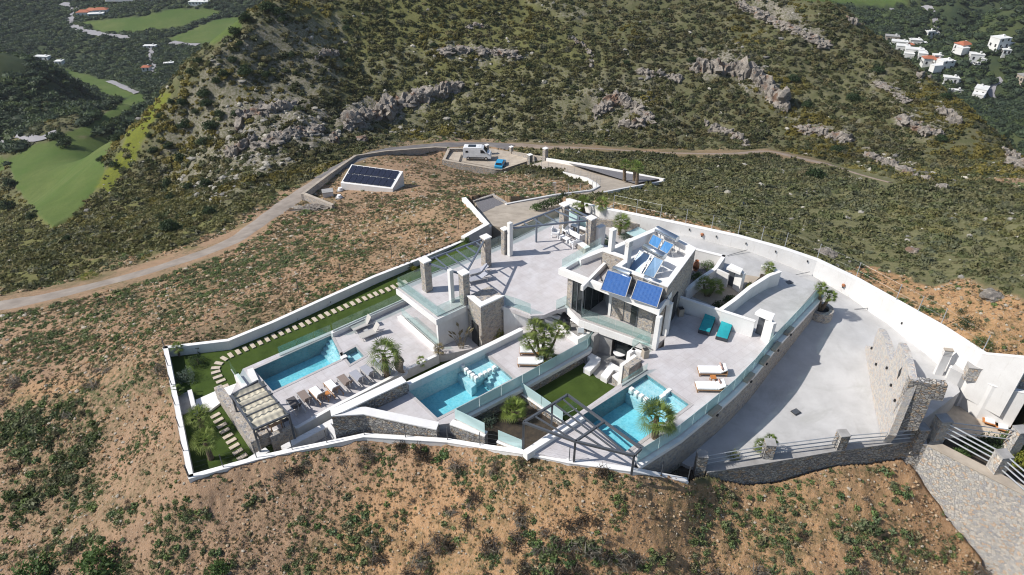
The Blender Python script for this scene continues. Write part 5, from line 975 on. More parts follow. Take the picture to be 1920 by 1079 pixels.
table('small teak table between the two white cushioned wooden loungers', W('b', 1505,215, ZL), 'teakO', .42, .4, rzl); table('low white side table between the upper pair of beige loungers', W('c', 325,312, ZL), 'frameW', .35, .3, ANG)
def daybed(label, loc, rz=0, group=None, pil=2):
    t = thing('daybed', label, 'daybed', loc, rz, group); MB().box((0, 0, .22), (1.98, .78, .07)).build('frame', M['teak'], t, bevel=.01)
    for a in (-1, 1):
        for b in (-1, 1): MB().box((a*.9, b*.34, .1), (.08, .08, .2)).build('leg', M['teak'], t)
    MB().box((-.28, 0, .33), (1.36, .74, .14)).build('mattress', M['cushion'], t, bevel=.04); MB().box((.66, 0, .46), (.62, .74, .13), 0, -math.radians(32)).build('head_cushion', M['cushion'], t, bevel=.04)
    for k in range(pil): MB().box((.60, (k-.5)*.36 if pil > 1 else .1, .60), (.12, .32, .32), 0, -math.radians(40)).build('pillow', M['pillow'], t, bevel=.04)
    MB().box((.93, 0, .30), (.05, .76, .4)).build('headboard', M['teak'], t)
    return t
daybed('white daybed with two rose pillows, farther of the pair by the right pool', W('j', 645,672, 0), -.03, 'white daybeds', 2); daybed('white daybed with one rose pillow, nearer of the pair by the right pool', W('j', 628,815, 0), -.03, 'white daybeds', 1)
table('orange teak side table between the two white daybeds by the right pool', W('j', 652,742, 0), 'teakO', .38, .38)
daybed('white daybed half hidden behind the many headed palm', W('s8', 1270,815, ZD2), -.03, 'white daybeds', 0); daybed('white daybed in front of the many headed palm by the middle pool', W('s8', 1240,985, ZD2), -.03, 'white daybeds', 0)
table('orange teak side table between the daybeds under the many headed palm', W('s8', 1345,870, ZD2), 'teakO', .38, .38)
def turq(label, loc, rz, lift):
    t = thing('turquoise_lounger', label, 'lounger', loc, rz, 'turquoise loungers'); MB().box((0, 0, .17), (2.15, .86, .30)).build('base', M['rattan'], t, bevel=.03)
    if lift:
        mb = MB(); pr = [(-1.05,.36),(-.3,.40),(.25,.44),(.7,.62),(1.12,.98)]; vs_ = []
        for x, z in pr: vs_ += [(x, -.41, z), (x, .41, z), (x, .41, z-.13), (x, -.41, z-.13)]
        mb.add(vs_, [f for i in range(4) for f in ((4*i, 4*i+4, 4*i+5, 4*i+1), (4*i+1, 4*i+5, 4*i+6, 4*i+2), (4*i+2, 4*i+6, 4*i+7, 4*i+3), (4*i+3, 4*i+7, 4*i+4, 4*i))]+[(0, 1, 2, 3), (16, 19, 18, 17)]); mb.build('cushion', M['turq'], t, bevel=.02, smooth=True)
    else: MB().box((-.3, 0, .39), (1.5, .82, .14)).build('cushion', M['turq'], t, bevel=.04); MB().box((.78, 0, .45), (.62, .82, .14), 0, -.22).build('head_cushion', M['turq'], t, bevel=.04)
turq('flat turquoise lounger on dark rattan in the shade nearer the villa', W('j', 600,255, 0), math.radians(64), 0); turq('turquoise lounger with raised curved head in the sun by the wall', W('j', 755,310, 0), math.radians(64), 1)
def armchair(label, loc, rz, group='white moulded armchairs'):
    t = thing('armchair', label, 'armchair', loc, rz, group); mb = MB()
    mb.box((0, 0, .40), (.60, .60, .10)); mb.build('seat', M['cushion'], t, bevel=.03); MB().box((-.30, 0, .62), (.08, .66, .56), 0, -.18).build('backrest', M['cushion'], t, bevel=.035)
    for s in (-1, 1):
        MB().box((0, s*.34, .53), (.62, .07, .20)).build('armrest', M['cushion'], t, bevel=.03)
        for x in (-.3, .28): MB().box((x, s*.31, .19), (.10, .09, .40)).build('leg', M['cushion'], t, bevel=.02)
    return t
armchair('white armchair alone at the left of the sofa group on the roof terrace', W('s4', 335,590,0), -.3); armchair('white armchair at the back beside the white sofa', W('s4', 505,560,0), -1.0); armchair('white armchair nearest the camera in the sofa group', W('s4', 612,745,0), 2.0)
sf = thing('sofa', 'white moulded sofa against the stone parapet of the roof terrace', 'sofa', W('s4', 640,620,0), rzl+math.pi)
MB().box((0, 0, .38), (1.5, .62, .12)).build('seat', M['cushion'], sf, bevel=.03); MB().box((0, .32, .6), (1.6, .09, .5)).build('backrest', M['cushion'], sf, bevel=.03)
for s in (-1, 1): MB().box((s*.78, 0, .42), (.09, .66, .62)).build('armrest', M['cushion'], sf, bevel=.03)
ct = thing('coffee_table', 'white low coffee table in the middle of the roof terrace sofa group', 'coffee table', W('s4', 470,655,0), rzl)
MB().box((0, 0, .36), (1.0, .5, .07)).build('table_top', M['cushion'], ct, bevel=.03)
for a in (-1, 1): MB().box((a*.42, 0, .17), (.12, .44, .34)).build('leg', M['cushion'], ct, bevel=.02)
wall('parapet_wall', 'stone parapet with white ledge behind the white sofa set', 'wall', WL('s4', [(560,415),(800,500)], .75), .35, -2, M['stoneL'], M['whitefl'])
glassrail('milky glass panel above the stone parapet behind the white sofa', WL('s4', [(515,330),(800,470)], .55), .8, 'frost', 1.6)
wall('parapet_wall', 'short stone parapet with white cap in front of the sofa set', 'wall', WL('s4', [(710,650),(850,745)], .62), -.5, -.4, M['stoneL'], M['whitefl'])
wall('garden_wall', 'low curved rubble wall along the gravel bed below the perimeter wall', 'wall', WL('s4', [(690,300),(940,330),(1400,385),(1800,425)], .1), .3, -3, M['stoneL'])
slab('gravel_bed', [px('s4', *q) for q in [(560,170),(900,260),(1400,340),(1850,415),(1780,430),(1300,380),(950,340),(700,330),(560,280)]], -.35, -3, M['gravel'])
slab('back_court', [px('s4', *q) for q in [(560,330),(950,380),(1800,430),(1900,470),(1200,760),(1000,760),(850,620)]], -.6, -3, M['deck2'])
col('white square portal column behind the roof terrace pillar', 's4', 1010,430, 1.9, -.6, .8, 'white_portal', 'portal', sy=.5)
gr_ = W('s4', 1560,500,.3); tagp(MB().box((gr_.x, gr_.y, .1), (1.6, 1.2, .06), ANG).build('glass_roof', M['frost']), 'pale glass canopy panel between the small palm and the villa', 'canopy')
# egg chair
ec = thing('hanging_chair', 'round wicker hanging chair with white cushion beside the single palm', 'chair', W('c', 640,668, ZL), .8); eg = MB(); nA = 18
eg2 = []
for i in range(nA+1):
    a = math.pi*1.05*i/nA-.45
    for j in range(11): b = -1.25+2.5*j/10; eg2.append((-.52*math.cos(b)*math.sin(a+.5)*.9, .50*math.sin(b), .85-.72*math.cos(a+.45)*abs(math.cos(b*.6))))
eg.v = eg2; eg.f = [(i*11+j, i*11+j+1, (i+1)*11+j+1, (i+1)*11+j) for i in range(nA) for j in range(10)]; eg.mi = [0]*len(eg.f); eg.build('basket', M['wicker'], ec, smooth=True)
MB().box((.02, 0, .42), (.6, .6, .16)).build('cushion', M['cushion'], ec, bevel=.05); MB().tube((0, 0, 0), (0, 0, .08), .48, n=20).build('base', M['whitefl'], ec)
# patio with dining table
slab('dining_patio', [px('e', *q) for q in [(390,160),(470,90),(640,110),(720,170),(820,290),(690,350)]], ZD2+.35, ZD2-.5, M['grey'])
wall('patio_curb', 'low white curb round the small dining patio under the balcony', 'wall', WL('e', [(382,150),(690,365),(812,300)], ZD2+.6), .2, ZD2-.3, M['white'], M['whitefl'])
for k in range(3): c = W('e', 450+22*k, 215-28*k, -1.2); tagp(MB().box((c.x, c.y, ZD2+.5+.22*k), (1.0, .3, .22), -.55).build('patio_step', M['whitefl']), ['lowest','middle','topmost'][k]+' white step down from the roof terrace to the dining patio', 'step')
dl = W('e', 690,262, ZD2+.36); tb = thing('dining_table', 'white square dining table on the patio under the balcony', 'table', dl, ANG)
MB().box((0, 0, .74), (.95, .95, .04)).build('table_top', M['cushion'], tb, bevel=.01)
for a in (-1, 1):
    for b in (-1, 1): MB().box((a*.42, b*.42, .36), (.05, .05, .72)).build('leg', M['frameW'], tb)
chr_ = chair('black chair at the white dining table, on the side away from the camera', 'chair', dl+Vector((-.55, .75, 0)), -1.1, None, 'black')
dup(chr_, dl+Vector((-.9, -.2, 0)), .2, 'black chair at the left side of the white dining table'); chw = chair('white chair at the near side of the white dining table', 'chair', dl+Vector((.1, -.95, 0)), 1.5, None, 'cushion'); dup(chw, dl+Vector((.95, -.3, 0)), 2.8, 'white chair at the right side of the white dining table')
glassrail('clear glass beside the steps down to the dining patio', WL('e', [(490,100),(612,45)], 0), .9, 'glass', 1.4)
# sunken lounge
def lsofa(label, pts): 
    s_ = WL('e', pts, ZML+.48); th = thing('corner_bench', label, 'bench', Vector((s_[0].x, s_[0].y, ZML))); wpart(MB().prism(s_, ZML+.33), 'seat_cushion', M['cushion'], th); wpart(MB().prism(offset(lower(s_, ZML+.32), 0), ZML-.1), 'bench_base', M['white'], th)
lsofa('white L shaped built-in bench on the left of the sunken lounge', [(762,508),(800,485),(892,535),(893,556),(800,655),(738,622),(800,545)]); lsofa('white L shaped built-in bench in the middle of the sunken lounge', [(893,690),(985,572),(1078,625),(1060,650),(1012,640),(950,722)])
sbk = WL('e', [(998,690),(1085,640),(1140,672),(1050,740)], ZML+.75); th = thing('stone_bench', 'square rubble bench with white top at the corner of the sunken lawn', 'bench', Vector((sbk[0].x, sbk[0].y, ZML))); wpart(MB().prism(sbk, ZML+.62), 'top', M['cushion'], th); wpart(MB().prism(lower(offset(sbk, 0), ZML+.61), ZML-.2), 'base', M['stoneL'], th)
rt_ = thing('round_table', 'round dark table in the shade of the sunken lounge', 'table', W('e', 1060,520, ZML+.04)); MB().tube((0, 0, .38), (0, 0, .42), .5, n=28).build('table_top', M['cushion'], rt_); MB().tube((0, 0, 0), (0, 0, .38), .34, n=20).build('base', M['rattan'], rt_)
zz2 = thing('garden_wall', 'white stepped ledge wall between the sunken lounge and the right terrace', 'wall', W('e', 1200,520, -2.5))
for a, b in (((1130,480),(1185,440)), ((1185,440),(1270,470)), ((1065,590),(1195,500))): wpart(wallmb(WL('e', [a, b], .18), -.28, -2.6), 'ledge', M['whitefl'], zz2)
tagp(wallmb(WL('e', [(1100,600),(1215,520)], .2), -.5, -2.6).build('stone_plinth', M['stoneL']), 'small rubble stone block between the sunken lounge and the right pool', 'plinth')
glassrail('clear glass panels stepping beside the sunken lounge', WL('e', [(1170,455),(1240,400),(1330,440)], .05), .85, 'glass', 1.2); glassrail('clear glass along the upper end of the right pool', WL('e', [(1080,790),(1310,640)], .03), .6, 'glass', 1.4)
pot = thing('plant_pot', 'beige square pot with a dry plant by the villa column', 'plant pot', W('e', 1290,525,0), .3); MB().box((0, 0, .35), (.42, .42, .7)).build('pot', M['beige'], pot, bevel=.02); MB().box((0, 0, .7), (.36, .36, .02)).build('soil', M['dark'], pot)
pt2 = dup(pot, W('i', 360,825,0), .2, 'dark beige pot in the shade at the villa corner behind the loungers')
# ---------------------------------------------------------------- things in the upper field
so_ = [W('n', 378,392,-17.3), W('n', 752,435,-17.3), W('n', 828,308,-15.9), W('n', 456,258,-15.9)]
sa = thing('solar_array', 'white framed ground solar array of sixteen dark panels in the field', 'solar array', Vector((so_[0].x, so_[0].y, -18.2)))
nA_ = (so_[1]-so_[0]).cross(so_[3]-so_[0]).normalized()
wpart(MB().prism([v-Vector((0, 0, .12)) for v in so_], -19.5), 'base', M['white'], sa)
def bil(u, v, l=0): return so_[0].lerp(so_[1], u).lerp(so_[3].lerp(so_[2], u), v)+nA_*l
for i in range(8):
    for j in range(2):
        u0, u1 = .035+i*.114, .035+(i+1)*.114-.010; v0, v1 = .06+j*.45, .06+(j+1)*.45-.035
        q = [bil(u0, v0, .06), bil(u1, v0, .06), bil(u1, v1, .06), bil(u0, v1, .06)]; mb = MB().add(q+[p-nA_*.05 for p in q], [(0, 1, 2, 3), (0, 4, 5, 1), (1, 5, 6, 2), (2, 6, 7, 3), (3, 7, 4, 0)])
        wpart(mb, 'panel', M['pv'], sa)
bxw = thing('utility_box', 'white concrete utility box beside the corner of the solar field wall', 'utility box', PT(*px('n', 290,492)), .3); MB().box((0, 0, .45), (1.6, 1.3, .9)).build('box', M['white'], bxw, bevel=.02); MB().box((0, 0, .95), (1.75, 1.45, .08)).build('lid', M['grey'], bxw)
for lb, q in (('farther of the two round white tank lids beside the utility box', (378,455)), ('nearer of the two round white tank lids beside the utility box', (370,508))):
    t_ = thing('tank_lid', lb, 'tank lid', PT(*px('n', *q)), 0); MB().tube((0, 0, 0), (0, 0, .25), .62, .55, 20).build('rim', M['grey'], t_); MB().tube((0, 0, .25), (0, 0, .6), .38, .3, 16).build('dome', M['cushion'], t_)
sg = thing('small_sign', 'small grey box on a post at the edge of the upper field', 'sign', PT(1039,362), 0); MB().box((0, 0, 1.4), (.5, .2, .5)).build('box', M['frameW'], sg); MB().tube((0, 0, 0), (0, 0, 1.2), .05).build('post', M['galv'], sg)
# van
M['vanp'] = plain('white_car_paint', (.78, .79, .80), None, 2, .3); M['blue'] = plain('blue_car_paint', (.03, .30, .55), None, 2, .3); M['carglass'] = plain('car_glass', (.02, .025, .03), None, 2, .1)
van = thing('camper_van', 'white high roof camper van with a dark roof panel, parked on the concrete', 'van', W('s1', 600,375,-25.9), -.06)
prof = [(-2.75,.35),(-2.78,1.2),(-2.70,2.45),(-2.5,2.6),(.9,2.62),(1.35,2.45),(2.05,1.55),(2.70,1.30),(2.85,.95),(2.85,.35)]; mb = MB(); n = len(prof)
for s in (-1, 1): mb.v += [(x, s*(.98 if z < 1.6 else .90), z) for x, z in prof]
mb.f = [(i, (i+1) % n, (i+1) % n+n, i+n) for i in range(n)]+[tuple(range(n-1, -1, -1)), tuple(range(n, 2*n))]; mb.mi = [0]*len(mb.f); mb.build('body', M['vanp'], van, bevel=.05)
MB().add([(1.40, -.80, 2.36), (1.40, .80, 2.36), (2.03, .86, 1.62), (2.03, -.86, 1.62)], [(0, 1, 2, 3)]).build('windscreen', M['carglass'], van).location = (.03, 0, .03)
for s in (-1, 1):
    MB().add([(.75, s*1.0, 1.5), (1.8, s*1.0, 1.5), (1.25, s*.95, 2.15), (.75, s*.95, 2.15)], [(0, 1, 2, 3)]).build('side_window', M['carglass'], van)
    MB().box((-2.0, s*.955, 1.75), (.5, .04, .4)).build('rear_side_window', M['carglass'], van); MB().box((2.1, s*1.1, 1.55), (.12, .2, .28)).build('mirror', M['black'], van); MB().box((2.80, s*.7, .95), (.12, .3, .25)).build('headlight', M['frameW'], van)
    MB().box((0, s*.985, .55), (3.0, .03, .16)).build('side_trim', M['black'], van)
    for x in (-1.75, 1.85): w_ = MB().tube((x, s*.78, .36), (x, s*1.0, .36), .36, n=20).build('wheel', M['black'], van); MB().tube((x, s*.99, .36), (x, s*1.02, .36), .19, n=14).build('rim', M['frameW'], van).parent = w_
MB().box((-1.0, 0, 2.66), (1.5, 1.1, .05)).build('roof_panel', M['carglass'], van); MB().box((.3, 0, 2.66), (.5, .5, .1)).build('roof_vent', M['vanp'], van, bevel=.02)
car = thing('parked_car', 'small bright blue car behind the parking wall', 'car', W('s1', 945,500,-25.9), 1.35); mb = MB()
prof = [(-1.75,.3),(-1.8,.8),(-1.55,.95),(-1.3,1.4),(.2,1.46),(.75,1.0),(1.6,.85),(1.75,.6),(1.75,.3)]; n = len(prof)
for s in (-1, 1): mb.v += [(x, s*(.80 if z < 1.1 else .64), z) for x, z in prof]
mb.f = [(i, (i+1) % n, (i+1) % n+n, i+n) for i in range(n)]+[tuple(range(n-1, -1, -1)), tuple(range(n, 2*n))]; mb.mi = [0]*len(mb.f); mb.build('body', M['blue'], car, bevel=.05)
for s in (-1, 1):
    MB().add([(-1.2, s*.80, 1.0), (.6, s*.80, 1.0), (.2, s*.68, 1.36), (-1.1, s*.68, 1.36)], [(0, 1, 2, 3)]).build('side_window', M['carglass'], car)
    for x in (-1.1, 1.1): MB().tube((x, s*.66, .3), (x, s*.82, .3), .3, n=18).build('wheel', M['black'], car)
MB().add([(-1.57, -.6, 1.0), (-1.57, .6, 1.0), (-1.34, .55, 1.36), (-1.34, -.55, 1.36)], [(0, 1, 2, 3)]).build('rear_window', M['carglass'], car).location = (-.03, 0, .02)
# wire fences
def fence(label, pts, z, m='galv', ht=1.5, step=2.6, wires=3):
    line = [P(x, y, z_ if z is None else z) for x, y, *r in pts for z_ in [r[0] if r else z]]; th = thing('wire_fence', label, 'fence', line[0]); wr = MB()
    for a, b in zip(line[:-1], line[1:]):
        n = max(1, round((b-a).length/step))
        for i in range(n): p = a.lerp(b, i/n); wpart(MB().tube(p-Vector((0, 0, .3)), p+Vector((0, 0, ht)), .03, n=6), 'post', M[m], th)
        for k in range(wires): wr.tube(a+Vector((0, 0, ht*(k+1)/wires-.05)), b+Vector((0, 0, ht*(k+1)/wires-.05)), .0035, n=4, cap=False)
    wpart(MB().tube(line[-1]-Vector((0, 0, .3)), line[-1]+Vector((0, 0, ht)), .03, n=6), 'post', M[m], th); wpart(wr, 'wire', M[m], th)
fence('wire fence with pale posts behind the tall white perimeter wall', [(1150,392,.6),(1237.8,411,1.0),(1383.5,441,.9),(1471,465,.6),(1532,486,.3),(1605,521,0),(1680,563,-.1),(1763.8,609,.2),(1842,660,.6)] , None, wires=2)
fence('dark wire fence standing on the low front boundary wall', [(355,895,-2.7),(481,858,-2.7),(548,843,-2.6),(613,830,-2.3),(683,815,-2.0),(839,825,-1.8),(900,835,-1.5),(981,847,-.25),(1067,864,0),(1186,880,0),(1240,890,-.9),(1290,900,-1.5)], None, 'steel', 1.15)
fence('thin dark wire fence on the short left boundary wall', [(309,652,-2.7),(353,894,-2.7)], None, 'steel', 1.0)
fence('thin wire fence along the inner side of the entrance drive', [(1002,311,-21.8),(1042,317.5,-19.8),(1102,332.5,-15.5),(1125,348,-12.1),(1110,355,-10.5),(1042,364,-8.1)], None, 'galv', 1.1)
fence('thin wire fence in the weedy field above the side lawn wall', [(560,548,-3.4),(640,518,-3.5),(735,482,-3.8),(860,432,-4.4)], None, 'steel', 1.4, 5)
# ---------------------------------------------------------------- plants
def leafcards(n, rx, ry, rz, size, seed, shell=.55, flat=.4, droop=0, lobes=5):
    r = np.random.default_rng(seed); d = r.normal(size=(n, 3)); d[:, 2] = np.abs(d[:, 2])*1.0-.15; d /= np.linalg.norm(d, axis=1)[:, None]
    rad = shell+(1-shell)*r.random(n)**.6; lob = vn3(d*2.1+seed*3.7+20)*.9+.45; c = d*(rad*lob)[:, None]*np.array([rx, ry, rz])
    c[:, 2] += rz*.12; vs = np.zeros((n, 4, 3)); a = r.normal(size=(n, 3)); a /= np.linalg.norm(a, axis=1)[:, None]; b = np.cross(a, d+r.normal(size=(n, 3))*.6); b /= np.linalg.norm(b, axis=1)[:, None]+1e-9
    s = size*(.6+.8*r.random(n))[:, None]; vs[:, 0] = c-a*s; vs[:, 1] = c+b*s*flat; vs[:, 2] = c+a*s; vs[:, 3] = c-b*s*flat
    return vs.reshape(-1, 3), np.arange(n*4).reshape(-1, 4)
def rawmesh(name, v, f, m, smooth=False):
    me = bpy.data.meshes.new(name); me.from_pydata(np.asarray(v).tolist(), [], np.asarray(f).tolist() if not isinstance(f, list) else f); me.materials.append(m); return me
_bush = {}
def bushmesh(kind, k, m):
    key = (kind, k, m)
    if key not in _bush:
        n, s, fl = {'leafy': (900, .075, .55), 'fine': (1300, .055, .3), 'twig': (420, .16, .06), 'tree': (1500, .085, .55)}[kind]
        v, f = leafcards(n, 1, 1, .85, s, 11+k*7+len(kind), shell=.35 if kind != 'twig' else .2, flat=fl); _bush[key] = rawmesh('crown', v, f, M[m])
    return _bush[key]
def bush(name, label, loc, r, h=None, kind='leafy', m='leafG', group=None, cat='shrub', trunk=0.0, rz=None):
    h = h or r; th = thing(name, label, cat, loc, rz if rz is not None else random.uniform(0, 6), group)
    o = bpy.data.objects.new('crown', bushmesh(kind, random.randrange(4), m)); COL.objects.link(o); o.parent = th; o.scale = (r, r, h); o.location = (0, 0, trunk)
    mb = MB().tube((0, 0, -.4), (.05*r, 0, trunk+h*.5), .07*r+.02, .04*r, 7); mb.build('trunk', M['bark'], th)
    if trunk > .3:
        for k in range(3): a = k*2.1; MB().tube((0, 0, trunk*.6), (.4*r*math.cos(a), .4*r*math.sin(a), trunk+h*.5), .035*r+.01, .02*r, 6).build('limb', M['bark'], th)
    return th
def frond(mb, base, dirh, elev, length, fan, seed, nl=13, wdt=.02):
    r = random.Random(seed); d = Vector((math.cos(dirh)*math.cos(elev), math.sin(dirh)*math.cos(elev), math.sin(elev))); side = Vector((-math.sin(dirh), math.cos(dirh), 0)); upv = side.cross(d)*-1
    tip = base+d*length*.55+Vector((0, 0, -.05*length)); mb.bar(base, tip, .016, .012); R = length*.62*fan
    for i in range(nl):
        a = (-1.55+3.1*i/(nl-1)); ld = (d*math.cos(a)+side*math.sin(a)).normalized(); w = upv*.5+side*math.cos(a)-d*math.sin(a); w.normalize()
        L1 = R*(.85+.15*math.cos(a))*r.uniform(.9, 1.05); m1 = tip+ld*L1*.5+Vector((0, 0, .02)); m2 = tip+ld*L1*(1.0)+Vector((0, 0, -.16*L1-.05*abs(a)*L1)); b = len(mb.v)
        mb.v += [tuple(tip), tuple(m1-w*wdt), tuple(m1+w*wdt), tuple(m2)]; mb.f += [(b, b+1, b+2), (b+1, b+3, b+2)]; mb.mi += [0, 0]
def palmcrown(r, n=30, dead=6, seed=0, m='palm', upright=0.0):
    mb = MB(); rr = random.Random(seed)
    for i in range(n):
        t = i/n; el = 1.3-1.9*t+upright+rr.uniform(-.12, .12); frond(mb, Vector((0, 0, .0)), i*2.4+rr.uniform(-.3, .3), el, r*rr.uniform(.85, 1.1), .95, seed*100+i, wdt=.016*r+.008)
    return mb
def palm(label, base, heads, r=1.1, tr=.16, m='palm', name='fan_palm', group=None, dead=True, n=30):
    th = thing(name, label, 'palm', base, 0, group)
    for k, hp in enumerate(heads):
        hp = Vector(hp); mb = MB(); b0 = Vector((0, 0, -.2)); top = hp-Vector(base); mid = b0.lerp(top, .5)+Vector((top.x*.12, top.y*.12, -.05)); prev = b0; ns = 9
        for i in range(1, ns+1):
            t = i/ns; p = b0*(1-t)**2+mid*2*t*(1-t)+top*t*t; r0 = tr*(1.15-.35*(i-1)/ns)*(1.0 if i % 2 else 1.12); mb.tube(prev, p, r0, r0*.88, 9, cap=False); prev = p
        mb.build('trunk', M['trunk'], th)
        c = palmcrown(r, n, seed=len(label)+k*5, m=m); o = c.build('crown', M[m], th); o.location = top; o.rotation_euler = (0, 0, k*1.3)
        if dead:
            mb = MB(); rr = random.Random(k+len(label))
            for i in range(9): frond(mb, Vector((0, 0, -.08)), i*.75+rr.uniform(-.2, .2), -1.15+rr.uniform(-.15, .25), r*.62, .8, i+k*9, 9, wdt=.02)
            o = mb.build('dry_skirt', M['palmD'], th); o.location = top
    return th
def up(n, bx, by, z, hx, hy): B = W(n, bx, by, z); h = PY(*px(n, hx, hy), B.y); return B, h
B_, h_ = up('c', 505,700,ZD1, 475,505); palm('single fan palm standing among the loungers of the left terrace', B_, [h_], 1.4, .20, n=34)
B_ = W('s8', 1420,935,ZD2); palm('many headed fan palm by the daybeds of the middle terrace', B_, [PY(*px('s8', *q), B_.y+dy) for q, dy in [((1290,430),.3), ((1440,520),.1), ((1665,470),.2), ((1205,650),-.1), ((1420,700),-.15), ((1475,860),-.05)]], .86, .10, n=24)
B_, h_ = up('k', 235,580,0, 245,395); palm('big fan palm between the right pool and the glass balustrade', B_, [h_], 1.4, .20, n=36)
B_ = W('f', 300,440,ZML-.1); palm('low bright fan palm in the dark bed below the milky glass', B_, [B_+Vector((0, 0, .75))], 1.05, .17, 'palmY', dead=False)
B_, h_ = up('b', 385,510,-3.6, 345,385); palm('fan palm on the side lawn beside the short stepping stone path, rear one', B_, [h_], .95, .17, n=28)
B_, h_ = up('b', 460,770,-3.6, 400,600); palm('fan palm on the side lawn nearest the bottom left wall corner', B_, [h_], 1.0, .17, n=28)
B_, h_ = up('a', 175,520,-3.6, 150,440); palm('thin young palm at the far left wall corner of the side lawn', B_, [h_], .6, .08, n=16)
B_, h_ = up('b', 180,210,-3.6, 150,160); palm('small dark palm against the left boundary wall above the grey paving', B_, [h_], .6, .09, n=16)
for lb_, q, hq_, z_ in (('left one of the three tall palms in the gravel triangle','1195,372','1195,262',-13.9), ('middle one of the three tall palms in the gravel triangle','1266,385','1270,268',-14.0), ('front one of the three tall palms in the gravel triangle','1282,408','1292,285',-13.6)):
    q = [float(t) for t in q.split(',')]; h2 = [float(t) for t in hq_.split(',')]; B_, h_ = up('o', *q, z_, *h2); palm(lb_, B_, [h_], 1.0, .24, 'palm', n=26)
B_, h_ = up('s4', 758,222,-.3, 735,70); palm('left dark palm in the gravel bed before the perimeter wall', B_, [h_, h_+Vector((-.6, -.2, -.7))], .8, .18, n=22)
B_, h_ = up('s4', 1012,285,-.3, 1010,100); palm('right dark palm in the gravel bed before the perimeter wall', B_, [h_], .85, .2, n=24)
B_ = W('s4', 1290,560,-.6); palm('bushy fan palm behind the villa chimneys', B_, [B_+Vector((0, 0, 1.3))], 1.0, .16, n=32)
B_ = Vector((rpn.location.x, rpn.location.y, -1.1)); palm('two headed palm growing in the round stone planter', B_, [PY(*px('i', 1625,580), B_.y), PY(*px('i', 1705,650), B_.y-.2)], .62, .13, n=24)
B_ = W('i', 1135,470,.45); palm('small palm in the curved white planter wall end', B_, [B_+Vector((0, 0, .8))], .62, .09, n=22)
B_ = W('i', 600,650,.06); palm('dark shaded palm in the inner courtyard', B_, [B_+Vector((-.35, .1, 1.0)), B_+Vector((.5, 0, .8))], .9, .1, n=24, dead=False)
B_ = W('k', 390,690,-2.7); palm('shaded palm below the glass balustrade beside the silvery bush', B_, [B_+Vector((0, 0, 1.0))], .8, .12, n=24)
B_ = W('k', 1240,700,-2.5); palm('small palm behind the second rubble pillar of the front wall', B_, [B_+Vector((0, 0, 1.0)), B_+Vector((-.55, 0, .55))], .55, .08, n=20)
B_ = W('c', 970,505,ZD1); palm('small dry yellowish palm at the white lower house corner', B_, [B_+Vector((0, 0, .5))], .6, .07, 'palmD', n=14, dead=False)
B_ = W('c', 815,575,ZD1); palm('spiky agave like plant on the terrace edge left of the dry palm', B_, [B_+Vector((0, 0, .1))], .5, .05, 'palmY', name='agave', dead=False, n=12)
bird = thing('strelitzia', 'tall brown and green strelitzia against the white lower house wall', 'plant', W('c', 1165,440,ZD1)); mb = MB(); rr = random.Random(4)
for i in range(14):
    a = rr.uniform(0, 6.28); l = rr.uniform(.9, 2.0); b = Vector((rr.uniform(-.3, .3), rr.uniform(-.2, .2), 0)); t = b+Vector((math.cos(a)*l*.42, math.sin(a)*l*.3, l)); mb.tube(b, t, .018, .012, 5); d = (t-b).normalized(); s_ = d.cross(Vector((0, 0, 1))).normalized()*.13; e = t+d*.55+Vector((math.cos(a)*.2, 0, -.12)); k = len(mb.v)
    mb.v += [tuple(t), tuple(t.lerp(e, .5)-s_), tuple(e), tuple(t.lerp(e, .5)+s_)]; mb.f.append((k, k+1, k+2, k+3)); mb.mi.append(0)
mb.build('leaves', M['palmD'], bird)
HG = 'shrubs along the side lawn wall'
for lb_, n, x, y, z, r, h, kd, m in [('round dark shrub nearest the top left wall corner','a',335,450,-3.6,.75,1.2,'leafy','leafD'),('dark shrub in the middle of the left lawn end','a',345,590,-3.6,.9,1.0,'fine','leafD'),('silvery blue shrub against the left boundary wall','a',240,730,-3.6,1.0,1.1,'fine','leafS'),
 ('small shrub at the bend of the side lawn wall','a',730,365,-3.6,.35,.7,'leafy','leafG'),('shrub on the side lawn wall, second from the bend','a',1035,225,-3.6,.45,.9,'leafy','leafG'),('wide dark shrub on the side lawn wall, third from the bend','a',1240,145,-3.6,.75,1.0,'leafy','leafD'),('dark shrub on the side lawn wall, fourth from the bend','a',1490,40,-3.6,.65,.9,'leafy','leafD'),
 ('dark shrub by the lawn wall where the stepping stones go out of sight','g',45,575,-3.6,.55,.9,'leafy','leafD'),('small shrub left of the yellow flowering one','g',205,515,-3.6,.4,.7,'leafy','leafG'),('dark shrub just left of the first roof pillar','g',320,490,-3.6,.5,.9,'leafy','leafD'),('yellow flowering shrub beside the first roof pillar','g',370,515,-3.6,.35,.6,'leafy','leafY'),('shrub behind the second roof pillar','g',830,270,-3.8,.6,.7,'leafy','leafG')]:
    bush('shrub', lb_, W(n, x, y, z), r, h, kd, m, HG)
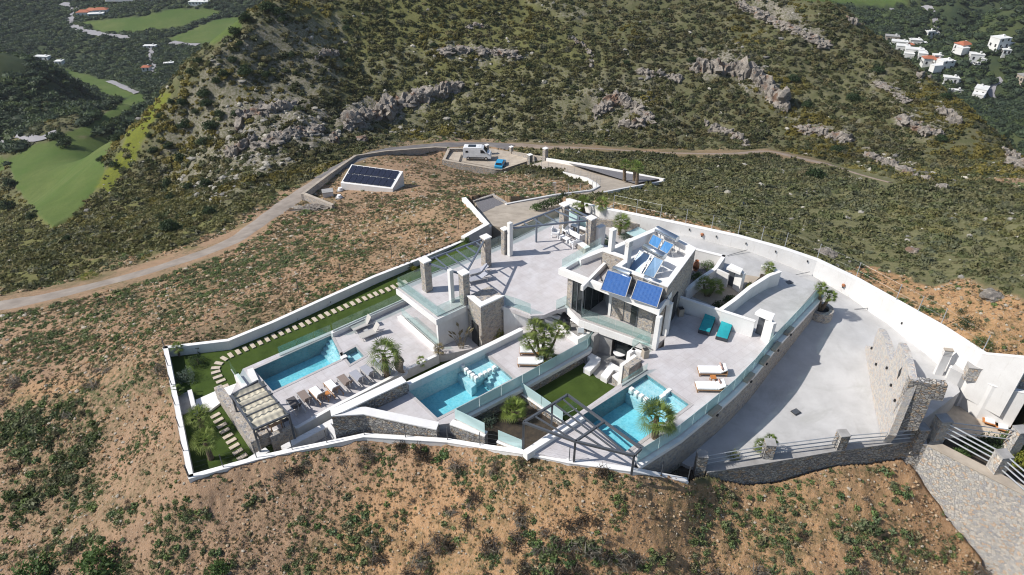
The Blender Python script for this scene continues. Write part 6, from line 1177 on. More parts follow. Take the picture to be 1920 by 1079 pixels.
for lb_, n, x, y, z, r, h, kd, m in [('yellow green shrub between the stone tower and the middle terrace','c',1500,350,-3.2,.75,1.2,'leafy','leafY'),('fine pine like shrub in the dark bed left of the low palm','f',60,500,-2.6,.9,1.1,'fine','leafS'),('silvery feathery bush left of the first rubble pillar','k',320,850,-2.75,.95,1.3,'fine','leafS'),('large green shrub in the courtyard beside the villa corner','i',605,400,.07,.85,.9,'fine','leafG'),('pale green shrub at the left edge of the courtyard','i',515,490,.07,.6,.6,'leafy','leafG'),
 ('yellow green shrub on the curved planter wall','i',985,580,.45,.45,.6,'leafy','leafY'),('dark hedge like shrub along the shaded courtyard wall','i',800,710,.06,.7,.8,'leafy','leafD'),('second dark shrub of the shaded courtyard wall','i',700,760,.06,.6,.7,'leafy','leafD'),('yellow green tuft on the drive beside the first rail section','k',935,770,-2.5,.5,.8,'fine','leafY'),
 ('leftmost shrub of the hedge behind the roof pergola','o',560,580,-5.2,.8,.7,'leafy','leafG'),('second shrub of the hedge behind the roof pergola','o',615,565,-5.4,.9,.8,'leafy','leafD'),('third shrub of the hedge behind the roof pergola','o',670,545,-5.6,.9,.8,'leafy','leafG'),('fourth shrub of the hedge behind the roof pergola','o',722,530,-5.9,.8,.8,'leafy','leafD'),('last dark shrub of the hedge next to the white wall end','o',755,505,-6.4,.6,1.0,'leafy','leafD'),
 ('thin olive green shrub behind the villa chimneys','s4',1370,620,-.6,.7,1.0,'fine','leafS'),('shrub behind the glass right of the roof pillar','s4',1100,720,-.6,.6,.9,'leafy','leafS'),('green shrub behind the thick rails, left one','m',1420,480,-3,.8,1.0,'leafy','leafD'),('green shrub behind the thick rails, right of the first','m',1600,470,-3,1.0,1.0,'leafy','leafD'),('large green bush at the right edge behind the rails','m',1800,480,-3,1.2,1.2,'leafy','leafG'),('yellow green bush in the bottom right bed','m',1900,620,-3,1.0,1.0,'leafy','leafY'),('low leafy bush under the thick rails','m',1350,560,-3,.7,.7,'leafy','leafG')]:
    bush('shrub', lb_, W(n, x, y, z), r, h, kd, m)
for lb_, x, y, r, m in [('dark grey bush on the bare orange soil outside the tall wall',1812,612,.95,'leafD'),('round green bush outside the tall wall near its corner',1838,648,.9,'leafG'),('small dark bush above the grey one on the orange soil',1802,588,.5,'leafD')]:
    v = PT(x, y); bush('shrub', lb_, v, r, r, 'fine', m)
for lb_, x, y in (('dry brown plant behind the second pillar', 1417,845),):
    bush('shrub', 'dry brown tuft on the drive beside the small palm', P(x, y, -2.5), .35, .5, 'twig', 'palmD')
# single trees and tall bushes on the rocky slope
T_ = [('r1',1380,118,2.6),('r1',1320,195,2.2),('r1',1565,85,2.6),('r1',1505,62,3.0),('r1',1120,355,1.8),('r1',1075,418,1.8),('r1',1310,352,1.9),('r1',1262,432,2.2),('r1',1380,425,2.6),('r1',1500,432,1.9),('r1',1218,470,1.9),('r1',1150,545,2.4),('r1',1165,600,2.4),('r1',1030,595,2.3),('r1',965,582,1.6),('r1',1040,720,2.3),('r1',1190,730,2.8),('r1',905,668,1.9),('r1',1155,818,2.5),('r1',842,772,1.4),('r1',862,862,1.9),('r1',950,832,1.8),('r1',1022,905,2.4),('r1',1330,655,1.9),('r1',1642,322,1.8),('r1',1238,655,1.9),('r1',1590,125,2.2),
 ('r1',1345,260,1.5),('r1',1100,640,1.5),('r1',1660,420,1.0),('r1',372,825,4.2),('r1',332,780,3.6),('r1',662,792,2.2),('r1',648,938,1.7),('r1',572,908,1.7),('r1',62,1045,3.5),('r1',525,770,1.8),('r4',945,150,2.1),('r4',1062,165,1.9),('r4',1160,150,2.3),('r4',1180,305,1.7),('r4',950,395,2.3),('r4',1032,385,1.0),('r4',962,220,1.6),('r4',380,452,1.3),('r4',50,275,3.4),('r4',180,330,1.6)]
for i, (n, x, y, r) in enumerate(T_):
    v = PT(*px(n, x, y+3)); right_ = i % 3
    bush('evergreen_tree', 'dark rounded evergreen tree scattered over the rocky slope and valley side at left', v, r*.62, r*.6, 'tree', 'leafD', 'dark evergreens of the left slope', 'tree', trunk=r*.22)
for n, x, y, r in [('r2',520,262,1.4),('r2',1130,210,1.2),('r2',1185,218,1.0),('r2',1055,375,1.2),('r2',40,350,1.2),('r2',30,170,1.6),('r3',620,455,2.2),('r3',1100,405,2.0),('r3',960,560,2.2),('r3',1450,790,1.8),('r3',700,600,2.0),('r3',860,850,1.9),('r3',740,1000,2.2),('r3',600,580,1.8),('r3',50,350,1.9),('r3',1480,550,1.8),('r2',1600,360,1.4)]:
    v = PT(*px(n, x, y+2)); bush('evergreen_tree', 'dark rounded bush standing out of the low scrub on the main hill', v, r*.72, r*.65, 'tree', 'leafD', 'dark bushes of the main hill', 'tree', trunk=r*.15)
for lb_, n, x, y, r in [('bright yellow flowering bush beside the lower dirt road','r4',498,668,1.3),('dark bare bush in the scrub above the palm triangle','r3',690,990,2.0)]:
    bush('shrub', lb_, PT(*px(n, x, y)), r, r*.7, 'fine', 'leafY' if 'yellow' in lb_ else 'palmD')
for lb_, x, y, r in [('large dark green bush at the bottom edge, left one',195,1066,1.9),('dark green bush at the very bottom left, lower than its neighbour',75,1085,1.6),('dark green bush at the bottom edge left of centre',408,1072,.9)]:
    bush('shrub', lb_, PT(x, min(y, 1100)), r, r*.9, 'leafy', 'leafG')
# ---------------------------------------------------------------- rocks
def rockmesh(seed, sub=3, amp=.5, squash=(1, 1, .7), fr=1.6):
    bm = bmesh.new(); bmesh.ops.create_icosphere(bm, subdivisions=sub, radius=1); v = np.array([q.co[:] for q in bm.verts]); s = seed*5.3+30
    n = np.abs(vn3(v*fr+s)-.5)*2; n2 = np.abs(vn3(v*fr*2.7+s*2)-.5)*2; n3 = vn3(v*fr*6+s)
    rad = 1+amp*(n-.5)+amp*.5*(n2-.5)+amp*.25*(n3-.5); v = v*rad[:, None]; q = np.round(v*3.2)/3.2; v = v*.6+q*.4; v *= np.array(squash)
    for q, c in zip(bm.verts, v): q.co = c
    me = bpy.data.meshes.new('rock'); bm.to_mesh(me); bm.free(); me.materials.append(M['rock']); return me
def outcrop(label, pts, hgt, wd, seed, n=9, name='rock_outcrop'):
    """jagged crag: many overlapping broken blocks along a line of ground points"""
    pw = [PT(*p) for p in pts]; base = pw[len(pw)//2]; rr = random.Random(seed); bm = bmesh.new()
    for i in range(n):
        t = i/(n-1)*(len(pw)-1) if n > 1 else 0; k = min(int(t), len(pw)-2) if len(pw) > 1 else 0; p = pw[k].lerp(pw[k+1], t-k) if len(pw) > 1 else pw[0]
        s = rr.uniform(.7, 1.25); me = rockmesh(seed*13+i, 3, .75); m4 = Matrix.Translation(p-base+Vector((rr.uniform(-.3, .3)*wd, rr.uniform(-.2, .4)*wd, -.1*hgt))) @ Matrix.Rotation(rr.uniform(0, 6), 4, 'Z') @ Matrix.Diagonal((wd*s, wd*s*rr.uniform(.6, 1), hgt*s, 1))
        me.transform(m4); bm.from_mesh(me); bpy.data.meshes.remove(me)
    me = bpy.data.meshes.new(name); bm.to_mesh(me); bm.free(); me.materials.append(M['rock']); o = bpy.data.objects.new(name, me); COL.objects.link(o); o.location = base; return tagp(o, label, 'rock')
R = lambda n, *q: [px(n, *p) for p in q]
outcrop('long shaded cliff band rising left of the van above the road', R('r2', (20,720),(120,660),(230,610),(330,590),(450,550),(560,520),(650,480)), 3.4, 2.6, 1, 26)
outcrop('row of pale crags crossing the middle of the hill', R('r2', (570,290),(680,280),(800,290),(930,300),(990,320)), 1.5, 1.8, 2, 18)
outcrop('small pale crag high on the hill left of centre', R('r2', (715,155),(785,150)), 1.3, 1.5, 3, 5)
outcrop('scattered crags stepping down the hill right of centre', R('r2', (1290,215),(1350,255),(1400,300),(1400,370)), 1.3, 1.1, 4, 10)
outcrop('two dark rock knobs at the right of the central hill', R('r2', (1680,410),(1740,420),(1860,440),(1900,450)), 1.9, 1.6, 5, 9)
outcrop('broad pale rock mass above the gate road', R('r2', (1430,640),(1500,600),(1560,540),(1640,600),(1720,690),(1600,700)), 2.4, 2.2, 6, 22)
outcrop('big dark cliff on the right flank of the hill', R('r3', (110,380),(200,400),(300,410),(380,420),(450,470),(520,560),(570,610)), 4.6, 2.6, 7, 26)
outcrop('pale rock rib running down from the hill top', R('r3', (300,20),(400,60),(480,110),(600,160),(700,210),(790,250)), 1.9, 2.4, 8, 26)
outcrop('rounded pale crag above the bend of the dirt track', R('r3', (660,730),(750,740),(860,780),(920,790)), 2.2, 2.0, 9, 12)
outcrop('long low pale rock rib beside the end of the footpath', R('r3', (1050,880),(1150,920),(1260,970),(1370,1020)), 1.4, 1.5, 10, 15)
outcrop('grey crag on the right slope below the village', R('r3', (1250,680),(1350,730),(1420,750)), 2.0, 2.2, 11, 10)
outcrop('brown rock knob on the right skyline beside the village', R('r3', (1330,440),(1390,450)), 3.0, 2.2, 12, 5)
outcrop('rock knob on the right skyline above the village road', R('r3', (930,115),(975,135)), 2.4, 1.6, 13, 4)
outcrop('crags at the right edge of the hill foot', R('r3', (1800,850),(1860,900),(1900,960)), 2.2, 1.8, 14, 9)
outcrop('small crag on the right slope above the hill foot', R('r3', (1480,640),(1530,690)), 2.6, 1.6, 15, 5)
outcrop('pale slabs on the right slope between bushes', R('r3', (1110,470),(1180,510),(1240,560)), .9, 1.8, 16, 8)
outcrop('crag above the dirt track between the gate and the bend', R('r3', (130,700),(320,780),(350,830)), 1.9, 1.5, 17, 9)
outcrop('pale crag high on the left shoulder of the hill', R('r1', (1780,320),(1840,300),(1890,300)), 1.8, 1.5, 18, 8)
outcrop('broken cliff on the left slope below the evergreens', R('r1', (1360,680),(1450,640),(1540,620),(1640,600)), 2.6, 2.2, 19, 16)
outcrop('rock spur at the foot of the left slope', R('r1', (1290,880),(1330,860),(1400,800)), 3.0, 1.6, 20, 8)
outcrop('narrow pale crag left of the long cliff band', R('r1', (1860,800),(1890,770)), 2.6, 1.3, 21, 4)
outcrop('dark rock shelf in the middle of the left slope', R('r1', (1480,820),(1600,760),(1720,740),(1800,720)), 1.8, 2.0, 22, 14)
for lb_, q, r in [('grey boulder outside the tall wall behind the fence',px('q',490,232),1.0),('white boulder lying in the scrub far right',px('q',1115,205),.7),('pale boulder on the bare orange soil at right',px('q',1690,530),.8),('white boulder beside the footpath end',px('r3',1460,1060),1.1),('round pale boulder at the foot of the long cliff',px('r2',115,785),1.3)]:
    me_ = rockmesh(len(lb_), 3, .45); o = bpy.data.objects.new('boulder', me_); COL.objects.link(o); v = PT(*q); o.location = v+Vector((0, 0, r*.15)); o.scale = (r*1.1, r, r*.8); tagp(o, lb_, 'boulder')
o = bpy.data.objects.new('rock_pile', rockmesh(77, 4, .9, (1, 1, .4), 3)); COL.objects.link(o); o.location = PT(*px('n', 165,588)); o.scale = (3.0, 1.6, 1.4); tagp(o, 'pile of pale broken stones beside the road wall corner', 'rock pile')
# ---------------------------------------------------------------- scattered cover (uncountable): instanced on point clouds
def proto(name, me):
    return bpy.data.objects.new(name, me)
def gscatter(name, pts, scl, rot, tint, protos, kind='stuff'):
    n = len(pts); me = bpy.data.meshes.new(name); me.vertices.add(n); me.vertices.foreach_set('co', np.asarray(pts, np.float32).ravel())
    for nm, tp, arr, fld in (('scl', 'FLOAT', scl, 'value'), ('rot', 'FLOAT', rot, 'value'), ('pick', 'INT', rng.integers(0, len(protos), n).astype(np.int32), 'value')):
        a = me.attributes.new(nm, tp, 'POINT'); a.data.foreach_set(fld, np.asarray(arr, np.int32 if tp == 'INT' else np.float32))
    a = me.attributes.new('tint', 'FLOAT_COLOR', 'POINT'); a.data.foreach_set('color', np.c_[tint, np.ones(n)].astype(np.float32).ravel())
    o = bpy.data.objects.new(name, me); COL.objects.link(o); g = bpy.data.node_groups.new(name, 'GeometryNodeTree'); g.interface.new_socket('Geometry', in_out='INPUT', socket_type='NodeSocketGeometry'); g.interface.new_socket('Geometry', in_out='OUTPUT', socket_type='NodeSocketGeometry')
    N_ = g.nodes.new; gi = N_('NodeGroupInput'); go = N_('NodeGroupOutput'); jn = N_('GeometryNodeJoinGeometry')
    for pr in reversed(protos):
        oi = N_('GeometryNodeObjectInfo'); oi.inputs['Object'].default_value = pr; gti = N_('GeometryNodeGeometryToInstance'); g.links.new(oi.outputs['Geometry'], gti.inputs[0]); g.links.new(gti.outputs[0], jn.inputs[0])
    mp = N_('GeometryNodeMeshToPoints'); g.links.new(gi.outputs[0], mp.inputs[0]); io = N_('GeometryNodeInstanceOnPoints'); g.links.new(mp.outputs[0], io.inputs['Points']); g.links.new(jn.outputs[0], io.inputs['Instance']); io.inputs['Pick Instance'].default_value = True
    def na(nm, tp): a = N_('GeometryNodeInputNamedAttribute'); a.data_type = tp; a.inputs[0].default_value = nm; return a.outputs[0]
    g.links.new(na('pick', 'INT'), io.inputs['Instance Index']); g.links.new(na('scl', 'FLOAT'), io.inputs['Scale']); cx = N_('ShaderNodeCombineXYZ'); g.links.new(na('rot', 'FLOAT'), cx.inputs[2]); g.links.new(cx.outputs[0], io.inputs['Rotation'])
    g.links.new(io.outputs[0], go.inputs[0]); md = o.modifiers.new('scatter', 'NODES'); md.node_group = g; return tagp(o, kind=kind)
def samples(n, y0=-60, y1=1180, x0=-420, x1=2340, rmin=0, rmax=700, ra=18, rb=620):
    """random ground points, even over the view so that near ground is as finely covered as far"""
    th = rng.uniform(-math.radians(58), math.radians(58), n); lr = rng.uniform(math.log(ra), math.log(rb), n); r = np.exp(lr); x = np.sin(th)*r; y = np.cos(th)*r; z = zt(x, y); u, v = RV(x, y, z)
    k = (u > x0) & (u < x1) & (v > y0) & (v < y1) & (r > rmin) & (r < rmax); return x[k], y[k], z[k], u[k], v[k], r[k]
inside = [[(p.x, p.y) for p in PL(BND+BLO[1:]+BOT)], [(p.x, p.y) for p in PL(DRV)], [(p.x, p.y) for p in PL(PKG)]]
def blocked(x, y, u, v, m=.4):
    b = np.zeros(x.shape, bool)
    for po in inside: b |= sdf(x, y, po) > -m
    for po_, w_ in list(ROADS.values())+list(VALLEY.values()): b |= linedist(u, v, po_) < np.where(v > 420, 17, np.where(v > 330, 12, np.where(v > 255, 6, 4 if w_ > 4.5 else 5)))
    b |= sdf(u, v, [px('n', *q) for q in [(370,400),(450,250),(840,300),(760,450)]]) > -2
    return b
def tints(n, pal, jit=.25):
    pal = np.array(pal); i = rng.integers(0, len(pal), n); return pal[i]*(1+jit*(rng.random((n, 1))*2-1))
PROT = [proto('scrub_%d' % i, rawmesh('scrub', *leafcards(70, 1, 1, .75, .30, 200+i, shell=.5, flat=.6), M['leafT'])) for i in range(5)]
DOME = []
for i in range(4):
    bm = bmesh.new(); bmesh.ops.create_icosphere(bm, subdivisions=2, radius=1); vv_ = np.array([q.co[:] for q in bm.verts]); nn2 = vn3(vv_*1.9+i*9+10); vv_ = vv_*(.62+.6*nn2)[:, None]*np.array([1, 1, .58])
    for q, c in zip(bm.verts, vv_): q.co = c
    me_ = bpy.data.meshes.new('dome'); bm.to_mesh(me_); bm.free(); me_.materials.append(M['leafT']); a_, f_ = leafcards(60, 1.08, 1.08, .68, .22, 300+i, shell=.8, flat=.6)
    bm = bmesh.new(); bm.from_mesh(me_); m2_ = rawmesh('x', a_, f_, M['leafT']); bm.from_mesh(m2_); bm.to_mesh(me_); bm.free(); DOME.append(proto('clump_%d' % i, me_))
WEED = [proto('weed_%d' % i, rawmesh('weed', *leafcards(34, 1, 1, .55, .34, 400+i, shell=.15, flat=.28), M['leafT'])) for i in range(4)]
TWIG = [proto('twig_%d' % i, rawmesh('twig', *leafcards(110, 1, 1, .8, .36, 500+i, shell=.1, flat=.09), M['leafT'])) for i in range(3)]
M['pebT'] = leafmat('tinted_stone', (1, 1, 1), (1, 1, 1), tint=True, trans=0, rough=.95)
PEB = []
for i in range(4): me_ = rockmesh(50+i, 1, .5, (1, .8, .6)); me_.materials.clear(); me_.materials.append(M['pebT']); PEB.append(proto('stone_%d' % i, me_))
def lay(name, x, y, z, s, tint, protos, sink=.1): gscatter(name, np.c_[x, y, z-s*sink], s, rng.uniform(0, 6.28, len(x)), tint, protos)
# hillside scrub
x, y, z, u, v, r = samples(330000, rmax=330, y1=700); dm_, rm_, fm_, ym_ = zt(x, y, dirt), zt(x, y, rk), zt(x, y, field), zt(x, y, yel)
cl = fbm(x/6+5, y/6, 3); k = (~blocked(x, y, u, v, .6)) & (dm_ < .35) & (fm_ < .3) & (rng.random(len(x)) < (1-.72*rm_)*(1-.75*ym_)*(.55+.75*sm(cl, .36, .55))); x, y, z, u, v, r = x[k], y[k], z[k], u[k], v[k], r[k]
wld = np.minimum(1, (r/150)**2); k = rng.random(len(x)) < np.clip(wld*.9+.08, 0, 1); x, y, z, u, v, r = x[k], y[k], z[k], u[k], v[k], r[k]
s = np.clip(.26+.80*rng.random(len(x))**2.6, .2, 1.3)*np.clip(r/95, .62, 1.15); t = tints(len(x), [(.15,.15,.062),(.185,.17,.075),(.12,.13,.058),(.22,.19,.09),(.18,.175,.11),(.10,.115,.05)])
yl = sm(fbm(x/16+90, y/16, 3), .52, .62)*(rng.random(len(x)) < .55); t = t*(1-yl[:, None])+np.array([.24, .20, .05])*yl[:, None]; dk = sm(fbm(x/22+50, y/22, 3), .5, .62)[:, None]; t = t*1.12*(1-.25*dk)
rr_ = sm(sdf(u, v, [(1060,300),(1500,305),(1930,360),(2000,600),(1600,560),(1250,440),(1060,380)]), -20, 30)[:, None]; g_ = np.array([(.21,.215,.105),(.17,.19,.09),(.24,.225,.12),(.19,.20,.13)])[rng.integers(0, 4, len(x))]; t = t*(1-.7*rr_)+g_*.7*rr_
yy_ = np.maximum(sm(sdf(u, v, [(-60,400),(220,330),(420,380),(560,330),(600,345),(420,470),(0,560),(-60,560)]), -30, 30), sm(sdf(u, v, [(560,40),(760,-40),(1000,-40),(1130,120),(1000,260),(800,240),(640,160)]), -60, 60))[:, None]*(rng.random((len(x), 1)) < .6); t = t*(1-.6*yy_)+np.array([.19, .18, .065])*.6*yy_
shade_tint = (u > 1150)[:, None]*(v < 300)[:, None]*.22; t = t*(1-shade_tint); lay('hillside_scrub', x, y, z, s, t, DOME+PROT, .18)  # upper right tints darkened, shade of that flank put into the colour
# weeds and low plants on the dirt
x, y, z, u, v, r = samples(900000, rmax=170, y1=1200); dm_ = zt(x, y, dirt); bl = blocked(x, y, u, v, .15)
g1 = sm(fbm(x/6.5+70, y/6.5, 4), .47, .60); g2 = sm(fbm(x/1.6+13, y/1.6, 3), .44, .62); den = np.clip(g1*.62*g2+.07*g2+.02, 0, 1)
def pz(poly, a=30): return sm(sdf(u, v, poly), -a, a)
den = den*(1-pz([(640,300),(860,300),(870,400),(700,480),(560,540),(600,420)], 40)*.6)
den = np.maximum(den, pz([(0,560),(160,555),(440,470),(600,440),(700,470),(560,530),(300,640),(0,740)], 40)*(.16+.55*g2)); den = np.maximum(den, pz([(0,790),(120,745),(200,790),(160,930),(60,960),(0,1000)], 45)*.62*(.25+g2))
den = np.maximum(den, pz([(1560,905),(1700,880),(1745,960),(1740,1010),(1600,1000)], 25)*.9*g2); den = np.maximum(den, pz([(640,850),(960,850),(1180,905),(1100,925),(800,905),(500,885),(420,900),(380,905)], 14)*.75*g2); den = np.maximum(den, pz([(500,960),(700,940),(900,1030),(1250,960),(1900,1010),(1900,1100),(500,1100)], 50)*.55*g2)
den = np.maximum(den, pz([(1240,905),(1560,880),(1745,900),(1800,1079),(1300,1079),(1150,960)], 40)*.5*g2); den = np.maximum(den, pz([(850,310),(1110,345),(960,385),(760,400),(600,380)], 20)*.40*g2)
bare = np.maximum(pz([(560,360),(660,300),(860,295),(1100,345),(900,385),(880,440),(760,480),(640,440)], 40)*.6, pz([(760,420),(870,395),(890,440),(780,475)], 15)*.5); den = den*(1-bare)
k = (~bl) & (dm_ > .35) & (rng.random(len(x)) < den*np.clip((r/75)**1.0, .30, 1)*.75); x, y, z, u, v, r = x[k], y[k], z[k], u[k], v[k], r[k]
big = 1+1.1*pz([(1560,895),(1700,870),(1745,960),(1740,1010),(1600,1000)], 20)+.5*sm(v, 880, 960); s = big*(.06+.18*rng.random(len(x))**1.8)*np.clip(r/45, .85, 2.1); t = tints(len(x), [(.19,.245,.105),(.23,.27,.12),(.155,.21,.10),(.26,.275,.16),(.20,.26,.095),(.32,.28,.17)], .3)
pzz = pz([(0,790),(120,745),(200,790),(160,930),(60,960),(0,1000)], 20); s = s*(1+pzz*.9); t = t*(1-.30*pzz[:, None]); lay('field_weeds', x, y, z, s, t, WEED+PROT[:2], .05)
x, y, z, u, v, r = samples(60000, rmax=60, y1=1200, y0=820); pp_ = np.maximum.reduce([pz(p, 18) for p in ([(1560,900),(1640,880),(1735,880),(1750,960),(1735,1010),(1610,985)], [(1390,900),(1560,880),(1600,900),(1520,930),(1420,940)], [(1000,1000),(1150,985),(1180,1040),(1090,1085),(1000,1060)], [(560,985),(700,960),(760,1000),(640,1030)], [(700,830),(900,850),(900,880),(720,865)], [(0,820),(90,800),(150,850),(60,930),(0,930)])])
k = (~blocked(x, y, u, v, .25)) & (rng.random(len(x)) < pp_*.28*sm(fbm(x/1.1, y/1.1, 3), .35, .6)); x, y, z = x[k], y[k], z[k]; s = .13+.22*rng.random(len(x)); lay('leafy_weeds', x, y, z, s, tints(len(x), [(.18,.27,.10),(.23,.32,.12),(.15,.23,.10),(.24,.31,.17)], .2), PROT, .0)
# thin dry grass between them
x, y, z, u, v, r = samples(700000, rmax=170, y1=1200); dm_ = zt(x, y, dirt); g3 = sm(fbm(x/3.1+7, y/3.1+60, 4), .40, .62); k = (~blocked(x, y, u, v, .15)) & (dm_ > .4) & (rng.random(len(x)) < (.10+.5*g3)*np.clip(r/75, .30, 1)); x, y, z, u, v, r = x[k], y[k], z[k], u[k], v[k], r[k]
s = (.05+.11*rng.random(len(x)))*np.clip(r/45, .9, 2.2); lay('dry_grass', x, y, z, s, tints(len(x), [(.24,.20,.11),(.19,.18,.10),(.28,.22,.14),(.15,.17,.08),(.22,.17,.12)], .25), WEED, .05)
# dry grey and brown twiggy bushes of the foreground
x, y, z, u, v, r = samples(16000, rmax=90, y1=1200, y0=690); dm_ = zt(x, y, dirt); c3 = sm(fbm(x/2.6+33, y/2.6, 3), .50, .60); k = (~blocked(x, y, u, v, .3)) & (dm_ > .5) & (rng.random(len(x)) < c3*.30+.010); x, y, z, u, v, r = x[k], y[k], z[k], u[k], v[k], r[k]
s = .24+.50*rng.random(len(x)); t = tints(len(x), [(.13,.10,.08),(.20,.165,.14),(.09,.07,.055),(.25,.22,.19)], .25); lay('dry_bushes', x, y, z, s, t, TWIG, .0)
# loose stones
x, y, z, u, v, r = samples(420000, rmax=170, y1=1200); dm_ = zt(x, y, dirt); c4 = sm(fbm(x/4+3, y/4+8, 3), .38, .6); rgt = sm(u, 300, 1200)*(v > 800); k = (~blocked(x, y, u, v, .15)) & (dm_ > .4) & (rng.random(len(x)) < (.22+.6*c4+.45*rgt)*np.clip(r/60, .4, 1)); x, y, z, u, v, r = x[k], y[k], z[k], u[k], v[k], r[k]
s = (.03+.12*rng.random(len(x))**5)*np.clip(r/32, .9, 2.4); t = tints(len(x), [(.42,.28,.17),(.36,.22,.13),(.46,.35,.25),(.30,.17,.09),(.44,.38,.32),(.38,.25,.15)], .2); lay('loose_stones', x, y, z, s, t, PEB, -.1)
x, y, z, u, v, r = samples(150000, rmax=330, y1=700); rm_ = zt(x, y, rk); dm_ = zt(x, y, dirt); k = (~blocked(x, y, u, v, .5)) & (dm_ < .4) & (zt(x, y, field) < .3) & (rng.random(len(x)) < .03+.62*rm_*sm(fbm(x/5, y/5+40, 3), .4, .6)); x, y, z, u, v, r = x[k], y[k], z[k], u[k], v[k], r[k]
s = (.18+.75*rng.random(len(x))**3)*np.clip(r/110, .5, 1.2); t = tints(len(x), [(.40,.37,.33),(.30,.28,.26),(.48,.44,.39),(.22,.205,.195)], .15); lay('hillside_rocks', x, y, z, s, t, PEB, -.05)
# trees of the valleys
x, y, z, u, v, r = samples(190000, rmin=262, rmax=1000, y0=-120, y1=420, x0=-300, x1=2200, ra=260, rb=1000)
vl = zt(x, y, valley); left_ = (sdf(u, v, [(-500,-300),(540,-300),(520,0),(460,50),(400,108),(330,165),(262,190),(200,150),(100,120),(-500,118)]) > 0); right2 = (sdf(u, v, [(1540,-300),(1560,0),(1640,62),(1730,132),(1800,182),(1870,242),(1925,308),(2500,400),(2500,-300)]) > 0); mound = (sdf(u, v, [(-400,120),(0,128),(130,152),(212,196),(240,240),(110,262),(0,268),(-400,280)]) > 0)
far = (z < -58) | (r > 400); k = (~blocked(x, y, u, v, 1)) & (zt(x, y, field) < .15) & far & (rng.random(len(x)) < np.clip((r/560)**2, 0, 1)*(.40+.55*sm(fbm(x/40, y/40, 3), .33, .55))); x, y, z, u, v, r = x[k], y[k], z[k], u[k], v[k], r[k]
s = 1.2+1.9*rng.random(len(x))**1.7; t = tints(len(x), [(.065,.095,.05),(.085,.12,.055),(.07,.10,.06),(.105,.14,.055),(.055,.08,.045)], .25); lay('valley_trees', x, y, z, s, t, DOME, -.15)
x, y, z, u, v, r = samples(60000, rmin=200, rmax=345, y1=420, x1=420); k = (zt(x, y, field) < .1) & (~blocked(x, y, u, v, 1)) & (sdf(u, v, [(-400,125),(0,132),(130,156),(212,200),(225,236),(110,258),(0,262),(-400,280)]) > 0) & (rng.random(len(x)) < .34); x, y, z = x[k], y[k], z[k]
s = .6+1.3*rng.random(len(x))**2; lay('mound_scrub', x, y, z, s, tints(len(x), [(.11,.12,.06),(.08,.095,.045),(.14,.135,.07)], .25), DOME, .05)
# ---------------------------------------------------------------- village and farm houses
M['vwall'] = plain('whitewash', (.74, .74, .72), (.64, .64, .62), .3, .8, world=True); M['vroof'] = plain('red_tiles', (.42, .14, .07), (.33, .11, .06), 1, .85, world=True)
def house(label, q, w, d, h, rz=0, roof='flat', wall_='vwall', wing=None, group=None):
    k_ = .82 if q[0] > 1000 else 1.0; w, d, h = w*k_, d*k_, h*k_; wing = wing and (tuple(c*k_ for c in wing[0]), tuple(c*k_ for c in wing[1]))
    v = PT(*q); th = thing('village_house', label, 'house', v, rz, group); MB().box((0, 0, h/2-1), (w, d, h+2)).build('wall', M[wall_], th)
    if roof == 'flat': ro = MB().box((0, 0, h+.16), (w+.3, d+.3, .32)).build('roof', M['grey' if wall_ == 'beige' else 'vwall'], th)
    else: ro = MB().add([(-w/2-.4, -d/2-.4, h+.02), (w/2+.4, -d/2-.4, h+.02), (w/2+.4, d/2+.4, h+.02), (-w/2-.4, d/2+.4, h+.02), (-w/2+d/2-.2, 0, h+d*.27), (w/2-d/2+.2, 0, h+d*.27)], [(0, 1, 5, 4), (1, 2, 5), (2, 3, 4, 5), (3, 0, 4), (3, 2, 1, 0)]).build('roof', M['vroof'], th)
    MB().box((w*.25, d*.1, h+.7), (.8, .8, 1.0)).build('chimney', M['vwall'], th)
    nw = max(2, int(w/2.6))
    for i in range(nw):
        for lv in range(1 if h < 4.5 else 2): MB().box((-w/2+(i+.5)*w/nw, -d/2-.03, 1.5+lv*2.9), (.9, .1, 1.3)).build('window', M['dark'], th)
    for i in range(2): MB().box((-w/2-.03, -d/4+i*d/2, 1.6), (.1, .9, 1.3)).build('window', M['dark'], th)
    if wing: MB().box(wing[0], wing[1]).build('wing', M[wall_], th); MB().box((wing[0][0], wing[0][1], wing[0][2]+wing[1][2]/2+.12), (wing[1][0]+.2, wing[1][1]+.2, .24)).build('wing_roof', M['vwall'], th)
    return th
V = lambda x, y: px('v', x, y)
house('small white house alone above the village, left of the tall trees', V(845,285), 6, 4.5, 3.4, .2, wing=((4.2, 0, 1), (3.5, 3, 2.2)))
house('large white house at the far upper right of the village', V(1620,415), 9, 7, 6, .3, wing=((7, -2, 1.5), (7, 4, 3)))
house('white house with an orange tiled roof standing apart, centre right', V(1215,445), 8, 6.5, 4, .35, 'hip', wing=((-4, -3.5, 1), (6, 5, 4)))
house('white house just below the one with the separate orange roof', V(1365,560), 7.5, 5, 4, -.3, wing=((3.5, -3, .8), (3, 3, 2.5)))
house('tiny white hut below the right houses', V(1372,634), 3, 2, 1.6, 0); house('small white house under the large upper right one', V(1700,495), 4.5, 3.5, 3, -.2)
house('grey unfinished house at the upper end of the village', V(425,340), 9, 5.5, 3.4, -.35, wall_='beige'); house('long white house under the grey unfinished one', V(505,410), 10, 6, 4, -.35, wing=((-4, -4, 1), (6, 4, 3)))
house('white house in the upper row right of the long one', V(680,395), 8, 5.5, 4.2, -.2, wing=((5, -1, 1.2), (5, 4, 3.2))); house('small red roofed house among the upper white ones', V(630,430), 4.5, 4, 3, -.3, 'hip')
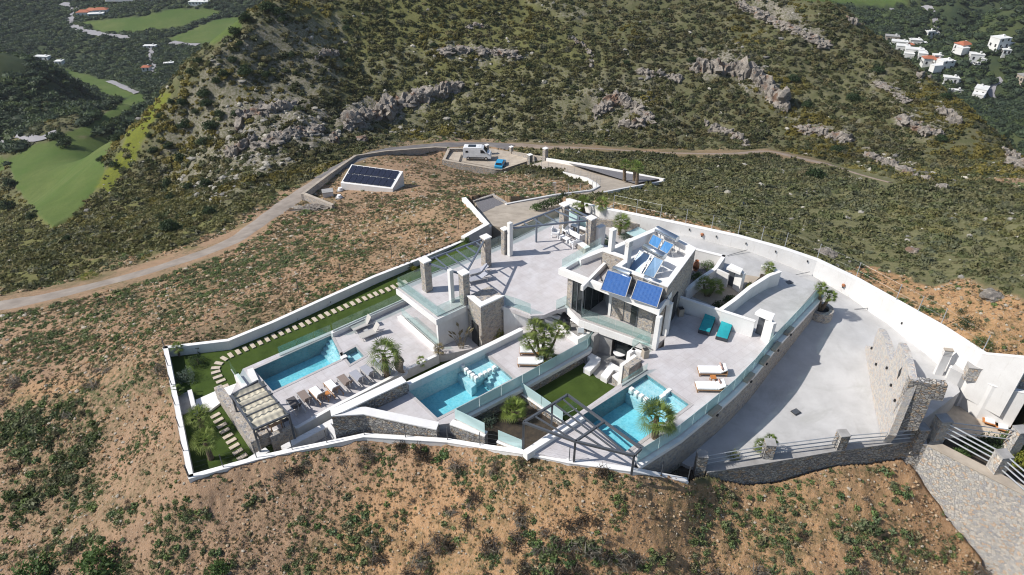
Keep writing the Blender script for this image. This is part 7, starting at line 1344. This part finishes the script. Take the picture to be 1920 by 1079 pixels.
house('white flat roofed house in the middle of the village row', V(540,462), 8, 5.5, 4, -.4); house('wide white flat roofed house in the middle row', V(670,505), 11, 6, 4.2, -.38, wing=((-3, -4.5, .8), (6, 4, 3)))
house('white house at the bend of the middle row', V(760,555), 5, 6, 4.5, -.4); house('long house with orange roof at the lower village row', V(830,610), 7.5, 5, 4.5, -.15, 'hip')
house('small house with orange roof beside the long one', V(925,625), 4.5, 4, 4.2, -.1, 'hip'); house('white two storey block at the end of the lower row', V(1010,660), 8.5, 6, 5.5, .2, wing=((-7, -1.5, 1.5), (6, 4, 4)))
house('small blue grey house behind the lower row', V(930,560), 5, 4, 3.4, -.1); house('cream house with a white roof below the village', V(1080,810), 8, 5, 3.4, -.3, wing=((4, 2, 1.2), (4, 3, 2.4)))
house('pale terraced house beside the village road', V(1420,940), 9, 6.5, 4, .9, wing=((-6.5, 0, .8), (6, 6, 2.6))); house('low white shed left of the terraced house', V(1140,925), 7, 2.5, 1.8, -.35); house('grey house at the right edge of the valley', V(1900,800), 6, 5, 4, .2, wall_='beige')
S6 = lambda x, y: px('s6', x, y)
house('red roofed farmhouse at the left of the farm group by the bend', S6(235,178), 10, 6, 3.2, .1, 'hip'); house('red roofed farmhouse in the middle of the farm group', S6(330,160), 10, 6, 3.4, -.15, 'hip'); house('red roofed farmhouse at the right of the farm group', S6(425,155), 11, 6, 3.4, .2, 'hip'); house('long low white barn below the farm group', S6(370,190), 12, 5, 2.6, .2)
house('low white shed at the top of the farm track', S6(975,545), 9, 3.5, 2, 0); house('red roofed shed low on the farm track', S6(935,795), 5, 4, 2.6, .1, 'hip'); house('small white shed among the olive trees right of the farm track', S6(1185,742), 6, 3, 2, .3); house('white shed in the far orchard at top', S6(1525,52), 16, 6, 2.4, 0)
ghs = PT(255, 2); o = MB().box((0, 0, 1.5), (48, 9, 3.5)).build('greenhouse', M['vwall'], bevel=.5); o.location = ghs; tagp(o, 'long white greenhouse at the top edge of the left valley', 'greenhouse')
house('white barn hidden among trees at the left of the near valley', px('r1', 245,338), 10, 4, 2.6, -.1); house('small blue roofed barn among the trees of the near left valley', px('r1', 340,365), 5, 4, 2.6, 0)
# ---------------------------------------------------------------- the air between here and the valleys
hz, t_, b_, o_ = nmat('haze'); t_.nodes.remove(b_); pv_ = t_.nodes.new('ShaderNodeVolumePrincipled'); pv_.inputs['Color'].default_value = (.86, .91, 1, 1); pv_.inputs['Density'].default_value = .00009; L(t_, pv_.outputs[0], o_.inputs['Volume'])
tagp(MB().box((0, 950, (H+8-125)/2), (5800, 3600, H+8+125)).build('haze', hz), kind='stuff')
